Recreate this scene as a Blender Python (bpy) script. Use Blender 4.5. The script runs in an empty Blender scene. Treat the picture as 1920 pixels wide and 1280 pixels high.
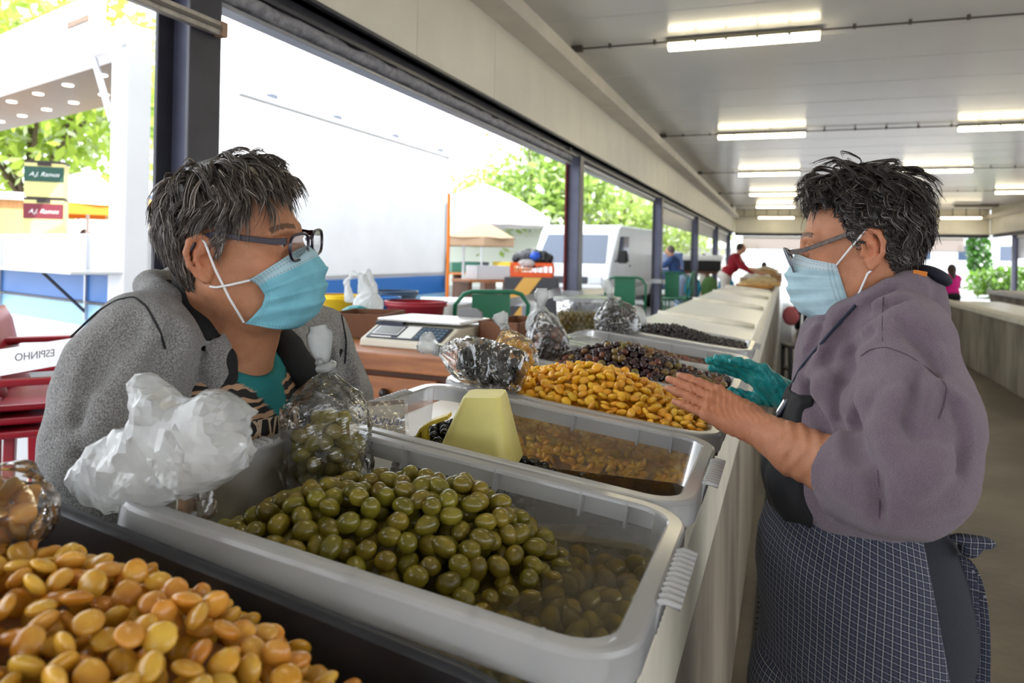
import bpy, bmesh, math, random
import numpy as np
from mathutils import Vector, Matrix, Euler

random.seed(7)
RNG = np.random.default_rng(11)
SC = bpy.context.scene
COL = SC.collection

# ------------------------------------------------------------------ camera
FPX = 1400.0                      # focal length in pixels of the 1920 px wide frame
YAW = math.atan(515 / 1400)
ROLL = 0.02
CAM_H = 1.48
_r = Vector((math.cos(YAW), math.sin(YAW), 0))
_f = Vector((-math.sin(YAW), math.cos(YAW), 0))
_u = Vector((0, 0, 1))
_cx = _r * math.cos(ROLL) + _u * math.sin(ROLL)
_cy = -_r * math.sin(ROLL) + _u * math.cos(ROLL)
cam_data = bpy.data.cameras.new('camera')
cam_data.sensor_width = 36.0
cam_data.lens = 36.0 * FPX / 1920
cam_data.shift_y = -(640 - 480) / 1920
cam_data.clip_start = 0.05
cam_data.clip_end = 400
cam = bpy.data.objects.new('camera', cam_data)
COL.objects.link(cam)
M_ = Matrix((_cx, _cy, -_f)).transposed().to_4x4()
M_.translation = Vector((0, 0, CAM_H))
cam.matrix_world = M_
cam_data.dof.use_dof = True
cam_data.dof.focus_distance = 1.22
cam_data.dof.aperture_fstop = 5.6
SC.camera = cam

# ------------------------------------------------------------------ sky, sun, exposure
SC.view_settings.view_transform = 'Standard'
SC.view_settings.look = 'None'
SC.view_settings.gamma = 1.0
SC.view_settings.use_curve_mapping = False
SC.view_settings.exposure = 0.18
world = bpy.data.worlds.new('sky')
SC.world = world
world.use_nodes = True
bg = world.node_tree.nodes['Background']
bg.inputs['Color'].default_value = (0.90, 0.95, 1.0, 1)
bg.inputs['Strength'].default_value = 4.0
sun_data = bpy.data.lights.new('sun', 'SUN')
sun_data.energy = 7.0
sun_data.angle = math.radians(0.6)
sun_data.color = (1.0, 0.95, 0.87)
sun = bpy.data.objects.new('sun', sun_data)
COL.objects.link(sun)
sun.rotation_euler = Vector((1.0, -0.28, 0.81)).to_track_quat('Z', 'Y').to_euler()
try:
    SC.cycles.max_bounces = 10
    SC.cycles.diffuse_bounces = 4
    SC.cycles.glossy_bounces = 4
    SC.cycles.transmission_bounces = 8
    SC.cycles.transparent_max_bounces = 24
    SC.cycles.sample_clamp_indirect = 6.0
    SC.cycles.caustics_reflective = False
    SC.cycles.caustics_refractive = False
    SC.cycles.use_denoising = True
except Exception:
    pass

# ------------------------------------------------------------------ materials
MATS = {}
def _nodes(name):
    m = bpy.data.materials.new(name)
    m.use_nodes = True
    nt = m.node_tree
    return m, nt, nt.nodes['Principled BSDF']

def S(c):
    """sRGB 0-255 to linear rgba"""
    out = []
    for v in c[:3]:
        v = v / 255
        out.append(v / 12.92 if v <= 0.04045 else ((v + 0.055) / 1.055) ** 2.4)
    return (*out, 1.0)

def mat(name, color, rough=0.6, metal=0.0, var=0.0, vscale=8.0, bump=0.0, bscale=40.0, color2=None, detail=4.0,
        spec=0.5, coat=0.0, sheen=0.0, subsurf=0.0, trans=0.0, emit=None, estr=0.0, objvar=0.0, stretch=None, attr=None):
    if name in MATS:
        return MATS[name]
    m, nt, b = _nodes(name)
    L = nt.links.new
    col = S(color)
    b.inputs['Base Color'].default_value = col
    b.inputs['Roughness'].default_value = rough
    b.inputs['Metallic'].default_value = metal
    b.inputs['Specular IOR Level'].default_value = spec
    b.inputs['Coat Weight'].default_value = coat
    b.inputs['Sheen Weight'].default_value = sheen
    b.inputs['Transmission Weight'].default_value = trans
    if subsurf:
        b.inputs['Subsurface Weight'].default_value = subsurf
        b.inputs['Subsurface Radius'].default_value = (0.012, 0.006, 0.003)
        b.inputs['Subsurface Scale'].default_value = 0.5
    if emit is not None:
        b.inputs['Emission Color'].default_value = S(emit)
        b.inputs['Emission Strength'].default_value = estr
    tc = nt.nodes.new('ShaderNodeTexCoord')
    vec = tc.outputs['Object']
    if stretch:
        mp = nt.nodes.new('ShaderNodeMapping')
        mp.inputs['Scale'].default_value = stretch
        L(vec, mp.inputs['Vector'])
        vec = mp.outputs['Vector']
    out = None
    if attr:
        a = nt.nodes.new('ShaderNodeAttribute')
        a.attribute_name = attr
        out = a.outputs['Color']
    if color2 is not None or var:
        nz = nt.nodes.new('ShaderNodeTexNoise')
        nz.inputs['Scale'].default_value = vscale
        nz.inputs['Detail'].default_value = detail
        L(vec, nz.inputs['Vector'])
        cr = nt.nodes.new('ShaderNodeValToRGB')
        c2 = S(color2) if color2 is not None else tuple(max(0, v * (1 - var)) for v in col[:3]) + (1,)
        c1 = col if color2 is not None else tuple(min(1, v * (1 + var)) for v in col[:3]) + (1,)
        cr.color_ramp.elements[0].position = 0.33
        cr.color_ramp.elements[1].position = 0.67
        cr.color_ramp.elements[0].color = c2
        cr.color_ramp.elements[1].color = c1
        L(nz.outputs['Fac'], cr.inputs['Fac'])
        if out is not None:
            mx = nt.nodes.new('ShaderNodeMix'); mx.data_type = 'RGBA'; mx.blend_type = 'MULTIPLY'
            mx.inputs['Factor'].default_value = 1.0
            L(out, mx.inputs['A']); L(cr.outputs['Color'], mx.inputs['B'])
            out = mx.outputs['Result']
        else:
            out = cr.outputs['Color']
    if objvar:
        oi = nt.nodes.new('ShaderNodeObjectInfo')
        hs = nt.nodes.new('ShaderNodeHueSaturation')
        mr = nt.nodes.new('ShaderNodeMapRange')
        mr.inputs['To Min'].default_value = 1 - objvar
        mr.inputs['To Max'].default_value = 1 + objvar
        L(oi.outputs['Random'], mr.inputs['Value'])
        L(mr.outputs['Result'], hs.inputs['Value'])
        if out is not None:
            L(out, hs.inputs['Color'])
        else:
            hs.inputs['Color'].default_value = col
        out = hs.outputs['Color']
    if out is not None:
        L(out, b.inputs['Base Color'])
    if bump:
        n2 = nt.nodes.new('ShaderNodeTexNoise')
        n2.inputs['Scale'].default_value = bscale
        n2.inputs['Detail'].default_value = 5.0
        L(vec, n2.inputs['Vector'])
        bp = nt.nodes.new('ShaderNodeBump')
        bp.inputs['Strength'].default_value = bump
        bp.inputs['Distance'].default_value = 0.01
        L(n2.outputs['Fac'], bp.inputs['Height'])
        L(bp.outputs['Normal'], b.inputs['Normal'])
    MATS[name] = m
    return m

def mat_film(name, tint, diffuse, opacity, rough=0.12, gloss=1.0, translucent=0.6, var=0.0, vscale=20.0, ior=1.45, bump=0.0, bscale=60.0):
    """thin translucent plastic or liquid: clear + milky scattering + fresnel gloss"""
    if name in MATS:
        return MATS[name]
    m = bpy.data.materials.new(name)
    m.use_nodes = True
    nt = m.node_tree
    for n in list(nt.nodes):
        nt.nodes.remove(n)
    N = nt.nodes.new; L = nt.links.new
    out = N('ShaderNodeOutputMaterial')
    tr = N('ShaderNodeBsdfTransparent'); tr.inputs['Color'].default_value = S(tint)
    df = N('ShaderNodeBsdfDiffuse'); df.inputs['Color'].default_value = S(diffuse)
    tl = N('ShaderNodeBsdfTranslucent'); tl.inputs['Color'].default_value = S(diffuse)
    m1 = N('ShaderNodeMixShader'); m1.inputs['Fac'].default_value = translucent
    L(df.outputs[0], m1.inputs[1]); L(tl.outputs[0], m1.inputs[2])
    m2 = N('ShaderNodeMixShader'); m2.inputs['Fac'].default_value = opacity
    L(tr.outputs[0], m2.inputs[1]); L(m1.outputs[0], m2.inputs[2])
    gl = N('ShaderNodeBsdfGlossy'); gl.inputs['Roughness'].default_value = rough
    fr = N('ShaderNodeFresnel'); fr.inputs['IOR'].default_value = ior
    mu = N('ShaderNodeMath'); mu.operation = 'MULTIPLY'; mu.inputs[1].default_value = gloss
    L(fr.outputs[0], mu.inputs[0])
    m3 = N('ShaderNodeMixShader')
    L(mu.outputs[0], m3.inputs['Fac']); L(m2.outputs[0], m3.inputs[1]); L(gl.outputs[0], m3.inputs[2])
    L(m3.outputs[0], out.inputs['Surface'])
    tc = N('ShaderNodeTexCoord')
    if var:
        nz = N('ShaderNodeTexNoise'); nz.inputs['Scale'].default_value = vscale; nz.inputs['Detail'].default_value = 4
        L(tc.outputs['Object'], nz.inputs['Vector'])
        mr = N('ShaderNodeMapRange')
        mr.inputs['From Min'].default_value = 0.3; mr.inputs['From Max'].default_value = 0.7
        mr.inputs['To Min'].default_value = max(0, opacity - var); mr.inputs['To Max'].default_value = min(1, opacity + var)
        L(nz.outputs['Fac'], mr.inputs['Value']); L(mr.outputs['Result'], m2.inputs['Fac'])
    if bump:
        n2 = N('ShaderNodeTexNoise'); n2.inputs['Scale'].default_value = bscale; n2.inputs['Detail'].default_value = 3
        L(tc.outputs['Object'], n2.inputs['Vector'])
        bp = N('ShaderNodeBump'); bp.inputs['Strength'].default_value = bump; bp.inputs['Distance'].default_value = 0.01
        L(n2.outputs['Fac'], bp.inputs['Height'])
        for s in (gl, df):
            L(bp.outputs['Normal'], s.inputs['Normal'])
        L(bp.outputs['Normal'], fr.inputs['Normal'])
    MATS[name] = m
    return m

# ------------------------------------------------------------------ scene helpers
def link(o, parent=None):
    COL.objects.link(o)
    if parent is not None:
        o.parent = parent
    return o

def tag(o, label=None, cat=None, group=None, kind=None):
    if label: o['label'] = label
    if cat: o['category'] = cat
    if group: o['group'] = group
    if kind: o['kind'] = kind
    return o

def empty(name, loc=(0, 0, 0), rz=0.0, label=None, cat=None, group=None, rot=None):
    o = bpy.data.objects.new(name, None)
    o.empty_display_size = 0.1
    o.location = loc
    o.rotation_euler = rot if rot is not None else (0, 0, rz)
    link(o)
    return tag(o, label, cat, group)

def mesh_obj(name, me, m=None, parent=None, smooth=False, loc=None):
    o = bpy.data.objects.new(name, me)
    if m is not None and len(me.materials) == 0:
        me.materials.append(m)
    if smooth:
        me.polygons.foreach_set('use_smooth', [True] * len(me.polygons))
        me.update()
    if loc is not None:
        o.location = loc
    return link(o, parent)

class MB:
    """collects simple shapes and links them as one mesh object"""
    def __init__(self):
        self.v = []; self.f = []
    def add(self, vs, fs):
        n = len(self.v)
        self.v += [tuple(p) for p in vs]
        self.f += [tuple(i + n for i in q) for q in fs]
        return self
    def box(self, x0, x1, y0, y1, z0, z1, M=None):
        vs = [(x, y, z) for x in (x0, x1) for y in (y0, y1) for z in (z0, z1)]
        if M is not None: vs = [tuple(M @ Vector(p)) for p in vs]
        return self.add(vs, [(0, 1, 3, 2), (4, 6, 7, 5), (0, 4, 5, 1), (2, 3, 7, 6), (0, 2, 6, 4), (1, 5, 7, 3)])
    def tube(self, pts, r, n=8, cap=True, closed=False):
        pts = [Vector(p) for p in pts]
        rs = r if isinstance(r, (list, tuple)) else [r] * len(pts)
        base = len(self.v); k = len(pts)
        prev = None
        for i, p in enumerate(pts):
            if closed:
                d = pts[(i + 1) % k] - pts[i - 1]
            else:
                d = pts[min(i + 1, k - 1)] - pts[max(i - 1, 0)]
            if d.length < 1e-9: d = Vector((0, 0, 1))
            d.normalize()
            if prev is None:
                a = d.orthogonal().normalized()
            else:
                a = prev - d * prev.dot(d)
                a = a.normalized() if a.length > 1e-6 else d.orthogonal().normalized()
            prev = a
            b = d.cross(a)
            for j in range(n):
                t = 2 * math.pi * j / n
                self.v.append(tuple(p + (a * math.cos(t) + b * math.sin(t)) * rs[i]))
        segs = k if closed else k - 1
        for i in range(segs):
            for j in range(n):
                i2 = (i + 1) % k
                self.f.append((base + i * n + j, base + i * n + (j + 1) % n, base + i2 * n + (j + 1) % n, base + i2 * n + j))
        if cap and not closed:
            self.f.append(tuple(base + j for j in range(n))[::-1])
            self.f.append(tuple(base + (k - 1) * n + j for j in range(n)))
        return self
    def lathe(self, prof, n=24, c=(0, 0, 0), axis='z', M=None):
        base = len(self.v)
        for (r, z) in prof:
            for j in range(n):
                t = 2 * math.pi * j / n
                p = Vector((r * math.cos(t), r * math.sin(t), z))
                if M is not None: p = M @ p
                self.v.append((p[0] + c[0], p[1] + c[1], p[2] + c[2]))
        for i in range(len(prof) - 1):
            for j in range(n):
                self.f.append((base + i * n + j, base + i * n + (j + 1) % n, base + (i + 1) * n + (j + 1) % n, base + (i + 1) * n + j))
        return self
    def prism(self, poly, y0, y1, M=None):
        """polygon in xz extruded along y"""
        n = len(poly)
        vs = [(p[0], y0, p[1]) for p in poly] + [(p[0], y1, p[1]) for p in poly]
        if M is not None: vs = [tuple(M @ Vector(p)) for p in vs]
        fs = [tuple(range(n)), tuple(range(2 * n - 1, n - 1, -1))]
        fs += [(i, i + n, (i + 1) % n + n, (i + 1) % n) for i in range(n)]
        return self.add(vs, fs)
    def mesh(self, name='m'):
        me = bpy.data.meshes.new(name)
        me.from_pydata(self.v, [], self.f)
        me.update()
        return me
    def build(self, name, m=None, parent=None, smooth=False, bevel=0.0, loc=None, seg=2, fix=True):
        me = self.mesh(name)
        if fix or bevel:
            bm = bmesh.new(); bm.from_mesh(me)
            bmesh.ops.recalc_face_normals(bm, faces=bm.faces)
            if bevel:
                es = [e for e in bm.edges if len(e.link_faces) == 2 and e.calc_face_angle(0) > 0.5]
                bmesh.ops.bevel(bm, geom=es, offset=bevel, segments=seg, affect='EDGES', profile=0.5, clamp_overlap=True)
            bm.to_mesh(me); bm.free()
        o = mesh_obj(name, me, m, parent, smooth, loc)
        return o

def copy_tree(o, parent=None):
    c = o.copy()
    COL.objects.link(c)
    c.parent = parent
    for ch in o.children:
        copy_tree(ch, c)
    return c

def shade_auto(o, ang=0.6):
    me = o.data
    me.polygons.foreach_set('use_smooth', [True] * len(me.polygons))
    bm = bmesh.new(); bm.from_mesh(me)
    for e in bm.edges:
        e.smooth = not (len(e.link_faces) == 2 and e.calc_face_angle(0) > ang)
    bm.to_mesh(me); bm.free()
    return o

# ------------------------------------------------------------------ implicit surfaces (for people, bags, cloth)
def axis_grid(segs):
    """segs: list of (from, to, step) in increasing order -> coordinates"""
    out = []
    for a, b, s in segs:
        n = max(1, int(round((b - a) / s)))
        out += list(np.linspace(a, b, n, endpoint=False))
    out.append(segs[-1][1])
    return np.array(out, dtype=np.float32)

class Field:
    def __init__(self, xs, ys, zs):
        self.xs, self.ys, self.zs = xs, ys, zs
        self.F = np.full((len(xs), len(ys), len(zs)), 1.0, np.float32)
    def _sub(self, lo, hi):
        s = []
        for ax, l, h in zip((self.xs, self.ys, self.zs), lo, hi):
            a = max(0, np.searchsorted(ax, l) - 1); b = min(len(ax), np.searchsorted(ax, h) + 1)
            if b <= a: return None
            s.append(slice(a, b))
        return tuple(s)
    def _pts(self, s):
        return self.xs[s[0]][:, None, None], self.ys[s[1]][None, :, None], self.zs[s[2]][None, None, :]
    def _put(self, s, d, k, op):
        A = self.F[s]
        if op == 'add':
            r = np.minimum(A, d)
            if k > 0:
                h = np.maximum(k - np.abs(A - d), 0) / k
                r = r - h * h * k * 0.25
        elif op == 'sub':
            r = np.maximum(A, -d)
            if k > 0:
                h = np.maximum(k - np.abs(A + d), 0) / k
                r = r + h * h * k * 0.25
        elif op == 'and':
            r = np.maximum(A, d)
        self.F[s] = r
    def ell(self, c, r, k=0.01, R=None, op='add', pad=0.03):
        c = np.asarray(c, float); r = np.asarray(r, float)
        if r.ndim == 0: r = np.array([float(r)] * 3)
        ext = r.max() if R is not None else r
        s = self._sub(c - ext - pad - k, c + ext + pad + k)
        if s is None: return self
        X, Y, Z = self._pts(s)
        x, y, z = X - c[0], Y - c[1], Z - c[2]
        if R is not None:
            R = np.asarray(R, float)      # columns = local axes
            x, y, z = (R[0, 0] * x + R[1, 0] * y + R[2, 0] * z, R[0, 1] * x + R[1, 1] * y + R[2, 1] * z, R[0, 2] * x + R[1, 2] * y + R[2, 2] * z)
        k0 = np.sqrt((x / r[0]) ** 2 + (y / r[1]) ** 2 + (z / r[2]) ** 2)
        k1 = np.sqrt((x / r[0] ** 2) ** 2 + (y / r[1] ** 2) ** 2 + (z / r[2] ** 2) ** 2)
        d = (k0 * (k0 - 1) / np.maximum(k1, 1e-9)).astype(np.float32)
        self._put(s, d, k, op)
        return self
    def cap(self, a, b, ra, rb=None, k=0.01, op='add', pad=0.03):
        rb = ra if rb is None else rb
        a = np.asarray(a, float); b = np.asarray(b, float)
        m = max(ra, rb) + pad + k
        s = self._sub(np.minimum(a, b) - m, np.maximum(a, b) + m)
        if s is None: return self
        X, Y, Z = self._pts(s)
        ab = b - a; L2 = max(ab @ ab, 1e-12)
        h = np.clip(((X - a[0]) * ab[0] + (Y - a[1]) * ab[1] + (Z - a[2]) * ab[2]) / L2, 0, 1)
        d = np.sqrt((X - a[0] - h * ab[0]) ** 2 + (Y - a[1] - h * ab[1]) ** 2 + (Z - a[2] - h * ab[2]) ** 2) - (ra + (rb - ra) * h)
        self._put(s, d.astype(np.float32), k, op)
        return self
    def chain(self, pts, rs, k=0.01, op='add'):
        if not isinstance(rs, (list, tuple)): rs = [rs] * len(pts)
        for i in range(len(pts) - 1):
            self.cap(pts[i], pts[i + 1], rs[i], rs[i + 1], k, op)
        return self
    def box(self, c, h, rad, k=0.01, R=None, op='add', pad=0.03):
        c = np.asarray(c, float); h = np.asarray(h, float)
        ext = np.linalg.norm(h) if R is not None else h
        s = self._sub(c - ext - rad - pad - k, c + ext + rad + pad + k)
        if s is None: return self
        X, Y, Z = self._pts(s)
        x, y, z = X - c[0], Y - c[1], Z - c[2]
        if R is not None:
            R = np.asarray(R, float)
            x, y, z = (R[0, 0] * x + R[1, 0] * y + R[2, 0] * z, R[0, 1] * x + R[1, 1] * y + R[2, 1] * z, R[0, 2] * x + R[1, 2] * y + R[2, 2] * z)
        qx, qy, qz = np.abs(x) - h[0] + rad, np.abs(y) - h[1] + rad, np.abs(z) - h[2] + rad
        d = np.sqrt(np.maximum(qx, 0) ** 2 + np.maximum(qy, 0) ** 2 + np.maximum(qz, 0) ** 2) + np.minimum(np.maximum(qx, np.maximum(qy, qz)), 0) - rad
        self._put(s, d.astype(np.float32), k, op)
        return self
    def half(self, p, n, op='and'):
        """keep the side the normal n points away from"""
        p = np.asarray(p, float); n = np.asarray(n, float); n = n / np.linalg.norm(n)
        X, Y, Z = self.xs[:, None, None], self.ys[None, :, None], self.zs[None, None, :]
        d = ((X - p[0]) * n[0] + (Y - p[1]) * n[1] + (Z - p[2]) * n[2]).astype(np.float32)
        self.F = np.maximum(self.F, d)
        return self
    def disp(self, fn, lo=None, hi=None):
        s = self._sub(lo, hi) if lo is not None else (slice(None),) * 3
        X, Y, Z = self._pts(s)
        self.F[s] += fn(X, Y, Z).astype(np.float32)
        return self
    def mesh(self, name, origin=(0, 0, 0), smooth_iter=1):
        F = self.F.copy()
        for ax in range(3):                      # close at the borders
            sl = [slice(None)] * 3
            for e in (0, -1):
                sl[ax] = e
                F[tuple(sl)] = np.maximum(F[tuple(sl)], 1e-4)
        F = np.where(np.abs(F) < 1e-6, 1e-6, F)
        ins = F < 0
        nx, ny, nz = F.shape
        cnt = np.zeros((nx - 1, ny - 1, nz - 1), np.int8)
        for dx in (0, 1):
            for dy in (0, 1):
                for dz in (0, 1):
                    cnt += ins[dx:nx - 1 + dx, dy:ny - 1 + dy, dz:nz - 1 + dz]
        I, J, K = np.nonzero((cnt > 0) & (cnt < 8))
        n = len(I)
        idx = np.full((nx - 1, ny - 1, nz - 1), -1, np.int32)
        idx[I, J, K] = np.arange(n)
        P = np.zeros((n, 3)); W = np.zeros(n)
        corners = [(a, b, c) for a in (0, 1) for b in (0, 1) for c in (0, 1)]
        val = {c: F[I + c[0], J + c[1], K + c[2]] for c in corners}
        pos = {c: np.stack([self.xs[I + c[0]], self.ys[J + c[1]], self.zs[K + c[2]]], 1).astype(float) for c in corners}
        for c in corners:
            for ax in range(3):
                if c[ax] == 0:
                    e = list(c); e[ax] = 1; e = tuple(e)
                    va, vb = val[c], val[e]
                    mk = (va < 0) != (vb < 0)
                    t = np.where(mk, va / np.where(mk, va - vb, 1), 0)
                    P[mk] += (pos[c] + (pos[e] - pos[c]) * t[:, None])[mk]
                    W[mk] += 1
        P /= W[:, None]
        quads = []
        # edges along each axis
        a = ins[:-1, 1:-1, 1:-1]; b = ins[1:, 1:-1, 1:-1]
        i, j, k = np.nonzero(a != b); fl = a[i, j, k]; j = j + 1; k = k + 1
        q = np.stack([idx[i, j - 1, k - 1], idx[i, j, k - 1], idx[i, j, k], idx[i, j - 1, k]], 1)
        quads.append(np.where(fl[:, None], q, q[:, ::-1]))
        a = ins[1:-1, :-1, 1:-1]; b = ins[1:-1, 1:, 1:-1]
        i, j, k = np.nonzero(a != b); fl = a[i, j, k]; i = i + 1; k = k + 1
        q = np.stack([idx[i - 1, j, k - 1], idx[i - 1, j, k], idx[i, j, k], idx[i, j, k - 1]], 1)
        quads.append(np.where(fl[:, None], q, q[:, ::-1]))
        a = ins[1:-1, 1:-1, :-1]; b = ins[1:-1, 1:-1, 1:]
        i, j, k = np.nonzero(a != b); fl = a[i, j, k]; i = i + 1; j = j + 1
        q = np.stack([idx[i - 1, j - 1, k], idx[i, j - 1, k], idx[i, j, k], idx[i - 1, j, k]], 1)
        quads.append(np.where(fl[:, None], q, q[:, ::-1]))
        Q = np.concatenate(quads)
        Q = Q[(Q >= 0).all(1)]
        for _ in range(smooth_iter):             # light laplacian
            src = np.concatenate([Q[:, [0, 1, 2, 3]].ravel(), Q[:, [1, 2, 3, 0]].ravel()])
            dst = np.concatenate([Q[:, [1, 2, 3, 0]].ravel(), Q[:, [0, 1, 2, 3]].ravel()])
            w = np.bincount(src, minlength=n)
            acc = np.stack([np.bincount(src, weights=P[dst, c], minlength=n) for c in range(3)], 1)
            ok = w > 0
            P[ok] = 0.5 * P[ok] + 0.5 * acc[ok] / w[ok][:, None]
        P = P - np.asarray(origin, float)
        me = bpy.data.meshes.new(name)
        me.vertices.add(len(P)); me.vertices.foreach_set('co', P.astype(np.float32).ravel())
        me.loops.add(len(Q) * 4); me.loops.foreach_set('vertex_index', Q.astype(np.int32).ravel())
        me.polygons.add(len(Q))
        me.polygons.foreach_set('loop_start', np.arange(0, len(Q) * 4, 4, dtype=np.int32))
        me.polygons.foreach_set('use_smooth', np.ones(len(Q), bool))
        me.update(calc_edges=True)
        return me
    def sample(self, p):
        """nearest-cell value of the field at points p (n,3)"""
        p = np.atleast_2d(p)
        out = []
        ii = []
        for ax, c in zip((self.xs, self.ys, self.zs), p.T):
            i = np.clip(np.searchsorted(ax, c), 1, len(ax) - 1)
            ii.append(np.where(np.abs(ax[i - 1] - c) < np.abs(ax[i] - c), i - 1, i))
        return self.F[ii[0], ii[1], ii[2]]

def rot_axes(f, u):
    """rotation matrix whose columns are forward, left, up"""
    f = Vector(f).normalized(); u = Vector(u)
    l = u.cross(f).normalized(); u = f.cross(l)
    return np.array([[f[i], l[i], u[i]] for i in range(3)])

def pixel_ray(px, py):
    a, b = px - 960.0, 480.0 - py
    a, b = a * math.cos(ROLL) - b * math.sin(ROLL), a * math.sin(ROLL) + b * math.cos(ROLL)
    d = _r * (a / FPX) + _f + _u * (b / FPX)
    return np.array(d)
CAM_O = np.array((0, 0, CAM_H))
def on_field(fld, px, py, t0=0.4, t1=3.0, lift=0.0015):
    """point where the ray from the lens first meets an implicit surface"""
    d = pixel_ray(px, py)
    ts = np.arange(t0, t1, 0.0015)
    p = CAM_O + ts[:, None] * d
    lo = np.array([fld.xs[0], fld.ys[0], fld.zs[0]]); hi = np.array([fld.xs[-1], fld.ys[-1], fld.zs[-1]])
    okk = ((p > lo) & (p < hi)).all(1)
    v = np.where(okk, fld.sample(p), 1.0)
    k = np.nonzero(v < 0)[0]
    if len(k) == 0: return None
    return p[k[0]] - d / np.linalg.norm(d) * lift
def seam(fld, pix, r, m, parent, name='seam', origin=(0, 0, 0), n=6, dense=6):
    pts = []
    for (x0, y0), (x1, y1) in zip(pix[:-1], pix[1:]):
        for i in range(dense):
            q = on_field(fld, x0 + (x1 - x0) * i / dense, y0 + (y1 - y0) * i / dense)
            if q is not None: pts.append(q)
    if len(pts) < 3: return None
    P = np.array(pts)
    for _ in range(2):
        P[1:-1] = 0.5 * P[1:-1] + 0.25 * (P[:-2] + P[2:])
    return MB().tube([Vector(p - np.asarray(origin)) for p in P], r, n).build(name, m, parent, smooth=True)

def at_z(px, py, z):
    d = pixel_ray(px, py); return Vector(CAM_O + d * (z - CAM_H) / d[2])
def at_y(px, py, y):
    d = pixel_ray(px, py); return Vector(CAM_O + d * y / d[1])
def at_x(px, py, x):
    d = pixel_ray(px, py); return Vector(CAM_O + d * x / d[0])
def at_t(px, py, t):
    return Vector(CAM_O + pixel_ray(px, py) * t)
# ------------------------------------------------------------------ the hall
Y0, Y1 = -7.0, 31.4            # length of the hall
XL, XR = -2.0, 6.9             # inner faces of the long sides
ZB, ZC = 2.485, 3.50           # underside of the edge beams, ceiling
PILLAR_Y = [-3.2, 2.08, 7.2, 12.35, 17.65, 22.95, 28.2]

m_floor = mat('worn_concrete_floor', (104, 94, 80), 0.42, var=0.35, vscale=1.6, bump=0.25, bscale=18, detail=8)
m_ground = mat('asphalt', (150, 150, 152), 0.9, var=0.18, vscale=1.2, bump=0.3, bscale=60, detail=8)
m_ceil = mat('glossy_ceiling_paint', (228, 227, 224), 0.22, var=0.03, vscale=1.0, bump=0.03, bscale=3)
m_roof = mat('roof_sheet', (150, 150, 150), 0.6)
m_cream = mat('cream_fascia_paint', (226, 222, 208), 0.45, var=0.05, vscale=2.0, bump=0.04, bscale=6, detail=6)
m_steel = mat('dark_steel_paint', (58, 58, 66), 0.38, metal=0.2, var=0.18, vscale=6, bump=0.06, bscale=30)
m_steel_in = mat('blue_grey_steel_paint', (92, 94, 116), 0.4, metal=0.2, var=0.12, vscale=6)
m_rust = mat('rusty_red_primer', (112, 44, 44), 0.7, var=0.25, vscale=12)
m_beige = mat('beige_gutter_paint', (206, 198, 184), 0.5, var=0.07, vscale=3)

fl = MB().box(-1.06, XR + 0.4, Y0 - 0.3, Y1 + 0.3, -0.12, 0.0).build('floor', m_floor)
tag(fl, 'worn brown concrete floor of the market aisle', kind='structure')
gr = MB().box(-90, 70, -60, 120, -0.30, -0.12 + 0.005).build('ground', m_ground)
tag(gr, 'pale asphalt ground outside the market hall', kind='structure')
ZG = 0.36                      # the customers' side and the street lie higher
g2 = MB().box(-90, -1.06, -60, 120, -0.12, ZG).build('floor_customers', m_ground)
tag(g2, 'raised grey paving on the customers side running out to the street', kind='structure')

ceil = MB().box(XL - 1.25, XR + 1.2, Y0 - 1.0, Y1 + 1.0, ZC + 0.05, ZC + 0.2).build('ceiling', m_roof)
tag(ceil, 'white metal panelled ceiling of the market hall', kind='structure')
pan = None
ny = int((Y1 - Y0) / 1.0)
for i in range(ny):
    y = Y0 + i * (Y1 - Y0) / ny
    w = (Y1 - Y0) / ny
    if pan is None:
        pan = MB().box(XL - 0.05, XR + 0.05, 0.006, w - 0.006, -0.05, 0.0).build('ceiling_panel', m_ceil, ceil, bevel=0.006)
        o = pan
    else:
        o = pan.copy(); COL.objects.link(o)
    o.parent = ceil
    o.location = (0, y, ZC + 0.05)

def fascia(name, axis, pos, a0, a1, inward, label, step=1.18):
    """long side: dark edge beam, cream panels above it, boxed gutter on top"""
    root = MB()
    s = inward
    def bx(mb, u0, u1, n0, n1, z0, z1):
        lo, hi = min(n0, n1), max(n0, n1)
        if axis == 'y': mb.box(lo, hi, u0, u1, z0, z1)
        else: mb.box(u0, u1, lo, hi, z0, z1)
    bx(root, a0, a1, pos - s * 0.12, pos - s * 0.02, ZB + 0.1, ZC + 0.05)
    w = root.build(name, m_cream)
    tag(w, label, kind='structure')
    b = MB(); bx(b, a0, a1, pos - s * 0.15, pos + s * 0.015, ZB, ZB + 0.018); bx(b, a0, a1, pos - s * 0.09, pos - s * 0.07, ZB + 0.018, ZB + 0.115)
    bx(b, a0, a1, pos - s * 0.15, pos + s * 0.012, ZB + 0.1, ZB + 0.118)
    b.build('edge_beam', m_steel, w)
    n = int((a1 - a0) / step)
    proto = None
    for i in range(n):
        u = a0 + i * (a1 - a0) / n; ww = (a1 - a0) / n
        if proto is None:
            mb = MB(); bx(mb, 0.003, ww - 0.003, pos - s * 0.02, pos, ZB + 0.118, 3.19); proto = mb.build('fascia_panel', m_cream, w, bevel=0.003); o = proto
        else:
            o = proto.copy(); COL.objects.link(o); o.parent = w
        o.location = (0, u, 0) if axis == 'y' else (u, 0, 0)
    g = MB(); bx(g, a0, a1, pos - s * 0.02, pos + s * 0.22, 3.166, 3.29)
    g.build('gutter_box', m_beige, w, bevel=0.008)
    return w
fascia('wall_left', 'y', XL, Y0, Y1, 1, 'cream panelled fascia above the open left side')
fascia('wall_right', 'y', XR, Y0, Y1, -1, 'cream panelled fascia above the open right side')
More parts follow.
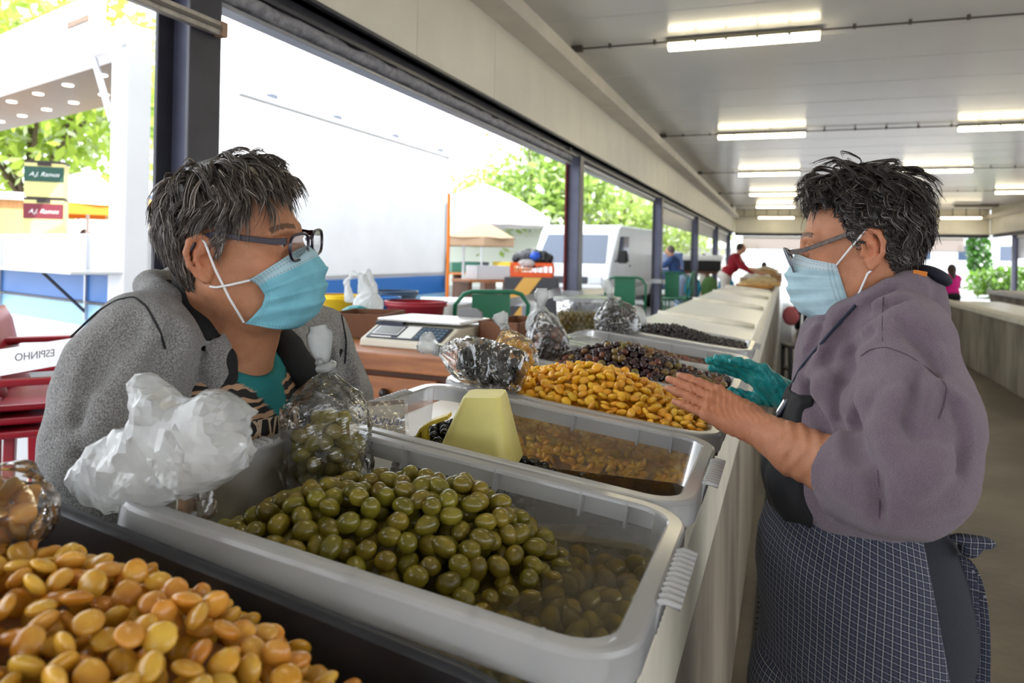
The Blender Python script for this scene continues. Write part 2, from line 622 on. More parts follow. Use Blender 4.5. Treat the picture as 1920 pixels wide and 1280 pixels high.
fascia('wall_far', 'x', Y1, XL, XR, -1, 'cream panelled fascia across the far end')
fascia('wall_near', 'x', Y0, XL, XR, 1, 'cream panelled fascia across the near end')

# pillars: wide-flange sections, flanges facing the hall and the street
def pillar(x, y, label, red=False):
    zb = 0.36 if x < 0 else 0.0
    p = empty('steel_pillar', (x, y, 0), 0, label, 'pillar', 'steel pillars along the open sides')
    MB().box(0.062, 0.078, -0.075, 0.075, zb, ZB).build('flange', m_steel, p, bevel=0.003)
    MB().box(-0.078, -0.062, -0.075, 0.075, zb, ZB).build('flange', m_rust if red else m_steel, p, bevel=0.003)
    MB().box(-0.062, 0.062, -0.006, 0.006, zb, ZB).build('web', m_steel_in, p)
    MB().box(-0.16, 0.16, -0.16, 0.16, zb, zb + 0.018).build('base_plate', m_steel, p, bevel=0.003)
    return p
names = ['dark steel pillar behind the camera side of the stall', 'large dark steel pillar right behind the grey-jacketed woman',
         'dark steel pillar with reddish edge in front of the white van', 'dark steel pillar just right of the white van',
         'dark steel pillar behind the person in blue', 'dark steel pillar left of the man in red', 'farthest dark steel pillar on the left side']
for y, n in zip(PILLAR_Y, names):
    pillar(XL, y, n, red=(abs(y - 7.2) < 0.1))
for i, y in enumerate(PILLAR_Y[2:]):
    pillar(XR, y, ['grey steel pillar on the right side nearest the front', 'second grey steel pillar on the right side', 'third grey steel pillar on the right side',
                   'fourth grey steel pillar on the right side', 'grey pillar in the far right corner'][i])

# fluorescent lamps on conduits
m_lamp = mat('lit_fluorescent_tube', (255, 246, 215), 0.3, emit=(255, 240, 200), estr=13.0)
m_lampoff = mat('unlit_lamp_diffuser', (120, 110, 95), 0.4)
m_lhouse = mat('lamp_housing_grey', (120, 116, 104), 0.5)
m_cond = mat('conduit_metal', (92, 84, 78), 0.5, metal=0.4)
ROWS = [-3.7, 1.6, 6.9, 12.2, 17.6, 23.0, 28.2, 30.5]  # first row sits unseen behind the camera, added as fill light
LX = [(-1.07, 0.25), (2.25, 3.55), (5.15, 6.45)]
def lamp(x0, x1, y, z, label, lit=True):
    t = empty('ceiling_lamp', ((x0 + x1) / 2, y, z), 0, label, 'lamp', 'fluorescent ceiling lamps')
    h = (x1 - x0) / 2
    MB().box(-h, h, -0.055, 0.055, 0.045, 0.085).build('housing', m_lhouse, t, bevel=0.01)
    poly = [(-0.052, 0.045), (-0.048, 0.012), (-0.03, -0.012), (0.03, -0.012), (0.048, 0.012), (0.052, 0.045)]
    mb = MB(); n = len(poly)
    mb.add([(-h + 0.02, p[0], p[1]) for p in poly] + [(h - 0.02, p[0], p[1]) for p in poly],
           [tuple(range(n)), tuple(range(2 * n - 1, n - 1, -1))] + [(i, i + n, (i + 1) % n + n, (i + 1) % n) for i in range(n)])
    mb.build('diffuser', m_lamp if lit else m_lampoff, t, bevel=0.004)
    c = MB()
    for xx in (-h * 0.6, -h * 0.2, h * 0.2, h * 0.6):
        for s in (-1, 1):
            c.box(xx - 0.012, xx + 0.012, s * 0.055 - 0.004, s * 0.055 + 0.004, 0.025, 0.07)
    c.build('clip', m_lhouse, t)['kind'] = 'stuff'
    return t
ordn = ['added unseen rear', 'overhead', 'nearest visible', 'second visible', 'third visible', 'fourth visible', 'fifth visible', 'farthest']
cols = ['left', 'middle', 'right']
for ri, y in enumerate(ROWS):
    z = 3.40 if ri < 7 else 3.14
    c = empty('lamp_conduit', (0, y, z + 0.07), 0, 'thin dark conduit with clips feeding the %s row of ceiling lamps' % ordn[ri], 'conduit', 'lamp conduits')
    MB().tube([(-1.95, 0, 0), (XR - 0.3, 0, 0)], 0.009, 6).build('pipe', m_cond, c)
    MB().box(-1.97, -1.86, -0.035, 0.035, -0.025, 0.025).build('junction_box', m_cond, c, bevel=0.005)
    proto = None
    for k in range(20):
        if proto is None:
            proto = MB().box(-0.012, 0.012, -0.014, 0.014, -0.014, ZC - (z + 0.07) - 0.004).build('pipe_clip', m_cond, c); o = proto
        else:
            o = proto.copy(); COL.objects.link(o); o.parent = c
        o.location = (-1.6 + k * 0.42, 0, 0)
    for ci, (x0, x1) in enumerate(LX):
        lit = not (ri == 6 and ci == 2)
        lamp(x0, x1, y, z, '%s fluorescent lamp in the %s column, in the %s row' % ('lit' if lit else 'dark unlit', cols[ci], ordn[ri]), lit)

# rolled awnings under the left beam
def crumple_roll(name, x, y0, y1, z, r, m, label, amp=0.012, n=120, grp='rolled awnings'):
    t = empty(name, (x, y0, z), 0, label, 'awning', grp)
    mb = MB(); k = 14
    rg = np.random.default_rng(int(abs(y0) * 10) + 5)
    jit = rg.normal(0, 1, (n + 1, k))
    for i in range(n + 1):
        for j in range(k):
            a = 2 * math.pi * j / k
            rr = r * (1 + 0.12 * math.sin(i * 1.7 + j)) + amp * 0.4 * jit[i, j]
            mb.v.append((rr * math.cos(a), (y1 - y0) * i / n, rr * 0.9 * math.sin(a)))
    for i in range(n):
        for j in range(k):
            mb.f.append((i * k + j, i * k + (j + 1) % k, (i + 1) * k + (j + 1) % k, (i + 1) * k + j))
    mb.build('rolled_fabric', m, t, smooth=True)
    MB().box(-r * 1.1, r * 0.8, 0, y1 - y0, -r - 0.022, -r - 0.004).build('bottom_rail', m_rail, t, bevel=0.004)
    for s in (0.01, y1 - y0 - 0.03):
        MB().box(-r, r * 0.6, s, s + 0.02, -r - 0.02, r + 0.06).build('bracket', m_steel, t)
    return t
m_roll = mat('grey_rolled_awning_fabric', (132, 132, 140), 0.45, var=0.3, vscale=30, bump=0.5, bscale=60)
m_rail = mat('aluminium_rail', (150, 152, 160), 0.35, metal=0.6, var=0.08, vscale=10)
crumple_roll('rolled_awning', -2.02, -2.6, 7.05, ZB - 0.035, 0.042, m_roll, 'long grey crumpled awning roll under the nearest beam')
m_rollw = mat('white_awning_cassette', (222, 222, 222), 0.5)
crumple_roll('rolled_awning', -2.05, 7.45, 12.2, ZB - 0.03, 0.03, m_rollw, 'slim white awning roll above the white van', amp=0.001)
m_awn = mat_film('grey_clear_awning_sheet', (235, 235, 238), (178, 178, 182), 0.75, rough=0.3)
m_awnw = mat_film('pinkish_white_awning_sheet', (250, 244, 240), (238, 226, 220), 0.72, rough=0.4)
def drop_awning(axis, pos, a0, a1, z0, z1, m, label):
    t = empty('drop_awning', (pos, a0, 0) if axis == 'y' else (a0, pos, 0), 0, label, 'awning', 'lowered awnings')
    def bx(u0, u1, n0, n1, q0, q1):
        return MB().box(n0, n1, u0, u1, q0, q1) if axis == 'y' else MB().box(u0, u1, n0, n1, q0, q1)
    bx(0, a1 - a0, -0.004, 0.004, z0, z1).build('sheet', m, t)
    bx(0, a1 - a0, -0.018, 0.018, z0 - 0.03, z0).build('bottom_bar', m_rail, t, bevel=0.006)
    mb = bx(0, a1 - a0, -0.045, 0.045, z1, z1 + 0.09); mb.build('cassette', m_rollw, t, bevel=0.02)
    return t
for a, b, l in ((12.55, 17.5, 'grey awning lowered a little behind the person in blue'), (17.85, 22.8, 'grey awning lowered a little left of the man in red'), (23.2, 28.0, 'farthest grey awning on the left side')):
    drop_awning('y', XL - 0.05, a, b, 2.13, ZB - 0.1, m_awn, l)
drop_awning('x', Y1 + 0.03, XL + 0.3, 6.1, 1.98, ZB - 0.1, m_awnw, 'long pinkish white awning lowered across the far end')
for a, b, l in ((7.4, 12.2, 'clear sheet awning on the right side nearest the front'), (12.55, 17.5, 'clear sheet awning lowered behind the right counter'), (17.85, 22.8, 'clear sheet awning on the right side beyond the woman in pink'), (23.2, 28.0, 'farthest clear sheet awning on the right side')):
    drop_awning('y', XR + 0.05, a, b, 1.75, ZB - 0.1, m_awn, l)
# awning arm, upper left
m_arm = mat('weathered_aluminium', (168, 162, 154), 0.4, metal=0.5, var=0.2, vscale=20)
arm = empty('awning_arm', (XL + 0.085, 2.08, 2.262), 0, 'weathered silver awning arm fixed across the nearest pillar', 'awning arm')
MB().box(0.0, 0.03, -1.6, 0.03, -0.024, 0.024).build('arm_profile', m_arm, arm, bevel=0.004)
MB().box(-0.004, 0.034, 0.03, 0.062, -0.027, 0.027).build('end_cap', mat('rust_stained_cap', (150, 122, 100), 0.6, var=0.3, vscale=40), arm, bevel=0.004)
MB().box(0.03, 0.036, -1.6, 0.03, -0.006, 0.006).build('groove_strip', mat('dark_groove', (90, 86, 80), 0.5), arm)

# left counter: sloping white slab on a concrete trough wall
m_conc = mat('stained_concrete', (152, 142, 128), 0.75, color2=(104, 95, 84), vscale=3.0, bump=0.35, bscale=30, detail=9, stretch=(1, 1, 0.35))
m_slab = mat('white_glazed_slab', (236, 234, 226), 0.28, var=0.03, vscale=3)
m_lip = mat('cream_counter_lip', (214, 208, 192), 0.5, var=0.1, vscale=6, bump=0.1, bscale=40)
CXF, CXB = -0.155, -1.0          # front (seller) and back (customer) edges
ZF, ZBK = 0.945, 1.03            # heights of the slab at those edges
cn = empty('concrete_counter', (0, 0, 0), 0, 'long concrete market counter with sloping white display slab', 'counter')
mb = MB()
mb.add([(CXF, -1.5, 0), (CXF, 22.5, 0), (CXB + 0.1, 22.5, 0), (CXB + 0.1, -1.5, 0), (CXF - 0.01, -1.5, 0.85), (CXF - 0.01, 22.5, 0.85), (CXB + 0.02, 22.5, 0.93), (CXB + 0.02, -1.5, 0.93)],
       [(0, 1, 2, 3), (4, 7, 6, 5), (0, 4, 5, 1), (1, 5, 6, 2), (2, 6, 7, 3), (3, 7, 4, 0)])
mb.build('trough_wall', m_conc, cn)
prof = [(CXF, 0.80), (CXF, ZF + 0.03), (CXF - 0.012, ZF + 0.042), (CXF - 0.04, ZF + 0.042), (CXF - 0.055, ZF + 0.03), (CXF - 0.055, 0.80)]
MB().prism(prof, -1.5, 22.5).build('front_lip', m_lip, cn, bevel=0.004)
sl = (ZBK - ZF) / (CXB - CXF)
def zs(x): return ZF + (x - CXF) * sl
SY = [-1.4, 1.4, 3.75, 6.15, 8.55, 10.95, 13.3]
for a, b in zip(SY[:-1], SY[1:]):
    p = [(CXF - 0.05, zs(CXF - 0.05) - 0.05), (CXF - 0.05, zs(CXF - 0.05)), (CXB, zs(CXB)), (CXB - 0.02, zs(CXB) - 0.02), (CXB - 0.02, zs(CXB) - 0.06)]
    MB().prism(p, a + 0.005, b - 0.005).build('slab', m_slab, cn, bevel=0.006)
for y in SY:
    pts = [(x, y, zs(x) + 0.012) for x in np.linspace(CXF - 0.07, CXB + 0.02, 8)]
    MB().tube(pts, [0.022] + [0.03] * 6 + [0.022], 10).build('divider', m_lip, cn, smooth=True)
# drain channel beside it
dr = MB().box(-0.10, 0.12, -1.5, 28, 0.0, 0.012).build('floor_drain_grate', mat('black_drain_iron', (30, 29, 28), 0.5, metal=0.4))
tag(dr, 'black iron drain grating in the floor along the counter', 'drain')
proto = None
for k in range(120):
    if proto is None:
        proto = MB().box(-0.09, 0.11, -0.012, 0.012, 0.0, 0.006).build('grate_bar', MATS['black_drain_iron'], dr); o = proto
    else:
        o = proto.copy(); COL.objects.link(o); o.parent = dr
    o.location = (0, 0.6 + k * 0.05, 0.012)

# right counter, L-shaped
RX = 2.51
rc = empty('concrete_counter', (0, 0, 0), 0, 'stained concrete counter across the aisle on the right', 'counter')
MB().box(RX, RX + 0.9, 3.0, 13.8, 0, 0.82).build('trough_wall', m_conc, rc, bevel=0.01)
MB().box(RX - 0.9, RX + 0.9, 13.8, 14.7, 0, 0.82).build('end_wall', m_conc, rc, bevel=0.01)
MB().box(RX - 0.03, RX + 0.14, 2.97, 13.83, 0.815, 0.89).build('rim', m_lip, rc, bevel=0.012)
MB().box(RX + 0.14, RX + 0.9, 2.97, 14.7, 0.815, 0.87).build('slab', m_slab, rc, bevel=0.008)
MB().box(RX - 0.93, RX + 0.14, 13.77, 14.73, 0.815, 0.89).build('rim', m_lip, rc, bevel=0.012)
for y in (5.0, 6.7, 8.4, 10.1, 11.8):
    MB().box(RX - 0.006, RX + 0.02, y - 0.02, y + 0.02, 0.0, 0.815).build('pilaster', m_conc, rc)
rc2 = empty('concrete_counter', (0, 0, 0), 0, 'second grey concrete counter further right beyond the nearer one', 'counter')
MB().box(4.2, 5.2, 6.0, 19.0, 0, 0.86).build('trough_wall', m_conc, rc2, bevel=0.01)
MB().box(4.15, 5.25, 5.95, 19.05, 0.86, 0.95).build('slab', mat('grey_counter_slab', (188, 186, 182), 0.5, var=0.08, vscale=3), rc2, bevel=0.012)
# ------------------------------------------------------------------ tubs and their contents
TILT = math.radians(6.6)
m_pp = mat_film('milky_polypropylene', (254, 254, 254), (253, 254, 255), 0.09, rough=0.28, gloss=.6, translucent=0.55, var=0.03, vscale=6)
m_pprim = mat_film('milky_polypropylene_rim', (246, 248, 250), (254, 254, 255), 0.62, rough=0.12, translucent=0.5)

def rrect(L, W, r, n=6):
    pts = []
    for cx, cy, a0 in ((L / 2 - r, W / 2 - r, 0), (-L / 2 + r, W / 2 - r, 90), (-L / 2 + r, -W / 2 + r, 180), (L / 2 - r, -W / 2 + r, 270)):
        for i in range(n + 1):
            a = math.radians(a0 + 90 * i / n)
            pts.append((cx + r * math.cos(a), cy + r * math.sin(a)))
    return pts

def loft(loops):
    mb = MB(); n = len(loops[0][0])
    for pts, z in loops:
        mb.v += [(p[0], p[1], z) for p in pts]
    for i in range(len(loops) - 1):
        for j in range(n):
            mb.f.append((i * n + j, i * n + (j + 1) % n, (i + 1) * n + (j + 1) % n, (i + 1) * n + j))
    return mb

def tub(yc, label, L=0.585, W=0.408, D=0.165, xr=-0.11, zr=1.15, wall=None, rimm=None, tilt=TILT, ribs=True, name='plastic_tub', wy=None):
    """translucent storage tub tilted towards the seller; origin at the centre of its floor"""
    wall = wall or m_pp; rimm = rimm or m_pprim
    cx = xr - L / 2 * math.cos(tilt); cz = zr + L / 2 * math.sin(tilt)
    Rm = Matrix.Rotation(tilt, 4, 'Y')
    base = Vector((cx, yc, cz)) + Rm @ Vector((0, 0, -D))
    t = empty(name, base, rot=(0, tilt, 0), label=label, cat='tub', group='storage tubs on the counter')
    r = 0.045; fl = 0.024
    L1, W1 = L - 2 * fl, W - 2 * fl                # opening
    tp = 0.018
    def rr(l, w, rad): return rrect(l, w, rad)
    b = loft([(rr(0.01, 0.01, 0.002), 0.0), (rr(L1 - 2 * tp - 0.03, W1 - 2 * tp - 0.03, r), 0.0), (rr(L1 - 2 * tp, W1 - 2 * tp, r), 0.014), (rr(L1, W1, r), D - 0.002)])
    n = len(b.v) // 4
    b.build('tub_wall', wall, t, smooth=True)
    g = loft([(rr(L1, W1, r), D - 0.006), (rr(L1 + 0.002, W1 + 0.002, r + 0.001), D - 0.002), (rr(L1 + 0.007, W1 + 0.007, r + 0.003), D), (rr(L - 0.010, W - 0.010, r + 0.017), D), (rr(L - 0.004, W - 0.004, r + 0.019), D - 0.0015),
              (rr(L - 0.0005, W - 0.0005, r + 0.02), D - 0.006), (rr(L + 0.002, W + 0.002, r + 0.02), D - 0.034), (rr(L + 0.001, W + 0.001, r + 0.02), D - 0.0365), (rr(L - 0.003, W - 0.003, r + 0.019), D - 0.036), (rr(L - 0.0035, W - 0.0035, r + 0.019), D - 0.008), (rr(L1 + 0.004, W1 + 0.004, r + 0.002), D - 0.004)])
    shade_auto(g.build('rim', rimm, t), .30)
    if ribs:
        pr = None
        for s in (-1, 1):
            for k, xx in enumerate((-0.2, -0.12, 0.02, 0.14, 0.2)):
                if pr is None:
                    pr = MB().box(-0.0016, 0.0016, 0, fl - 0.002, -0.036, -0.001).build('rim_rib', rimm, t); o = pr
                else:
                    o = pr.copy(); COL.objects.link(o); o.parent = t
                o.location = (xx * L / 0.556, W1 / 2 if s > 0 else -W / 2 + 0.002, D)
        pr = None
        for s in (-1, 1):
            for k in range(11):
                if pr is None:
                    pts = [(-0.022, 0, -0.001), (-0.006, 0, 0.0005), (-0.001, 0, -0.002), (0.0006, 0, -0.010), (0.001, 0, -0.033)]
                    pr = MB().tube(pts, 0.0036, 6).build('grip_ridge', rimm, t, smooth=True); o = pr
                else:
                    o = pr.copy(); COL.objects.link(o); o.parent = t
                o.location = (s * (L / 2), -0.07 + k * 0.0135, D)
                if s < 0: o.rotation_euler = (0, 0, math.pi)
    t['_L'] = L1; t['_W'] = W1; t['_D'] = D
    return t

TUB_Y = {'A': 0.80, 'B': 1.213, 'C': 1.632, 'D': 2.075, 'D2': 2.515, 'E': 3.06}
tubA = tub(TUB_Y['A'], 'clear plastic tub of large green olives in brine, nearest the camera')
tubB = tub(TUB_Y['B'], 'clear plastic tub of black olives with a yellow scoop in it')
tubC = tub(TUB_Y['C'], 'clear plastic tub heaped with yellow lupin beans in front of the bare hand')
tubD = tub(TUB_Y['D'], 'clear plastic tub heaped with mixed brown olives under the gloved hand')
tubD2 = tub(TUB_Y['D2'], 'half hidden plastic tub of reddish olives behind the brown olive heap')
tubE = tub(TUB_Y['E'], 'farthest plastic tub with small wrinkled dark olives at the bare slab')

# ---- packing of a heap
def pack(xlo, xhi, ylo, yhi, top, depth, r, tries, seed, lo_z=None):
    """drop spheres of radius r into the zone between top(x,y)-depth and top(x,y)"""
    rg = np.random.default_rng(seed)
    P = np.zeros((tries, 3)); n = 0
    for _ in range(tries):
        x = rg.uniform(xlo + r, xhi - r); y = rg.uniform(ylo + r, yhi - r)
        tz = top(x, y)
        z = tz - depth + r * rg.uniform(0, 0.6)
        if n:
            q = P[:n]; d2 = (q[:, 0] - x) ** 2 + (q[:, 1] - y) ** 2
            mk = d2 < (1.86 * r) ** 2
            if mk.any():
                z = max(z, (q[mk, 2] + np.sqrt((1.86 * r) ** 2 - d2[mk])).max())
        if z <= tz:
            P[n] = (x, y, z); n += 1
    return P[:n]

def blob(rx, ry, rz, seg=12, rings=8, f=None):
    """closed low-poly ellipsoid, long axis x"""
    mb = MB()
    mb.v.append((rx, 0, 0))
    for i in range(1, rings):
        a = math.pi * i / rings
        for j in range(seg):
            b = 2 * math.pi * j / seg
            p = (rx * math.cos(a), ry * math.sin(a) * math.cos(b), rz * math.sin(a) * math.sin(b))
            if f: p = f(p)
            mb.v.append(p)
    mb.v.append((-rx, 0, 0))
    for j in range(seg):
        mb.f.append((0, 1 + j, 1 + (j + 1) % seg))
    for i in range(rings - 2):
        for j in range(seg):
            a0 = 1 + i * seg + j; a1 = 1 + i * seg + (j + 1) % seg
            mb.f.append((a0, a0 + seg, a1 + seg, a1))
    e = len(mb.v) - 1; s0 = 1 + (rings - 2) * seg
    for j in range(seg):
        mb.f.append((e, s0 + (j + 1) % seg, s0 + j))
    return mb

def smooth_mesh(mb, name, m):
    me = mb.mesh(name); me.materials.append(m)
    me.polygons.foreach_set('use_smooth', [True] * len(me.polygons)); me.update()
    return me

def olive_mesh(name, m, l, w, seed):
    rg = random.Random(seed)
    a, b = rg.uniform(-0.08, 0.08), rg.uniform(0.0, 0.12)
    me = blob(l, w, w * rg.uniform(0.94, 1.03), 14, 10, lambda p: (p[0], p[1] * (1 - b * p[0] / l) + a * w * (1 - (p[0] / l) ** 2), p[2] * (1 - b * p[0] / l)))
    return smooth_mesh(me, name, m)

def lupin_mesh(name, m, r, seed):
    rg = random.Random(seed)
    e = rg.uniform(0.88, 0.99); th = rg.uniform(0.46, 0.58); dm = rg.uniform(0.0, 0.12)
    def f(p):
        x, y, z = p
        q = math.hypot(x, y) / r
        k = 1 + 0.05 * (abs(x * y) / (r * r)) * 2
        return (x * k, y * k * e, z * (1 - dm * max(0, 1 - q * 1.5)))
    me = blob(r, r, r * th, 16, 10, f)
    return smooth_mesh(me, name, m)

def glossy_food(name, c1, c2, rough=0.16, vs=90.0, objvar=0.18, hue=0.02, dark=None, sss=0.0, spec=0.5, tip=None):
    """wet bean or olive skin, colour varying over each piece and from piece to piece"""
    m, nt, b = _nodes(name)
    L = nt.links.new
    b.inputs['Roughness'].default_value = rough
    b.inputs['Specular IOR Level'].default_value = spec
    if sss:
        b.inputs['Subsurface Weight'].default_value = sss
        b.inputs['Subsurface Radius'].default_value = (0.006, 0.004, 0.002)
        b.inputs['Subsurface Scale'].default_value = 0.6
    tc = nt.nodes.new('ShaderNodeTexCoord'); nz = nt.nodes.new('ShaderNodeTexNoise')
    nz.inputs['Scale'].default_value = vs; nz.inputs['Detail'].default_value = 3
    oi = nt.nodes.new('ShaderNodeObjectInfo')
    ad = nt.nodes.new('ShaderNodeVectorMath'); ad.operation = 'ADD'
    ge = nt.nodes.new('ShaderNodeNewGeometry')
    sm = nt.nodes.new('ShaderNodeMath'); sm.operation = 'ADD'; L(oi.outputs['Random'], sm.inputs[0]); L(ge.outputs['Random Per Island'], sm.inputs[1])
    rn = nt.nodes.new('ShaderNodeMath'); rn.operation = 'FRACT'; L(sm.outputs[0], rn.inputs[0])
    L(tc.outputs['Object'], ad.inputs[0]); L(rn.outputs[0], ad.inputs[1])
    L(ad.outputs[0], nz.inputs['Vector'])
    cr = nt.nodes.new('ShaderNodeValToRGB')
    cr.color_ramp.elements[0].position = 0.35; cr.color_ramp.elements[1].position = 0.68
    cr.color_ramp.elements[0].color = S(c2); cr.color_ramp.elements[1].color = S(c1)
    L(nz.outputs['Fac'], cr.inputs['Fac'])
    hs = nt.nodes.new('ShaderNodeHueSaturation')
    def rng(lo, hi, src):
        mr = nt.nodes.new('ShaderNodeMapRange'); mr.inputs['To Min'].default_value = lo; mr.inputs['To Max'].default_value = hi
        L(src, mr.inputs['Value']); return mr.outputs['Result']
    wn = nt.nodes.new('ShaderNodeTexWhiteNoise'); wn.noise_dimensions = '1D'
    L(rn.outputs[0], wn.inputs['W'])
    L(rng(1 - objvar, 1 + objvar, rn.outputs[0]), hs.inputs['Value'])
    L(rng(0.5 - hue, 0.5 + hue, wn.outputs['Value']), hs.inputs['Hue'])
    L(cr.outputs['Color'], hs.inputs['Color']); L(hs.outputs['Color'], b.inputs['Base Color'])
    MATS[name] = m
    return m

def scatter(kind, P, n_single, meshes, label, group, cat, rank, seed, flat=False, tiltmax=None, stuff_label=None, core=None):
    """the n_single pieces that show largest become objects, the rest one joined mesh"""
    rg = np.random.default_rng(seed)
    order = np.argsort([-rank(p) for p in P])
    single = order[:n_single]; rest = order[n_single:]
    def rot():
        if flat:
            e = Euler((rg.normal(0, tiltmax), rg.normal(0, tiltmax), rg.uniform(0, 6.28)))
        else:
            e = Euler((rg.uniform(0, 6.28), rg.normal(0, 0.45), rg.uniform(0, 6.28)), 'XYZ')
        return e
    for i in single:
        o = bpy.data.objects.new(kind, meshes[int(rg.integers(len(meshes)))])
        o.location = P[i]; o.rotation_euler = rot()
        s = rg.uniform(0.9, 1.08); o.scale = (s, s, s)
        COL.objects.link(o)
        tag(o, label, cat, group)
    if len(rest) or core:
        V, Fs = [], []; n0 = 0
        for i in rest:
            me = meshes[int(rg.integers(len(meshes)))]
            v = np.zeros(len(me.vertices) * 3, np.float32); me.vertices.foreach_get('co', v); v = v.reshape(-1, 3)
            R = np.array(rot().to_matrix()); v = v @ R.T * rg.uniform(0.9, 1.08) + P[i]
            V.append(v); Fs += [tuple(q + n0 for q in p.vertices) for p in me.polygons]; n0 += len(v)
        nf = len(Fs)
        if core:
            V.append(np.array(core[0].v)); Fs += [tuple(q + n0 for q in p) for p in core[0].f]
        me2 = bpy.data.meshes.new(kind + '_heap'); me2.from_pydata(np.concatenate(V).tolist(), [], Fs)
        me2.materials.append(meshes[0].materials[0]); me2.polygons.foreach_set('use_smooth', [True] * len(me2.polygons))
        if core:
            me2.materials.append(core[1]); me2.polygons.foreach_set('material_index', [0] * nf + [1] * (len(Fs) - nf))
        me2.update()
        o = bpy.data.objects.new(kind + '_heap', me2); COL.objects.link(o)
        tag(o, stuff_label or ('lower layers of ' + group), cat + ' heap', kind='stuff')

def heap_core(name, xlo, xhi, ylo, yhi, top, zfloor, m, label, cat, nx=26, ny=20):
    """closed mass under the top layers of a heap"""
    mb = MB()
    xs = np.linspace(xlo, xhi, nx); ys = np.linspace(ylo, yhi, ny)
    for x in xs:
        for y in ys: mb.v.append((x, y, max(top(x, y), zfloor(x) + 0.004)))
    for x in xs:
        for y in ys: mb.v.append((x, y, zfloor(x) + 0.002))
    N = nx * ny
    for i in range(nx - 1):
        for j in range(ny - 1):
            a, b, c, d = i * ny + j, (i + 1) * ny + j, (i + 1) * ny + j + 1, i * ny + j + 1
            mb.f.append((a, b, c, d)); mb.f.append((a + N, d + N, c + N, b + N))
    for i in range(nx - 1):
        mb.f.append((i * ny, i * ny + N, (i + 1) * ny + N, (i + 1) * ny)); k = ny - 1
        mb.f.append((i * ny + k, (i + 1) * ny + k, (i + 1) * ny + k + N, i * ny + k + N))
    for j in range(ny - 1):
        mb.f.append((j, j + 1, j + 1 + N, j + N)); k = (nx - 1) * ny
        mb.f.append((k + j, k + j + N, k + j + 1 + N, k + j + 1))
    return (mb, m)

def tfloor(zr=1.15, D=0.165, xr=-0.11):
    return lambda x: zr - D - (x - xr) * math.tan(TILT) + 0.004

def brine(name, xlo, xhi, y0, y1, z, m, label, parent_tub=None):
    """pool of brine with a flat surface that meets the tub floor on the left"""
    fl = tfloor()
    mb = MB(); n = 30
    pts = rrect(xhi - xlo, y1 - y0, 0.035)
    cx, cy = (xlo + xhi) / 2, (y0 + y1) / 2
    me = MB()
    me.v = [(p[0] + cx, p[1] + cy, z) for p in pts]
    me.f = [tuple(range(len(pts)))]
    o = me.build(name, m, fix=False)
    tag(o, label, 'brine', kind='stuff')
    return o

def lump(cx, cy, sx, sy, h):
    return lambda x, y: h * math.exp(-((x - cx) / sx) ** 2 - ((y - cy) / sy) ** 2)

XI0, XI1 = -0.655, -0.140      # inside of a tub along x
# --- A: green olives
m_green = glossy_food('green_olive_skin', (134, 120, 40), (102, 92, 30), 0.2, 40, 0.2, 0.016)
g_olives = [olive_mesh('green_olive', m_green, 0.0155, 0.0118, s) for s in range(6)]
yA = TUB_Y['A']; A0, A1 = yA - 0.172, yA + 0.172
hA1, hA2, hA3 = lump(-0.50, yA + 0.0, 0.17, 0.16, 0.085), lump(-0.37, yA + 0.07, 0.12, 0.10, 0.055), lump(-0.60, yA - 0.12, 0.12, 0.12, 0.02)
def topA(x, y):
    z = 1.076 + hA1(x, y) * 1.3 + hA2(x, y) * 1.2 + hA3(x, y) - 0.10 * max(0.0, x + 0.32)
    if z < 1.0945: z = 1.0945 - 0.2 * min(0.02, 1.0945 - z)
    return min(z, 1.192)
m_gdark = mat('brined_olive_mass', (74, 68, 28), 0.5, var=0.2, vscale=40)
PA = pack(XI0, XI1, A0, A1, topA, 0.05, 0.0118, 9000, 3)
rankA = lambda p: (p[2] - topA(p[0], p[1])) * 1.0 - 0.02 * (p[1] - yA)
scatter('green_olive', PA, 300, g_olives, 'one of the large green olives in the nearest clear tub', 'large green olives in the nearest tub', 'olive', rankA, 5, core=heap_core('olive_heap_core', XI0 + 0.005, XI1 - 0.012, A0 + 0.005, A1 - 0.005, lambda x, y: topA(x, y) - 0.052, tfloor(), m_gdark, 'lower mass of green olives in the nearest tub', 'olive heap'))
m_brine = mat_film('murky_olive_brine', (238, 228, 196), (158, 142, 102), 0.14, rough=0.03, translucent=0.3, gloss=1.0, ior=1.33, bump=0.04, bscale=25)
brine('olive_brine', -0.60, XI1 + 0.006, A0 - 0.004, A1 + 0.004, 1.108, m_brine, 'murky brine over the green olives')

# --- B: black olives, low in the tub
m_black = glossy_food('black_olive_skin', (18, 15, 18), (10, 9, 11), 0.12, 40, 0.3, 0.01)
b_olives = [olive_mesh('black_olive', m_black, 0.0118, 0.0098, s) for s in range(10, 14)]
yB = TUB_Y['B']; B0, B1 = yB - 0.172, yB + 0.172
hB = lump(-0.57, yB + 0.03, 0.13, 0.15, 0.105)
topB = lambda x, y: max(1.062, 1.062 + hB(x, y))
PB = pack(XI0, XI1 - 0.01, B0, B1, topB, 0.035, 0.0098, 7000, 4)
PB = PB[PB[:, 2] > 1.05] if (PB[:, 2] > 1.05).sum() > 120 else PB
PB = PB[[PB[i, 0] < -0.36 or RNG.random() < 0.35 for i in range(len(PB))]]
scatter('black_olive', PB, 160, b_olives, 'one of the shiny black olives in the tub with the scoop', 'black olives in the tub with the scoop', 'olive', lambda p: p[2] + 0.1 * (p[1] - yB), 6, core=heap_core('black_olive_heap_core', XI0 + 0.005, XI1 - 0.02, B0 + 0.012, B1 - 0.012, lambda x, y: topB(x, y) - 0.03, tfloor(), mat('black_olive_mass', (20, 17, 18), 0.4), 'lower mass of black olives in the scoop tub', 'olive heap'))
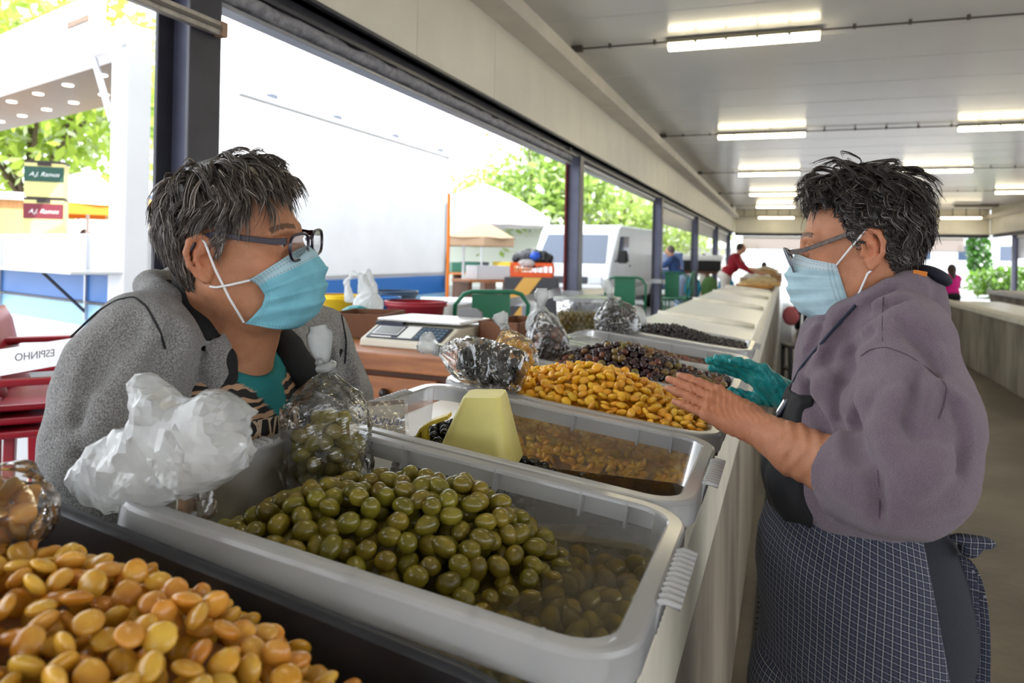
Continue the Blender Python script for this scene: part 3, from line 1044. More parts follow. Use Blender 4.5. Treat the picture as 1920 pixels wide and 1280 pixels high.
m_brine2 = mat_film('dark_brine', (120, 96, 70), (52, 40, 28), 0.55, rough=0.03, translucent=0.3, ior=1.33)
brine('dark_olive_brine', -0.52, XI1 + 0.002, B0 + 0.0, B1 - 0.0, 1.072, m_brine2, 'dark brine in the black olive tub')

# --- C: lupins
m_lup = glossy_food('lupin_bean_skin', (240, 190, 62), (224, 160, 36), 0.22, 40, 0.12, 0.012, sss=0.1)
lupins = [lupin_mesh('lupin_bean', m_lup, 0.0112, s) for s in range(20, 27)]
yC = TUB_Y['C']; C0, C1 = yC - 0.172, yC + 0.172
hC = lump(-0.40, yC + 0.0, 0.19, 0.17, 0.10)
hC2 = lump(-0.58, yC - 0.05, 0.10, 0.16, 0.02)
topC = lambda x, y: 1.14 + hC(x, y) + hC2(x, y) + 0.012 * max(0, -(x + 0.35)) / 0.3
PC = pack(XI0, XI1 + 0.004, C0, C1, topC, 0.034, 0.0097, 9000, 8)
scatter('lupin_bean', PC, 150, lupins, 'one of the yellow lupin beans heaped in the tub below the hands', 'yellow lupin beans heaped in the tub below the hands', 'lupin bean', lambda p: (p[2] - topC(p[0], p[1])) * 1.0 - 0.03 * (p[1] - yC), 9, flat=True, tiltmax=0.55, core=heap_core('lupin_heap_core', XI0 + 0.005, XI1 - 0.012, C0 + 0.02, C1 - 0.008, lambda x, y: topC(x, y) - 0.034, tfloor(), mat('lupin_mass', (226, 164, 52), 0.5, var=0.2, vscale=60), 'lower mass of lupin beans in the heaped tub', 'lupin heap'))
# beans pressed against the walls of the tub
wall_pts = []
for k in range(520):
    x = RNG.uniform(XI0 + 0.02, XI1 - 0.03); zl = tfloor()(x) + 0.012
    wall_pts.append((x, C0 + 0.009 + RNG.uniform(0, 0.005), RNG.uniform(zl, 1.142 + 0.02 * (-(x + 0.14)))))
for k in range(130):
    y = RNG.uniform(C0 + 0.03, C1 - 0.03)
    wall_pts.append((XI1 - 0.018 - RNG.uniform(0, 0.006), y, RNG.uniform(tfloor()(XI1) + 0.012, 1.135)))
scatter('lupin_wall', np.array(wall_pts), 0, lupins, '', '', 'lupin', lambda p: 0, 10, stuff_label='lupin beans pressed against the clear tub wall')
m_brine3 = mat_film('lupin_brine', (244, 222, 170), (222, 190, 120), 0.18, rough=0.02, translucent=0.3, ior=1.33)
brine('lupin_brine', -0.30, XI1 + 0.01, C0 - 0.004, C1 + 0.004, 1.141, m_brine3, 'shallow brine at the low end of the lupin tub')

# --- D, D2, E: brown and dark olives
def mixed_olives(key, mats, sizes, label, group, peak, seed, n1, base=1.14, r=0.0095, depth=0.03, tries=7000, xlo=XI0, lumps=None, corecol=(46, 28, 24)):
    yc = TUB_Y[key]; a0, a1 = yc - 0.172, yc + 0.172
    top = lambda x, y: base + peak(x, y)
    P = pack(xlo, XI1, a0, a1, top, depth, r, tries, seed)
    # alternate the skins
    meshes = []
    for mm in mats:
        meshes += [olive_mesh('brown_olive', mm, *sz, seed * 7 + i) for i, sz in enumerate(sizes)]
    scatter('brown_olive' if key != 'E' else 'wrinkled_olive', P, n1, meshes, label, group, 'olive', lambda p: (p[2] - top(p[0], p[1])) - 0.03 * (p[1] - yc), seed + 1, core=heap_core('brown_olive_heap_core', xlo + 0.005, XI1 - 0.012, a0 + 0.008, a1 - 0.008, lambda x, y: top(x, y) - depth - 0.002, tfloor(), mat('mass_' + key, corecol, 0.5), 'lower mass of olives in ' + group.split(' in ')[-1], 'olive heap'))
m_o1 = glossy_food('purple_black_olive', (58, 32, 36), (34, 18, 22), 0.14, 40, 0.3, 0.02)
m_o2 = glossy_food('brown_olive_skin', (122, 78, 46), (84, 44, 32), 0.16, 50, 0.2, 0.03)
m_o3 = glossy_food('khaki_olive_skin', (128, 110, 52), (96, 74, 38), 0.16, 50, 0.2, 0.02)
m_o4 = glossy_food('wrinkled_black_olive', (36, 26, 26), (20, 15, 16), 0.3, 60, 0.3, 0.01)
mixed_olives('D', [m_o1, m_o1, m_o2, m_o3], [(0.0122, 0.0108), (0.0115, 0.0105)], 'one of the mixed brown and purple olives heaped behind the lupins', 'mixed olives in the tub behind the lupins', lump(-0.44, TUB_Y['D'], 0.20, 0.17, 0.10), 31, 190)
mixed_olives('D2', [m_o2, m_o3, m_o1], [(0.0122, 0.0108), (0.0115, 0.0105)], 'one of the paler reddish olives in the half hidden tub', 'paler olives in the half hidden tub', lump(-0.50, TUB_Y['D2'], 0.18, 0.16, 0.06), 37, 110, base=1.125)
mixed_olives('E', [m_o4, m_o4, m_o4, m_o1], [(0.0100, 0.0082), (0.0092, 0.0078)], 'one of the small wrinkled dark olives in the farthest tub', 'wrinkled dark olives in the farthest tub', lump(-0.46, TUB_Y['E'], 0.20, 0.2, 0.075), 41, 200, base=1.140, r=0.0078)

# --- black tray of lupins nearest the camera
m_blackpl = mat('black_plastic_tray', (34, 36, 42), 0.35, var=0.25, vscale=12, bump=0.08, bscale=30)
def black_tray():
    L, W, D = 0.74, 0.42, 0.16
    tilt = math.radians(9.0)
    cx, cy, cz = -0.535, 0.366, 1.138
    base = Vector((cx, cy, cz)) + Matrix.Rotation(tilt, 4, 'Y') @ Vector((0, 0, -D + 0.04))
    t = empty('black_tray', base, rot=(0, tilt, 0), label='large black plastic tray of lupin beans at the lower left', cat='tray')
    rr = rrect
    loft([(rr(0.01, 0.01, 0.002), 0.0), (rr(L - 0.11, W - 0.09, 0.05), 0.0), (rr(L - 0.09, W - 0.07, 0.055), 0.012), (rr(L - 0.03, W - 0.026, 0.07), D)]).build('tray_wall', m_blackpl, t, smooth=True)
    loft([(rr(L - 0.03, W - 0.026, 0.07), D), (rr(L - 0.024, W - 0.02, 0.073), D + 0.006), (rr(L - 0.010, W - 0.006, 0.078), D + 0.007), (rr(L, W, 0.08), D + 0.001), (rr(L + 0.002, W + 0.002, 0.08), D - 0.022), (rr(L - 0.06, W - 0.05, 0.05), 0.02), (rr(L - 0.08, W - 0.07, 0.05), -0.004), (rr(0.01, 0.01, 0.002), -0.004)]).build('tray_rim', m_blackpl, t, smooth=True)
    return t
black_tray()
m_lup2 = glossy_food('pale_lupin_skin', (216, 168, 72), (194, 132, 36), 0.24, 40, 0.18, 0.014, sss=0.1)
lup2 = [lupin_mesh('lupin_bean', m_lup2, 0.0116, s) for s in range(30, 38)]
def topT(x, y):
    z = float(np.interp(x, [-.86, -.68, -.54, -.43, -.37, -.32, -.28, -.21], [1.225, 1.220, 1.228, 1.216, 1.192, 1.168, 1.152, 1.132]))
    z -= 0.75 * max(0.0, y - 0.475) + 0.10 * max(0.0, 0.40 - y)
    return z - 0.008
PT = pack(-0.86, -0.215, 0.19, 0.555, topT, 0.036, 0.0100, 9000, 12)
from_cam = lambda p: (p[2] - topT(p[0], p[1])) * 1.0 + (0.03 if (p[1] > 0.33 and p[0] > -0.78) else -0.03)
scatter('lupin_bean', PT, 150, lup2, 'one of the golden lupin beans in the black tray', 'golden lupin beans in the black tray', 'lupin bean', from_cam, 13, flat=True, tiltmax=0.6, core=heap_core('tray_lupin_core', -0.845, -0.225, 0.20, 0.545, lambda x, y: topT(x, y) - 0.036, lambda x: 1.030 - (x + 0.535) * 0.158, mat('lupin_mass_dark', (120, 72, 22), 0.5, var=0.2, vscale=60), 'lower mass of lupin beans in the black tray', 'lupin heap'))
# ------------------------------------------------------------------ people
class HeadFrame:
    def __init__(self, o, f, u=(0, 0, 1), s=1.0):
        self.o = np.asarray(o, float); self.R = rot_axes(f, u); self.s = s
    def __call__(self, *p):
        p = p[0] if len(p) == 1 else p
        return self.o + self.R @ (np.asarray(p, float) * self.s)
    def inv(self, P):
        return ((np.asarray(P) - self.o) @ self.R) / self.s

def skull(fd, h):
    s = h.s; R = h.R
    def ell(c, r, k, op='add', RR=None): fd.ell(h(c), np.asarray(r, float) * s, k, R if RR is None else R @ RR, op)
    def cap(a, b, ra, rb, k, op='add'): fd.cap(h(a), h(b), ra * s, rb * s, k, op)
    ell((-.006, 0, .046), (.089, .072, .080), .01)
    ell((.026, 0, -.018), (.063, .059, .084), .03)
    ell((.048, 0, -.076), (.038, .038, .031), .02)
    for y in (-1, 1):
        cap((-.008, y * .054, -.040), (.050, y * .024, -.088), .017, .016, .03)
        ell((.056, y * .040, -.018), (.030, .024, .026), .02)
        cap((.084, y * .010, .030), (.070, y * .045, .029), .0085, .0075, .014)
        ell((.093, y * .031, .011), (.018, .017, .011), .012, 'sub')
        ell((.072, y * .031, .0105), (.0122, .0122, .0122), .001)
        pts = [(.0735 + .011 * math.cos(a) * 0.9, y * .031 + .0135 * math.sin(a), .0135 + .004 * math.cos(a)) for a in np.linspace(-1.35, 1.35, 7)]
        for a, b in zip(pts[:-1], pts[1:]): cap(a, b, .0028, .0028, .003)
        pts = [(.073 + .010 * math.cos(a) * 0.9, y * .031 + .0135 * math.sin(a), .0065 - .002 * math.cos(a)) for a in np.linspace(-1.35, 1.35, 7)]
        for a, b in zip(pts[:-1], pts[1:]): cap(a, b, .0026, .0026, .004)
        ell((.095, y * .0115, -.032), (.010, .007, .008), .006)
        ear(fd, h, y)
    cap((.086, 0, .020), (.103, 0, -.022), .0072, .0096, .014)
    ell((.104, 0, -.027), (.0105, .0110, .0092), .008)
    ell((.087, 0, -.058), (.009, .022, .0055), .006)
    ell((.086, 0, -.067), (.009, .019, .0060), .006)

def ear(fd, h, y):
    s = h.s
    def q(x, z, o=0.0): return h((x - .008, y * (.0715 + o + .42 * max(0, -(x - .008))), z))
    hx = [(.004, .002), (.010, .016), (.006, .029), (-.006, .035), (-.018, .029), (-.024, .014), (-.022, -.004), (-.014, -.018), (-.005, -.026)]
    rs = [.0032, .0036, .0040, .0044, .0046, .0042, .0038, .0042, .0066]
    for i in range(len(hx) - 1):
        fd.cap(q(*hx[i], .004), q(*hx[i + 1], .004), rs[i] * s, rs[i + 1] * s, .003)
    for i in range(8):     # plate behind
        pass
    pl = [(-.004, .024), (-.010, .010), (-.008, -.006), (-.004, -.016)]
    for i in range(3):
        fd.cap(q(*pl[i], -.0035), q(*pl[i + 1], -.0035), .0105 * s, .0095 * s, .004)
    ah = [(-.002, .022), (-.011, .014), (-.013, .002), (-.008, -.012)]
    for i in range(3):
        fd.cap(q(*ah[i], .0045), q(*ah[i + 1], .0045), .0036 * s, .0034 * s, .003)
    fd.ell(q(-.001, .000, .0075), np.array((.0075, .0065, .0095)) * s, .003, h.R, 'sub')
    fd.ell(q(.0075, -.004, .004), np.array((.0042, .004, .0065)) * s, .003, h.R)

def hand(fd, w, d, n, side, spread=0.05, curl=(0.15, 0.2, 0.2), inflate=0.0, scale=1.0, k=0.004, thumb=(0.75, 0.35, 0.3), curls=None):
    """five-fingered hand. w wrist, d pointing direction, n out of the palm, side=+1: thumb lies along n x d"""
    d = Vector(d).normalized(); n = Vector(n); n = (n - d * n.dot(d)).normalized()
    t = n.cross(d) * side
    w = Vector(w)
    a = np.array
    fd.cap(a(w - d * .03), a(w + d * .012), (.026 + inflate) * scale, (.026 + inflate) * scale, .01)
    names = [(.030, .084, .0095, (.040, .025, .021)), (.010, .088, .0097, (.044, .028, .022)), (-.010, .084, .0092, (.040, .026, .022)), (-.029, .077, .0082, (.031, .020, .019))]
    tips = []
    for i, (off, ln, r, ph) in enumerate(names):
        c = curls[i] if curls else curl
        kn = w + (d * ln + t * off) * scale - n * .004
        b0 = w + (d * .006 + t * off * .62) * scale
        fd.cap(a(b0), a(kn), (.0150 + inflate) * scale, (.0108 + inflate) * scale, .014)
        fd.ell(a(kn - n * .0035 * scale), (.0098 + inflate) * scale, .005)
        fd.cap(a(b0 - n * .010 * scale + d * .012), a(kn - n * .006 * scale), (.0032 + inflate) * scale, (.0040 + inflate) * scale, .006)
        dd = (d + t * (off / .03) * spread).normalized()
        p = kn; ang = 0.0
        for j in range(3):
            ang += c[j]
            v = (dd * math.cos(ang) + n * math.sin(ang))
            q = p + v * ph[j] * scale
            r0 = r * (1 - .07 * j) + inflate; r1 = r * (1 - .07 * (j + 1)) - (.0008 if j == 2 else 0) + inflate
            fd.cap(a(p), a(q), r0 * scale, r1 * scale, k)
            if j < 2: fd.ell(a(q), (r1 + .0007) * scale, .003)
            p = q
        tips.append((p, v))
    fd.ell(a(w + (d * .042 + n * .006) * scale), (a((.040, .036, .013)) + inflate) * scale, .012, a([[d[i], t[i], n[i]] for i in range(3)]))
    # thumb leaves the side of the palm near its base
    b = w + (d * .018 + t * .026 + n * .008) * scale
    td = (d * math.cos(thumb[0]) + t * math.sin(thumb[0]) + n * .35).normalized()
    p1 = b + td * .040 * scale
    fd.cap(a(b), a(p1), (.0155 + inflate) * scale, (.0125 + inflate) * scale, .012)
    td2 = (td * math.cos(thumb[1]) + d * math.sin(thumb[1])).normalized()
    p2 = p1 + td2 * .031 * scale
    fd.cap(a(p1), a(p2), (.0115 + inflate) * scale, (.0102 + inflate) * scale, .005)
    td3 = (td2 * math.cos(thumb[2]) + d * math.sin(thumb[2])).normalized()
    p3 = p2 + td3 * .022 * scale
    fd.cap(a(p2), a(p3), (.0102 + inflate) * scale, (.0088 + inflate) * scale, .005)
    return tips

def paint_skin(me, h, skin, origin, red=(0.75, 0.33, 0.25), brow=(40, 33, 30), extra=None):
    n = len(me.vertices)
    co = np.zeros(n * 3, np.float32); me.vertices.foreach_get('co', co)
    W = co.reshape(-1, 3) + np.asarray(origin)
    L = h.inv(W)
    base = np.array(S(skin)[:3])
    C = np.tile(base, (n, 1))
    def mixin(mask, col, f):
        C[:] = C * (1 - (mask * f)[:, None]) + np.array(col)[None] * (mask * f)[:, None]
    redc = base * np.array((1.05, .72, .66))
    def g(c, r): return np.exp(-(((L - np.array(c)) / np.array(r)) ** 2).sum(1))
    for y in (-1, 1):
        mixin(g((-.02, y * .082, .005), (.02, .012, .035)), redc, .7)
        mixin(g((.07, y * .045, -.02), (.025, .025, .022)), redc, .5)
        # brow
        bx = np.abs(L[:, 1] * y - .030) < .021
        zc = .0330 + .004 * (1 - ((L[:, 1] * y - .028) / .021) ** 2)
        mixin((bx & (np.abs(L[:, 2] - zc) < .0038) & (L[:, 0] > .06)).astype(float), np.array(S(brow)[:3]), .75)
        # eye
        c = np.array((.072, y * .031, .0105))
        dd = np.linalg.norm(L - c, axis=1)
        ev = (dd < .0128) & (L[:, 0] > .079) & (np.abs(L[:, 2] - .0105) < .0042)
        mixin(ev.astype(float), (.62, .58, .54), 1.0)
        ir = ev & (np.hypot(L[:, 1] - y * .031, L[:, 2] - .0105) < .0055)
        mixin(ir.astype(float), (.03, .018, .01), 1.0)
    mixin(g((.112, 0, -.027), (.014, .016, .012)), redc, .6)
    mixin(((np.abs(L[:, 2] + .0625) < .0095) & (np.abs(L[:, 1]) < .023) & (L[:, 0] > .084)).astype(float), base * np.array((.95, .55, .55)), .7)
    if extra: extra(W, C)
    ca = me.color_attributes.new('skin', 'FLOAT_COLOR', 'POINT')
    ca.data.foreach_set('color', np.concatenate([C, np.ones((n, 1))], 1).astype(np.float32).ravel())

def skin_mat(name, bump=0.25):
    m = mat(name, (200, 140, 110), 0.48, bump=bump, bscale=420, subsurf=0.12, attr='skin', spec=0.35, var=0.07, vscale=60)
    # noise multiplies around one
    nt = m.node_tree
    for nd in nt.nodes:
        if nd.type == 'VALTORGB':
            nd.color_ramp.elements[0].color = (.86, .82, .80, 1); nd.color_ramp.elements[1].color = (1, 1, 1, 1)
    return m

# ---- hair
def hair(h, parent, origin, name, n, inside, flow, length, layer, curl, palette, seed, width=(.0007, .0012), base_col=(36, 30, 28), scalp_c=(-.006, 0, .031), scalp_r=(.0915, .0768, .098), seg=8, cap_lift=0.0015, per_lock=16, gather=.75, fray=.0025):
    rg = np.random.default_rng(seed)
    sc = np.array(scalp_c); sr = np.array(scalp_r)
    # seeds on the scalp
    P = []
    while len(P) < n:
        v = rg.normal(size=(n, 3)); v /= np.linalg.norm(v, axis=1)[:, None]
        p = sc + v * sr
        P += list(p[inside(p)])
    P = np.array(P[:n])
    # locks: guides are combed over the scalp, strands gather towards their guide
    ncl = max(80, int(n / per_lock))
    gi = rg.permutation(n)[:ncl]; GP = P[gi]
    cl = np.array([np.argmin(((GP - p) ** 2).sum(1)) for p in P])
    ln = length(GP) * rg.uniform(.75, 1.2, ncl); lay = layer(GP) * rg.uniform(.25, 1.15, ncl)
    ph1, ph2 = rg.uniform(0, 6.28, ncl), rg.uniform(0, 6.28, ncl); cd = rg.normal(0, 1, (ncl, 3))
    X = GP.copy(); path = [X.copy()]
    def push(X, lay, t, soft=.6):
        e = (X - sc) / sr; q = np.linalg.norm(e, axis=1)
        want = 1 + (lay * min(1, .3 + 1.4 * t) + .002) / .085
        q2 = np.where(q < want, q + (want - q) * .7, q + (want - q) * soft)
        return sc + (e * (q2 / np.maximum(q, 1e-6))[:, None]) * sr
    for k in range(1, seg + 1):
        t = k / seg
        e = (X - sc) / sr
        nn = e / sr; nn /= np.linalg.norm(nn, axis=1)[:, None]
        f = flow(X, t)
        f = f - nn * (f * nn).sum(1)[:, None]
        f /= np.maximum(np.linalg.norm(f, axis=1)[:, None], 1e-6)
        s1 = np.cross(nn, f)
        w1 = curl[0] * np.sin(curl[1] * t * 6.28 + ph1)[:, None] * s1 + curl[0] * .8 * np.cos(curl[1] * t * 6.28 + ph1)[:, None] * nn
        X = X + (f + .35 * cd * curl[2] + w1) * (ln / seg)[:, None]
        X = push(X, lay, t)
        path.append(X.copy())
    G = np.stack(path, 1)
    tt_ = np.linspace(0, 1, seg + 1)[None, :, None]
    off = (P - GP[cl])[:, None, :] * (1 - gather * tt_ ** .8)
    wig = rg.normal(0, 1, (n, 1, 3)) * .0016 * tt_ + rg.normal(0, 1, (n, 1, 3)) * fray * tt_ ** 2
    lens = rg.uniform(.7, 1.05, n)
    # shorten strands along their guide
    kk = np.linspace(0, seg, seg + 1)[None, :] * lens[:, None]
    k0 = np.clip(np.floor(kk).astype(int), 0, seg - 1); fr = (kk - k0)[..., None]
    Gs = G[cl]
    ii = np.arange(n)[:, None]
    path = Gs[ii, k0] * (1 - fr) + Gs[ii, k0 + 1] * fr + off + wig
    for k in range(seg + 1):                       # never below the scalp
        e = (path[:, k] - sc) / sr; q = np.linalg.norm(e, axis=1)
        q2 = np.maximum(q, 1.012 + .02 * rg.random(n))
        path[:, k] = sc + (e * (q2 / q)[:, None]) * sr
    Wp = h.o + (path * h.s) @ h.R.T - np.asarray(origin)
    wd = rg.uniform(*width, n)
    K = seg + 1
    tang = np.gradient(Wp, axis=1); tang /= np.maximum(np.linalg.norm(tang, axis=2, keepdims=True), 1e-9)
    ref = rg.normal(size=(n, 1, 3)); a = np.cross(tang, np.broadcast_to(ref, tang.shape)); a /= np.maximum(np.linalg.norm(a, axis=2, keepdims=True), 1e-9)
    b = np.cross(tang, a)
    tt = np.linspace(0, 1, K)[None, :, None]
    rad = wd[:, None, None] * (1 - .75 * tt ** 2)
    V = np.stack([Wp + rad * (a * math.cos(x) + b * math.sin(x)) for x in (0, 2.094, 4.189)], 2)   # n,K,3,3
    V = V.reshape(-1, 3)
    I = np.arange(n)[:, None, None] * K * 3 + np.arange(K - 1)[None, :, None] * 3 + np.arange(3)[None, None, :]
    J = np.arange(n)[:, None, None] * K * 3 + np.arange(K - 1)[None, :, None] * 3 + ((np.arange(3) + 1) % 3)[None, None, :]
    Q = np.stack([I, J, J + 3, I + 3], 3).reshape(-1, 4)
    pal = np.array([S(c)[:3] for c in palette[0]]); pw = np.array(palette[1], float)
    gb = palette[2](P) if len(palette) > 2 else np.zeros(n)
    idx = np.array([rg.choice(len(pal), p=(lambda w: w / w.sum())(pw * np.where(np.arange(len(pal)) >= len(pal) // 2, 1 + 3 * g_, 1.0))) for g_ in gb])
    C = pal[idx] * rg.uniform(.75, 1.2, (n, 1))
    C = np.repeat(C, K * 3, axis=0)
    # scalp cap
    cap_v, cap_q = [], []
    nu, nv = 40, 24
    for i in range(nv + 1):
        th = math.pi * i / nv
        for j in range(nu):
            ph = 2 * math.pi * j / nu
            cap_v.append((math.sin(th) * math.cos(ph), math.sin(th) * math.sin(ph), math.cos(th)))
    ok = inside(sc + np.array(cap_v) * sr)
    cv = sc + np.array(cap_v) * (sr + cap_lift + .55 * np.maximum(layer(sc + np.array(cap_v) * sr), 0)[:, None])
    for i in range(nv):
        for j in range(nu):
            q = (i * nu + j, i * nu + (j + 1) % nu, (i + 1) * nu + (j + 1) % nu, (i + 1) * nu + j)
            if all(ok[list(q)]): cap_q.append(q)
    cw = h.o + (cv * h.s) @ h.R.T - np.asarray(origin)
    n0 = len(V)
    V = np.concatenate([V, cw]); Q = np.concatenate([Q, np.array(cap_q) + n0])
    C = np.concatenate([C, np.tile(np.array(S(base_col)[:3]), (len(cw), 1))])
    me = bpy.data.meshes.new(name)
    me.vertices.add(len(V)); me.vertices.foreach_set('co', V.astype(np.float32).ravel())
    me.loops.add(len(Q) * 4); me.loops.foreach_set('vertex_index', Q.astype(np.int32).ravel())
    me.polygons.add(len(Q)); me.polygons.foreach_set('loop_start', np.arange(0, len(Q) * 4, 4, dtype=np.int32))
    me.polygons.foreach_set('use_smooth', np.ones(len(Q), bool))
    me.update(calc_edges=True)
    ca = me.color_attributes.new('strand', 'FLOAT_COLOR', 'POINT')
    ca.data.foreach_set('color', np.concatenate([C, np.ones((len(C), 1))], 1).astype(np.float32).ravel())
    me.materials.append(mat('hair_strands', (60, 50, 46), 0.38, attr='strand', spec=0.5))
    o = bpy.data.objects.new('hair', me); link(o, parent)
    return o

# ---- surgical mask, in head space
def mask_mat(name, c_main, c_band):
    m, nt, b = _nodes(name)
    L = nt.links.new; N = nt.nodes.new
    uv = N('ShaderNodeUVMap'); sp = N('ShaderNodeSeparateXYZ'); L(uv.outputs[0], sp.inputs[0])
    def math_(op, a, v=None, v2=None):
        n = N('ShaderNodeMath'); n.operation = op
        if hasattr(a, 'links'): L(a, n.inputs[0])
        else: n.inputs[0].default_value = a
        for k, x in enumerate((v, v2)):
            if x is None: continue
            if hasattr(x, 'links'): L(x, n.inputs[k + 1])
            else: n.inputs[k + 1].default_value = x
        return n.outputs[0]
    U, V = sp.outputs[0], sp.outputs[1]
    band = math_('LESS_THAN', V, 0.17)
    def dots(coord, across, pos, wdt, freq):
        a = math_('LESS_THAN', math_('ABSOLUTE', math_('SUBTRACT', across, pos)), wdt)
        c = math_('GREATER_THAN', math_('SINE', math_('MULTIPLY', coord, freq)), 0.1)
        return math_('MULTIPLY', a, c)
    st = None
    for d in (dots(U, V, 0.03, .008, 260), dots(U, V, 0.075, .008, 260), dots(U, V, 0.155, .008, 260), dots(V, U, 0.025, .005, 240), dots(V, U, 0.045, .005, 240), dots(V, U, 0.975, .005, 240), dots(V, U, 0.955, .005, 240), dots(U, V, .965, .008, 260)):
        st = d if st is None else math_('MAXIMUM', st, d)
    mx = N('ShaderNodeMix'); mx.data_type = 'RGBA'
    L(band, mx.inputs['Factor']); mx.inputs['A'].default_value = S(c_main); mx.inputs['B'].default_value = S(c_band)
    nz = N('ShaderNodeTexNoise'); nz.inputs['Scale'].default_value = 45; tc = N('ShaderNodeTexCoord'); L(tc.outputs['Object'], nz.inputs['Vector'])
    m2 = N('ShaderNodeMix'); m2.data_type = 'RGBA'; m2.blend_type = 'MULTIPLY'
    cr = N('ShaderNodeValToRGB'); cr.color_ramp.elements[0].color = (.86, .9, .92, 1); cr.color_ramp.elements[0].position = .35; cr.color_ramp.elements[1].position = .65
    L(nz.outputs['Fac'], cr.inputs['Fac']); m2.inputs['Factor'].default_value = 1
    L(mx.outputs['Result'], m2.inputs['A']); L(cr.outputs['Color'], m2.inputs['B'])
    m3 = N('ShaderNodeMix'); m3.data_type = 'RGBA'
    L(math_('MULTIPLY', st, .45), m3.inputs['Factor']); L(m2.outputs['Result'], m3.inputs['A']); m3.inputs['B'].default_value = S((70, 96, 110))
    L(m3.outputs['Result'], b.inputs['Base Color'])
    b.inputs['Roughness'].default_value = 0.75
    n2 = N('ShaderNodeTexNoise'); n2.inputs['Scale'].default_value = 120; L(tc.outputs['Object'], n2.inputs['Vector'])
    bp = N('ShaderNodeBump'); bp.inputs['Strength'].default_value = .25; bp.inputs['Distance'].default_value = .004
    L(n2.outputs['Fac'], bp.inputs['Height']); L(bp.outputs['Normal'], b.inputs['Normal'])
    # light shines through the thin fabric
    out = nt.nodes['Material Output']; tl = N('ShaderNodeBsdfTranslucent'); L(m3.outputs['Result'], tl.inputs['Color'])
    ms = N('ShaderNodeMixShader'); ms.inputs['Fac'].default_value = .25
    L(b.outputs[0], ms.inputs[1]); L(tl.outputs[0], ms.inputs[2]); L(ms.outputs[0], out.inputs['Surface'])
    MATS[name] = m
    return m

def face_mask(h, parent, origin, m, edge=((.030, .070, -.010), (.034, .066, -.092)), notch=0.0, seed=1, centre=None):
    """pleated mask patch; u across the face, v from nose to chin"""
    cen = centre or [(0, .104, .004), (.12, .113, -.008), (.3, .1225, -.028), (.5, .122, -.052), (.7, .118, -.076), (.86, .105, -.098), (1, .082, -.114)]
    cv = np.array([c[0] for c in cen]); cx = np.array([c[1] for c in cen]); cz = np.array([c[2] for c in cen])
    nu, nv = 60, 54
    V = []; UV = []
    et, eb = np.array(edge[0]), np.array(edge[1])
    for j in range(nv + 1):
        v = j / nv
        xc = np.interp(v, cv, cx); zc = np.interp(v, cv, cz)
        pl = 0.0
        for pz in (.30, .50, .70):            # pleats open downwards
            q = (v - pz) / .13
            if 0 <= q < 1: pl += 0.0042 * (1 - q) * min(1.0, q * 14)
        for i in range(nu + 1):
            u = -1 + 2 * i / nu; au = abs(u)
            th = u * math.pi / 2
            ex = et + (eb - et) * v
            pinch = 1 - .10 * math.sin(v * math.pi)
            x = ex[0] + notch * math.sin(v * math.pi) * au ** 5 + (xc - ex[0]) * math.cos(th) ** .85
            y = math.copysign(ex[1] * pinch * abs(math.sin(th)) ** .95, u)
            wz = au ** 1.6
            z = zc * (1 - wz) + ex[2] * wz
            # sits down over the nose at the top
            if v < .25: x -= .003 * (1 - v / .25) * math.exp(-((au - .33) / .2) ** 2)
            amp = (1 - au ** 3)
            nrm = np.array((math.cos(th), math.sin(th) * .9, -.15))
            p = np.array((x, y, z)) + nrm * (pl * amp + 0.0012 * math.sin(9 * u + 7 * v + seed) * (.4 + au) + .001 * math.sin(23 * v + 5 * u))
            V.append(h(p) - np.asarray(origin)); UV.append((i / nu, v))
    Fq = [(j * (nu + 1) + i, j * (nu + 1) + i + 1, (j + 1) * (nu + 1) + i + 1, (j + 1) * (nu + 1) + i) for j in range(nv) for i in range(nu)]
    me = bpy.data.meshes.new('mask'); me.from_pydata([tuple(p) for p in V], [], Fq)
    uvl = me.uv_layers.new(name='UVMap')
    li = np.zeros(len(me.loops), np.int32); me.loops.foreach_get('vertex_index', li)
    uvl.data.foreach_set('uv', np.array(UV, np.float32)[li].ravel())
    me.materials.append(m); me.polygons.foreach_set('use_smooth', [True] * len(me.polygons)); me.update()
    o = bpy.data.objects.new('face_mask', me); link(o, parent)
    sd = o.modifiers.new('thickness', 'SOLIDIFY'); sd.thickness = 0.0012
    return o

def tube_local(h, pts, r, m, parent, name, origin, n=6, closed=False, sub=1):
    P = [Vector(h(p) - np.asarray(origin)) for p in pts]
    return MB().tube(P, r, n, closed=closed).build(name, m, parent, smooth=True)

def lens_outline(cx, cy, cz, hw, hh, n=28, e=3.2, tilt=0.0, wrap=0.0, drop=0.0):
    out = []
    for i in range(n):
        a = 2 * math.pi * i / n
        c, s = math.cos(a), math.sin(a)
        y = hw * math.copysign(abs(c) ** (2 / e), c); z = hh * math.copysign(abs(s) ** (2 / e), s)
        if z < 0: y *= 1 - drop * (-z / hh)
        out.append((cx + tilt * z - wrap * abs(cy + y), cy + y, cz + z))
    return out

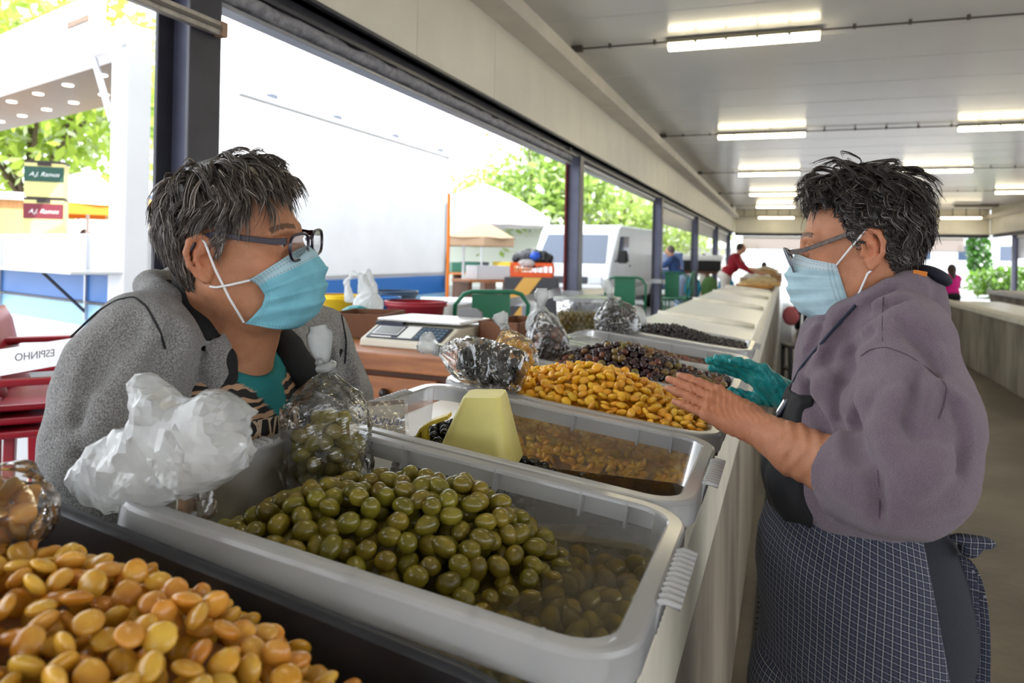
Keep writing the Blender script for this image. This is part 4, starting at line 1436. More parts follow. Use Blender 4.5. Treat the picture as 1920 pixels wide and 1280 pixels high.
m_lens = mat_film('spectacle_lens', (250, 250, 250), (235, 240, 245), 0.05, rough=0.02, gloss=1.6, ior=1.5)
def glasses(h, parent, origin, fx, cz, hw, hh, m_front, m_temple, ear_pt, r=.0021, tilt=.15, dy=.0335, hinge_z=.010, flat_temple=True, half_rim=False, drop=.08):
    g = bpy.data.objects.new('glasses', None); g.empty_display_size = .05; link(g, parent)
    for y in (-1, 1):
        ol = lens_outline(fx, y * dy, cz, hw, hh, tilt=tilt, wrap=.10, drop=drop)
        if half_rim:
            tube_local(h, [p for p in ol if p[2] > cz - hh * .25], r, m_front, g, 'lens_frame', origin) if False else tube_local(h, ol, r * .8, m_front, g, 'lens_frame', origin, closed=True)
        else:
            tube_local(h, ol, r, m_front, g, 'lens_frame', origin, closed=True)
        me = MB(); me.v = [tuple(h(p) - np.asarray(origin)) for p in ol]; me.f = [tuple(range(len(ol)))]
        me.build('lens', m_lens, g, fix=False)
        hx = fx - .10 * (dy + hw) - .002
        a = (hx, y * (dy + hw + .003), cz + hinge_z); b = (hx - .02, y * (dy + hw + .007), cz + hinge_z + .001)
        c = (ear_pt[0] + .012, y * ear_pt[1], ear_pt[2]); d = (ear_pt[0] - .012, y * ear_pt[1], ear_pt[2] - .004); e = (ear_pt[0] - .028, y * (ear_pt[1] - .004), ear_pt[2] - .022)
        if flat_temple:
            mb = MB()
            P = [np.array(p) for p in (a, b, c, d, e)]
            for i, p in enumerate(P):
                hh_ = .0046 - .0004 * i
                for s1, s2 in ((-1, -1), (1, -1), (1, 1), (-1, 1)):
                    mb.v.append(tuple(h(p + np.array((0, s1 * .0016, s2 * hh_))) - np.asarray(origin)))
            for i in range(4):
                for j in range(4):
                    mb.f.append((i * 4 + j, i * 4 + (j + 1) % 4, (i + 1) * 4 + (j + 1) % 4, (i + 1) * 4 + j))
            mb.f += [(3, 2, 1, 0), (16, 17, 18, 19)]
            mb.build('temple_arm', m_temple, g, bevel=.0006)
        else:
            tube_local(h, [a, b, c, d, e], r, m_temple, g, 'temple_arm', origin)
    tube_local(h, [(fx - .004, -dy + hw, cz + hh * .45), (fx + .003, 0, cz + hh * .62), (fx - .004, dy - hw, cz + hh * .45)], r * 1.05, m_front, g, 'bridge', origin)
    return g

def wob(X, Y, Z, f, ph=0.0):
    return np.sin(f * X + 1.3 * np.sin(f * .7 * Y + ph) + ph) * np.sin(f * .9 * Z + 1.1 * np.sin(f * .8 * X) + 2 * ph) + .5 * np.sin(f * 1.9 * Y + 1.7 * np.sin(f * 1.3 * Z + ph))
# ---- the seller on the right
def plaid_mat(name):
    m, nt, b = _nodes(name)
    L = nt.links.new; N = nt.nodes.new
    at = N('ShaderNodeAttribute'); at.attribute_name = 'weave'
    sp = N('ShaderNodeSeparateXYZ'); L(at.outputs['Vector'], sp.inputs[0])
    def line(src, period, width, off=0.0):
        a = N('ShaderNodeMath'); a.operation = 'ADD'; L(src, a.inputs[0]); a.inputs[1].default_value = off
        p = N('ShaderNodeMath'); p.operation = 'PINGPONG'; L(a.outputs[0], p.inputs[0]); p.inputs[1].default_value = period / 2
        l = N('ShaderNodeMath'); l.operation = 'LESS_THAN'; L(p.outputs[0], l.inputs[0]); l.inputs[1].default_value = width
        return l.outputs[0]
    def mixc(fac, a, bcol, k):
        mu = N('ShaderNodeMath'); mu.operation = 'MULTIPLY'; L(fac, mu.inputs[0]); mu.inputs[1].default_value = k
        mx = N('ShaderNodeMix'); mx.data_type = 'RGBA'; L(mu.outputs[0], mx.inputs['Factor'])
        if isinstance(a, tuple): mx.inputs['A'].default_value = a
        else: L(a, mx.inputs['A'])
        mx.inputs['B'].default_value = bcol
        return mx.outputs['Result']
    U, V = sp.outputs[0], sp.outputs[1]
    c = mixc(line(U, .0096, .0017), S((26, 28, 40)), S((52, 56, 76)), .8)
    c = mixc(line(V, .0096, .0017), c, S((54, 58, 78)), .8)
    c = mixc(line(U, .0096, .00055, .0048), c, S((150, 152, 164)), .7)
    c = mixc(line(V, .0096, .00055, .0048), c, S((150, 152, 164)), .7)
    L(c, b.inputs['Base Color'])
    b.inputs['Roughness'].default_value = .85
    MATS[name] = m
    return m

def vert_np(me):
    co = np.zeros(len(me.vertices) * 3, np.float32); me.vertices.foreach_get('co', co)
    return co.reshape(-1, 3)

def carve(fd, pix, r=.006, k=.02, depth=.002, op='sub', dense=3):
    pts = []
    for (x0, y0), (x1, y1) in zip(pix[:-1], pix[1:]):
        for i in range(dense):
            q = on_field(fd, x0 + (x1 - x0) * i / dense, y0 + (y1 - y0) * i / dense, lift=-depth)
            if q is not None: pts.append(q)
    if len(pts) > 1:
        P = np.array(pts); n = len(P)
        rs = [r * (.45 + .55 * math.sin(math.pi * (i + .6) / (n + .2))) for i in range(n)]
        for i in range(n - 1):
            if np.linalg.norm(P[i] - P[i + 1]) < .06:
                fd.cap(P[i], P[i + 1], rs[i], rs[i + 1], k, op)

def build_seller():
    org = np.array((.15, 1.385, 0.0))
    root = empty('person', org, 0, 'stall seller in mauve hooded fleece, mask and checked apron, gesturing with both hands', 'person')
    h = HeadFrame((.116, 1.375, 1.498), (-1, .06, -.085), s=.965)
    # ---------------- body
    xs = axis_grid([(-.26, .25, .0024), (.25, .36, .008)])
    ys = axis_grid([(1.06, 1.24, .004), (1.24, 1.74, .0026), (1.74, 1.78, .008)])
    zs_ = axis_grid([(0.0, 1.04, .016), (1.04, 1.12, .008), (1.12, 1.34, .0026), (1.34, 1.66, .0024)])
    fd = Field(xs, ys, zs_)
    skull(fd, h)
    fd.chain([h((-.022, 0, -.02)), (.158, 1.383, 1.41), (.17, 1.385, 1.34)], [.054, .058, .07], .03)
    fd.chain([h((.02, 0, -.06)), (.115, 1.383, 1.39)], [.045, .045], .025)
    # tendon and jowl folds
    fd.cap(h((.00, .05, -.06)), (.105, 1.35, 1.385), .010, .008, .012)
    fd.ell((.15, 1.385, 1.21), (.10, .15, .18), .05)
    fd.ell((.14, 1.385, .95), (.13, .165, .14), .08)
    for y in (1.295, 1.475):
        fd.chain([(.14, y, .88), (.135, y, .48), (.15, y, .09)], [.085, .058, .04], .04)
        fd.cap((.15, y, .05), (.03, y, .03), .035, .03, .02)
    # near (left) arm, bare forearm
    fd.chain([(.165, 1.235, 1.33), (.165, 1.15, 1.19)], [.034, .04], .03)
    fd.chain([(.16, 1.15, 1.188), (.09, 1.195, 1.172), (.02, 1.275, 1.180), (-.045, 1.345, 1.196)], [.042, .046, .041, .029], .012)
    tips = hand(fd, (-.048, 1.348, 1.199), (-.88, .30, .30), (.10, .66, -.74), 1, spread=-.02, k=.0022, curls=[(.05, .08, .06), (.02, .08, .06), (.02, .08, .08), (.06, .10, .10)], thumb=(.35, .3, .2), scale=.97)
    # far (right) arm
    fd.chain([(.16, 1.535, 1.33), (.13, 1.625, 1.13), (.012, 1.612, 1.205)], [.034, .04, .028], .03)
    gl_w, gl_d, gl_n = (.012, 1.610, 1.206), (-.84, -.06, .50), (-.42, -.62, -.66)
    gcurl = [(.20, .22, .16), (.16, .20, .16), (.14, .20, .16), (.2, .2, .2)]
    hand(fd, gl_w, gl_d, gl_n, 1, spread=.02, curls=gcurl, scale=.97, inflate=-.0012, thumb=(.5, .5, .5))
    # creases on the bare forearm and neck
    fd.disp(lambda X, Y, Z: 0.0010 * np.sin(330 * X + 90 * Z + 8 * np.sin(40 * Z)), (.0, 1.1, 1.12), (.10, 1.3, 1.24))
    fd.disp(lambda X, Y, Z: 0.0007 * np.sin(600 * X + 300 * Z + 3 * np.sin(90 * Y)), (-.16, 1.3, 1.17), (.0, 1.45, 1.27))
    me = fd.mesh('body', org, 1)
    def extra(W, C):
        arm = (W[:, 0] < .16) & (W[:, 1] < 1.45) & (W[:, 2] < 1.30) & (W[:, 2] > 1.08)
        k = np.clip((.06 - W[:, 0]) / .14, 0, 1) * arm
        C[:] = C * (1 - k[:, None] * .45) + (C * np.array((1.04, .84, .84))) * k[:, None] * .45
        for p, v in tips:
            tip = np.array(p + v * .003) + np.array((-.0, -.0045, .006))
            q = np.exp(-((W - tip) ** 2).sum(1) / .0055 ** 2)
            C[:] = C * (1 - q[:, None] * .55) + np.array(S((226, 184, 168))[:3]) * q[:, None] * .55
    paint_skin(me, h, (190, 132, 100), org, extra=extra)
    mesh_obj('body', me, skin_mat('skin_seller'), root, True)
    # ---------------- hooded fleece
    m_fl = mat('mauve_fleece', (124, 106, 120), 0.95, color2=(106, 90, 104), vscale=700, bump=.55, bscale=520, sheen=.25, detail=2)
    gx = axis_grid([(-.08, .36, .0036)]); gy = axis_grid([(1.03, 1.74, .0042)]); gz = axis_grid([(.97, 1.53, .0036)])
    T = Field(gx, gy, gz)
    T.ell((.138, 1.39, 1.235), (.128, .188, .20), .02)
    T.ell((.122, 1.39, 1.115), (.150, .190, .13), .06)
    T.ell((.180, 1.41, 1.19), (.088, .135, .20), .06)
    T.cap((.165, 1.255, 1.375), (.165, 1.515, 1.375), .062, .062, .05)
    T.cap((.09, 1.33, 1.33), (.09, 1.44, 1.33), .055, .055, .05)
    T.half((-.03, 1.385, 1.045), (.17, 0, -1))
    A = Field(gx, gy, gz)
    A.chain([(.170, 1.225, 1.355), (.178, 1.160, 1.26), (.166, 1.140, 1.192)], [.064, .072, .069], .03)
    A.chain([(.166, 1.140, 1.192), (.125, 1.162, 1.180), (.055, 1.215, 1.174)], [.069, .067, .058], .03)
    A.ell((.150, 1.130, 1.145), (.045, .042, .025), .03)
    cdir = np.array((-.72, .66, .06)); cdir /= np.linalg.norm(cdir)
    cut = np.array((.083, 1.192, 1.174))
    X, Y, Z = gx[:, None, None], gy[None, :, None], gz[None, None, :]
    A.cap(cut - cdir * .035, cut - cdir * .008, .064, .066, .008)
    d = ((X - cut[0]) * cdir[0] + (Y - cut[1]) * cdir[1] + (Z - cut[2]) * cdir[2]).astype(np.float32)
    A.F = np.maximum(A.F, d)
    A.cap(cut - cdir * .02, cut + cdir * .02, .049, .051, .004, 'sub')
    A.chain([(.165, 1.545, 1.355), (.14, 1.625, 1.14)], [.066, .072], .03)
    A.chain([(.14, 1.625, 1.14), (.06, 1.62, 1.175)], [.070, .058], .03)
    k = .035; hh = np.maximum(k - np.abs(T.F - A.F), 0) / k
    T.F = np.minimum(T.F, A.F) - hh * hh * k * .25
    # hood lying round the neck
    ring = [(.048, 1.385, 1.352), (.062, 1.345, 1.372), (.092, 1.318, 1.392), (.128, 1.305, 1.412), (.158, 1.306, 1.430), (.184, 1.322, 1.440), (.198, 1.36, 1.446)]
    T.chain(ring, [.016, .020, .024, .026, .027, .026, .026], .012)
    ring2 = [(p[0] - .004, 2 * 1.385 - p[1], p[2]) for p in ring]
    T.chain(ring2, [.016, .020, .024, .026, .027, .026, .026], .012)
    inner = [(.070, 1.36, 1.388), (.10, 1.335, 1.408), (.138, 1.325, 1.432), (.168, 1.33, 1.450), (.188, 1.36, 1.458)]
    T.chain(inner, [.010, .014, .016, .017, .017], .006)
    T.chain([(p[0], 2.77 - p[1], p[2]) for p in inner], [.010, .014, .016, .017, .017], .006)
    T.chain([(.198, 1.335, 1.446), (.208, 1.372, 1.440), (.208, 1.43, 1.436)], [.022, .024, .024], .008)
    T.ell((.214, 1.40, 1.425), (.034, .078, .048), .010)
    T.ell((.226, 1.41, 1.398), (.026, .074, .030), .012)
    # folds read from the sleeve and chest
    for pix, r in (([(1552, 660), (1590, 610), (1650, 572), (1730, 548)], .010), ([(1575, 605), (1640, 560), (1700, 532)], .007), ([(1560, 690), (1600, 640), (1650, 615)], .007), ([(1612, 762), (1596, 800), (1600, 850), (1632, 880)], .011), ([(1632, 760), (1650, 740), (1690, 730)], .006),
                   ([(1500, 720), (1540, 790), (1560, 840)], .009), ([(1560, 660), (1530, 720), (1500, 760)], .007), ([(1600, 660), (1570, 740), (1575, 800)], .009),
                   ([(1770, 740), (1760, 800), (1700, 900)], .010), ([(1640, 880), (1650, 940), (1645, 985)], .005), ([(1790, 760), (1800, 840), (1790, 900)], .006),
                   ([(1720, 700), (1700, 800), (1712, 900)], .007), ([(1690, 600), (1740, 660), (1772, 720)], .005), ([(1545, 600), (1520, 650), (1490, 700)], .006)):
        carve(T, pix, r * 1.1, .016, .003)
    for pix, r in (([(1655, 800), (1690, 860), (1720, 930)], .010), ([(1590, 760), (1640, 745), (1700, 760)], .008), ([(1540, 700), (1560, 770)], .008), ([(1745, 780), (1750, 860), (1720, 940)], .008)):
        carve(T, pix, r, .03, .006, 'add')
    T.disp(lambda X, Y, Z: .0022 * wob(X, Y, Z, 38, .4) + .0011 * wob(X, Y, Z, 80, 1.7))
    me = T.mesh('hooded_fleece', org, 1)
    mesh_obj('hooded_fleece', me, m_fl, root, True)
    m_seam = mat('mauve_seam', (82, 68, 80), .9)
    for pix in ([(1656, 556), (1654, 600), (1655, 648)], [(1608, 672), (1630, 655), (1660, 650), (1700, 664), (1740, 690), (1776, 722), (1770, 760), (1758, 790)],
                [(1646, 882), (1650, 930), (1648, 985)]):
        seam(T, pix, .0009, m_seam, root, 'seam', org)
    # dark hood lining, neck tape and hanger loop
    m_navy = mat('navy_lining', (24, 28, 44), .85, bump=.2, bscale=300)
    L2 = Field(axis_grid([(.18, .34, .003)]), axis_grid([(1.28, 1.52, .004)]), axis_grid([(1.36, 1.52, .003)]))
    L2.ell((.224, 1.385, 1.462), (.030, .060, .014), .01, rot_axes((1, 0, -.45), (0, 0, 1)))
    mesh_obj('hood_lining', L2.mesh('hood_lining', org), m_navy, root, True)
    q = on_field(T, 1725, 512)
    if q is not None:
        M = Matrix.Translation(Vector(q - org)) @ Matrix.Rotation(.15, 4, 'Y')
        MB().box(-.010, .010, -.002, .002, -.004, .004, M).build('hanger_loop', mat('orange_label', (206, 120, 40), .7), root, bevel=.001)
    # ---------------- trousers and apron
    m_tr = mat('dark_navy_trousers', (30, 33, 44), .9, bump=.2, bscale=300)
    hx = axis_grid([(-.10, .36, .006)]); hy = axis_grid([(1.12, 1.65, .006)]); hz = axis_grid([(.06, .60, .014), (.60, 1.14, .006)])
    Q = Field(hx, hy, hz)
    Q.ell((.135, 1.385, .97), (.145, .185, .14), .06)
    Q.ell((.165, 1.385, .88), (.13, .185, .13), .06)
    for y in (1.295, 1.475):
        Q.chain([(.14, y, .86), (.135, y, .5), (.15, y, .10)], [.105, .082, .07], .03)
    Q.half((0, 0, 1.11), (0, 0, 1))
    mesh_obj('trousers', Q.mesh('trousers', org), m_tr, root, True)
    P = Field(axis_grid([(-.10, .34, .0042)]), axis_grid([(1.10, 1.67, .005)]), axis_grid([(.42, 1.15, .0048)]))
    P.ell((.122, 1.385, .985), (.155, .195, .16), .02)
    P.ell((.125, 1.385, .80), (.160, .205, .48), .05)
    P.ell((.165, 1.385, .87), (.130, .195, .15), .05)
    P.disp(lambda X, Y, Z: .0035 * np.sin(26 * Y + 14 * X + 2.0 * np.sin(6 * Z)) * np.clip((1.02 - Z) * 3, 0, 1) + .0015 * wob(X, Y, Z, 45))
    # pocket pouch at the front
    P.ell((-.005, 1.34, .76), (.045, .10, .085), .03)
    P.disp(lambda X, Y, Z: .004 * np.exp(-((Z - .845 - .12 * (X - .05)) / .005) ** 2) * (X < .12), (-.10, 1.1, .75), (.14, 1.5, .95))
    PX_, PY_, PZ_ = P.xs[:, None, None], P.ys[None, :, None], P.zs[None, None, :]
    P.F = np.maximum(P.F, (PX_ - (.205 + (1.02 - PZ_) * .18)).astype(np.float32))
    P.half((0, 0, .46), (0, 0, -1)); P.half((-.03, 1.385, 1.08), (-.17, 0, 1))
    me = P.mesh('checked_apron', org)
    v = vert_np(me)
    at = me.attributes.new('weave', 'FLOAT_VECTOR', 'POINT')
    ang = np.arctan2(v[:, 1], -(v[:, 0] + .02)); 
    slant = .12
    W = np.stack([ang * .175 + slant * v[:, 2] * .25, v[:, 2] + .02 * np.sin(ang * 2) - .18 * ang * .175, np.zeros(len(v))], 1)
    at.data.foreach_set('vector', W.astype(np.float32).ravel())
    mesh_obj('checked_apron', me, plaid_mat('checked_cotton'), root, True)
    # black bib over the chest
    B = Field(gx, gy, gz)
    B.F = T.F.copy() - .006
    BX, BY, BZ = gx[:, None, None], gy[None, :, None], gz[None, None, :]
    lim = np.maximum(np.abs(BY - 1.385) - (.10 + .06 * np.clip((1.24 - BZ) / .15, 0, 1)), np.maximum(BX - .045, BZ - (1.262 + .0 * BX)))
    B.F = np.maximum(B.F, lim.astype(np.float32))
    m_bib = mat('black_bib_cloth', (16, 17, 22), .85)
    mesh_obj('apron_bib', B.mesh('apron_bib', org), m_bib, root, True)
    # strap, buckle, ties
    m_str = mat('navy_strap', (34, 42, 62), .8, bump=.2, bscale=300)
    seam(T, [(1604, 572), (1592, 585), (1560, 620), (1530, 655), (1500, 690), (1478, 735)], .0024, m_str, root, 'apron_strap', org)
    q = on_field(B, 1470, 760)
    if q is not None:
        M = Matrix.Translation(Vector(q - org)) @ Matrix.Rotation(.5, 4, 'Y')
        MB().box(-.003, .003, -.012, .012, -.022, .022, M).build('strap_flap', mat('navy_vinyl', (40, 50, 70), .3), root, bevel=.002)
        M2 = M @ Matrix.Translation((-.004, 0, -.004))
        MB().tube([M2 @ Vector(p) for p in ((0, -.008, -.012), (0, .008, -.012), (0, .008, .012), (0, -.008, .012))], .0014, 6, closed=True).build('buckle', mat('steel_buckle', (190, 190, 195), .2, metal=1.0), root)
    ties = [[(.262, 1.33, 1.035), (.275, 1.31, .99), (.268, 1.30, .90), (.275, 1.30, .80), (.28, 1.30, .68)], [(.27, 1.34, 1.03), (.29, 1.325, .97), (.292, 1.32, .86), (.288, 1.32, .74)]]
    for i, tp in enumerate(ties):
        mb = MB()
        for p in tp:
            for s in (-1, 1): mb.v.append(tuple(np.array(p) - org + np.array((s * .012, -.004 * s, 0))))
        for j in range(len(tp) - 1): mb.f.append((2 * j, 2 * j + 1, 2 * j + 3, 2 * j + 2))
        me2 = mb.mesh('apron_tie')
        a2 = me2.attributes.new('weave', 'FLOAT_VECTOR', 'POINT'); vv = vert_np(me2)
        a2.data.foreach_set('vector', np.stack([vv[:, 0], vv[:, 2], vv[:, 1]], 1).astype(np.float32).ravel())
        o = mesh_obj('apron_tie', me2, MATS['checked_cotton'], root, True)
        sm = o.modifiers.new('t', 'SOLIDIFY'); sm.thickness = .002
        su = o.modifiers.new('s', 'SUBSURF'); su.levels = 2; su.render_levels = 2
    kn = Field(axis_grid([(.22, .34, .004)]), axis_grid([(1.26, 1.40, .004)]), axis_grid([(.98, 1.10, .004)]))
    kn.ell((.272, 1.325, 1.045), (.016, .022, .014), .008); kn.ell((.285, 1.318, 1.058), (.022, .012, .010), .006); kn.ell((.262, 1.312, 1.062), (.02, .012, .008), .006)
    me3 = kn.mesh('apron_knot', org); v3 = vert_np(me3); a3 = me3.attributes.new('weave', 'FLOAT_VECTOR', 'POINT')
    a3.data.foreach_set('vector', np.stack([v3[:, 0], v3[:, 2], v3[:, 1]], 1).astype(np.float32).ravel())
    mesh_obj('apron_knot', me3, MATS['checked_cotton'], root, True)
    for y in (1.295, 1.475):
        Fs = Field(axis_grid([(-.03, .22, .006)]), axis_grid([(y - .07, y + .07, .006)]), axis_grid([(0, .14, .006)]))
        Fs.cap((.15, y, .05), (.03, y, .035), .046, .038, .02); Fs.half((0, 0, .004), (0, 0, -1))
        mesh_obj('shoe', Fs.mesh('shoe', org), mat('black_shoe', (24, 24, 26), .5), root, True)
    # ---------------- teal glove
    G = Field(axis_grid([(-.20, .10, .0024)]), axis_grid([(1.50, 1.72, .0024)]), axis_grid([(1.13, 1.34, .0024)]))
    hand(G, gl_w, gl_d, gl_n, 1, spread=.02, curls=gcurl, scale=.97, inflate=.0012, thumb=(.5, .5, .5), k=.006)
    G.chain([(.012, 1.610, 1.206), (.045, 1.612, 1.19)], [.029, .034], .01)
    G.disp(lambda X, Y, Z: .0009 * np.sin(420 * X + 260 * Z + 3 * np.sin(120 * Y)) + .0006 * wob(X, Y, Z, 260))
    mesh_obj('glove', G.mesh('glove', org, 1), mat('teal_nitrile_glove', (22, 142, 146), .32, bump=.35, bscale=160, var=.12, vscale=60), root, True)
    # ---------------- hair
    def inside(p):
        front = np.where(p[:, 2] > .082, .060 - .5 * np.maximum(0, np.abs(p[:, 1]) - .03), np.where(p[:, 2] > .03, .044 - (.082 - p[:, 2]) * .45, .020 - (.03 - p[:, 2]) * .6))
        ok = (p[:, 0] < front)
        ok &= ~((p[:, 2] < .042) & (p[:, 0] > -.034) & (p[:, 0] < .006))
        ok &= ~((p[:, 2] < -.004) & (p[:, 0] > -.034))
        ok &= (p[:, 2] > -.062)
        return ok
    def flow(X, t):
        c = np.array((-.030, 0, .140))
        f = X - c; f /= np.linalg.norm(f, axis=1)[:, None]
        f[:, 2] -= .35
        side = (X[:, 2] < .085) & (np.abs(X[:, 1]) > .03)
        f[:, 0] -= np.where(side & (X[:, 0] > -.05), 1.3, .30 * (X[:, 0] < .05))
        f[:, 0] += .35 * (X[:, 0] < -.07) * (X[:, 2] < .02)
        return f
    def length(P):
        L = .056 + .020 * (P[:, 2] > .07)
        L = np.where(P[:, 0] > .030, .034, L)
        L = np.where((P[:, 2] < .075) & (P[:, 0] > -.03), .024, L)
        L = np.where((P[:, 2] < .10) & (np.abs(P[:, 1]) > .04) & (P[:, 0] > -.03), np.minimum(L, .034), L)
        return np.where(P[:, 2] < -.02, .034, L)
    layer = lambda P: .003 + .036 * np.clip((P[:, 2] - .04) / .08, 0, 1) * np.where(P[:, 0] < -.05, .7, 1.0)
    pal = ([(28, 23, 22), (42, 35, 32), (58, 49, 45), (84, 75, 70), (126, 119, 114), (176, 170, 165)], [6, 6, 4, 2, 1.0, .6],
           lambda P: np.clip((.06 - P[:, 2]) / .06, 0, 1) * (1.0 + 0.8 * (P[:, 0] > -.03)) + .4 * (P[:, 0] < -.06))
    hair(h, root, org, 'hair', 11000, inside, flow, length, layer, (1.2, 1.5, .4), pal, 21, seg=12, base_col=(26, 22, 21), per_lock=11, gather=.5, fray=.0025)
    # ---------------- mask and glasses
    mm = mask_mat('pale_blue_mask', (196, 226, 236), (218, 234, 242))
    face_mask(h, root, org, mm, edge=((.040, .072, -.018), (.022, .066, -.096)), seed=2)
    m_loop = mat('white_elastic', (236, 236, 238), .8)
    for y in (-1, 1):
        tube_local(h, [(.040, y * .069, -.020), (.018, y * .077, .006), (-.002, y * .080, .028), (-.010, y * .082, .038), (-.022, y * .078, .034)], .0017, m_loop, root, 'ear_loop', org)
        tube_local(h, [(.022, y * .065, -.096), (.006, y * .072, -.062), (-.006, y * .078, -.036), (-.016, y * .080, -.028)], .0017, m_loop, root, 'ear_loop', org)
    m_tort = mat('tortoiseshell', (18, 14, 13), .25, color2=(88, 58, 36), vscale=160)
    m_silver = mat('grey_frame', (120, 124, 134), .25, metal=.5)
    glasses(h, root, org, .119, -.006, .026, .021, m_silver, m_tort, (-.004, .078, .034), tilt=.30, hinge_z=.013)
    return root, T
seller, FLEECE = build_seller()
# ---- the customer leaning in on the left
def build_customer():
    org = np.array((-1.18, 1.0, 0.36))
    root = empty('person', org, 0, 'woman in grey fleece jacket with purple glasses and mask, leaning on the counter', 'person')
    a_ = math.radians(13)
    h = HeadFrame((-.748, .885, 1.476), (math.cos(a_), math.sin(a_), .085), (0, -.13, 1), s=.985)
    xs = axis_grid([(-1.34, -.90, .012), (-.90, -.58, .0024), (-.58, -.54, .01)])
    ys = axis_grid([(.60, .76, .009), (.76, 1.02, .0024), (1.02, 1.30, .009)])
    zs_ = axis_grid([(.36, 1.06, .016), (1.06, 1.24, .008), (1.24, 1.34, .004), (1.34, 1.64, .0024)])
    fd = Field(xs, ys, zs_)
    skull(fd, h)
    fd.chain([h((-.022, 0, -.025)), (-.825, .925, 1.375), (-.86, .935, 1.30)], [.056, .060, .07], .03)
    fd.chain([h((.020, 0, -.070)), (-.775, .925, 1.345), (-.80, .93, 1.28)], [.040, .044, .05], .035)
    fd.cap(h((.0, -.052, -.055)), (-.765, .905, 1.335), .011, .009, .014)
    # upper chest
    fd.ell((-.845, .938, 1.255), (.095, .14, .06), .05)
    fd.chain([(-.88, .937, 1.22), (-1.12, 1.0, .95)], [.10, .12], .06)
    fd.ell((-1.14, 1.0, .92), (.12, .15, .12), .06)
    for y in (.915, 1.085):
        fd.chain([(-1.16, y, .88), (-1.14, y, .64), (-1.22, y, .45)], [.085, .058, .042], .04)
        fd.cap((-1.22, y, .41), (-1.10, y, .39), .035, .03, .02)
    # arms and clasped hands behind the tubs
    fd.chain([(-.81, .80, 1.33), (-.845, .75, 1.12), (-.74, .90, 1.075)], [.03, .036, .03], .03)
    fd.chain([(-.80, 1.09, 1.31), (-.775, 1.15, 1.12), (-.735, 1.02, 1.075)], [.03, .036, .03], .03)
    hand(fd, (-.735, .92, 1.075), (.35, .9, .05), (0, -.1, -1), -1, scale=.95)
    hand(fd, (-.735, 1.03, 1.085), (.45, -.85, .05), (0, .1, -1), 1, scale=.95)
    me = fd.mesh('body', org, 1)
    paint_skin(me, h, (184, 130, 98), org)
    mesh_obj('body', me, skin_mat('skin_customer'), root, True)
    # ---------------- printed shirt
    m_sh, nt, b = _nodes('teal_and_animal_print')
    L = nt.links.new; N = nt.nodes.new
    tc = N('ShaderNodeTexCoord'); vo = N('ShaderNodeTexVoronoi'); vo.feature = 'DISTANCE_TO_EDGE'; vo.inputs['Scale'].default_value = 75
    mp = N('ShaderNodeMapping'); mp.inputs['Scale'].default_value = (1, 1, .55); L(tc.outputs['Object'], mp.inputs['Vector']); L(mp.outputs['Vector'], vo.inputs['Vector'])
    cr = N('ShaderNodeValToRGB'); cr.color_ramp.interpolation = 'CONSTANT'; cr.color_ramp.elements[0].color = S((186, 164, 140)); cr.color_ramp.elements[1].color = S((20, 18, 18)); cr.color_ramp.elements[1].position = .12
    L(vo.outputs['Distance'], cr.inputs['Fac'])
    wv = N('ShaderNodeTexWave'); wv.inputs['Scale'].default_value = 22; wv.inputs['Distortion'].default_value = 7; wv.inputs['Detail'].default_value = 2; wv.bands_direction = 'Z'
    L(tc.outputs['Object'], wv.inputs['Vector'])
    c2 = N('ShaderNodeValToRGB'); c2.color_ramp.interpolation = 'CONSTANT'; c2.color_ramp.elements[0].color = S((24, 20, 20)); c2.color_ramp.elements[1].color = S((176, 140, 112)); c2.color_ramp.elements[1].position = .62
    L(wv.outputs['Fac'], c2.inputs['Fac'])
    sx = N('ShaderNodeSeparateXYZ'); L(tc.outputs['Object'], sx.inputs[0])
    lt = N('ShaderNodeMath'); lt.operation = 'LESS_THAN'; L(sx.outputs[2], lt.inputs[0]); lt.inputs[1].default_value = 1.235 - .36
    mx = N('ShaderNodeMix'); mx.data_type = 'RGBA'; L(lt.outputs[0], mx.inputs['Factor']); L(c2.outputs['Color'], mx.inputs['A']); L(cr.outputs['Color'], mx.inputs['B'])
    at = N('ShaderNodeAttribute'); at.attribute_name = 'teal'
    m3 = N('ShaderNodeMix'); m3.data_type = 'RGBA'; L(at.outputs['Fac'], m3.inputs['Factor']); L(mx.outputs['Result'], m3.inputs['A']); m3.inputs['B'].default_value = S((18, 112, 116))
    L(m3.outputs['Result'], b.inputs['Base Color']); b.inputs['Roughness'].default_value = .8
    gx = axis_grid([(-1.12, -.60, .005)]); gy = axis_grid([(.74, 1.14, .005)]); gz = axis_grid([(1.03, 1.42, .004)])
    Sh = Field(gx, gy, gz)
    Sh.ell((-.845, .938, 1.245), (.125, .16, .085), .05)
    Sh.chain([(-.86, .937, 1.23), (-.98, .94, 1.10)], [.125, .135], .06)
    Sh.ell((-.805, .94, 1.17), (.105, .155, .09), .04)
    nk = [(-.72, .93, 1.288), (-.735, .89, 1.31), (-.77, .862, 1.335)]
    # neckline: cut a scoop
    Sh.ell((-.755, .925, 1.350), (.075, .058, .060), .006, op='sub')
    Sh.cap((-.83, .93, 1.33), (-.78, .925, 1.42), .07, .07, .004, 'sub')
    Sh.disp(lambda X, Y, Z: .0018 * wob(X, Y, Z, 45))
    me = Sh.mesh('shirt', org)
    v = vert_np(me) + org
    d = np.sqrt(((v[:, 0] + .755) / .075) ** 2 + ((v[:, 1] - .925) / .058) ** 2 + ((v[:, 2] - 1.350) / .060) ** 2)
    tri = (v[:, 1] < .952 - (1.30 - v[:, 2]) * .05) & (v[:, 2] > 1.222) & (v[:, 1] > .878 + (1.29 - v[:, 2]) * .9)
    teal = ((d < 1.34) | tri).astype(np.float32)
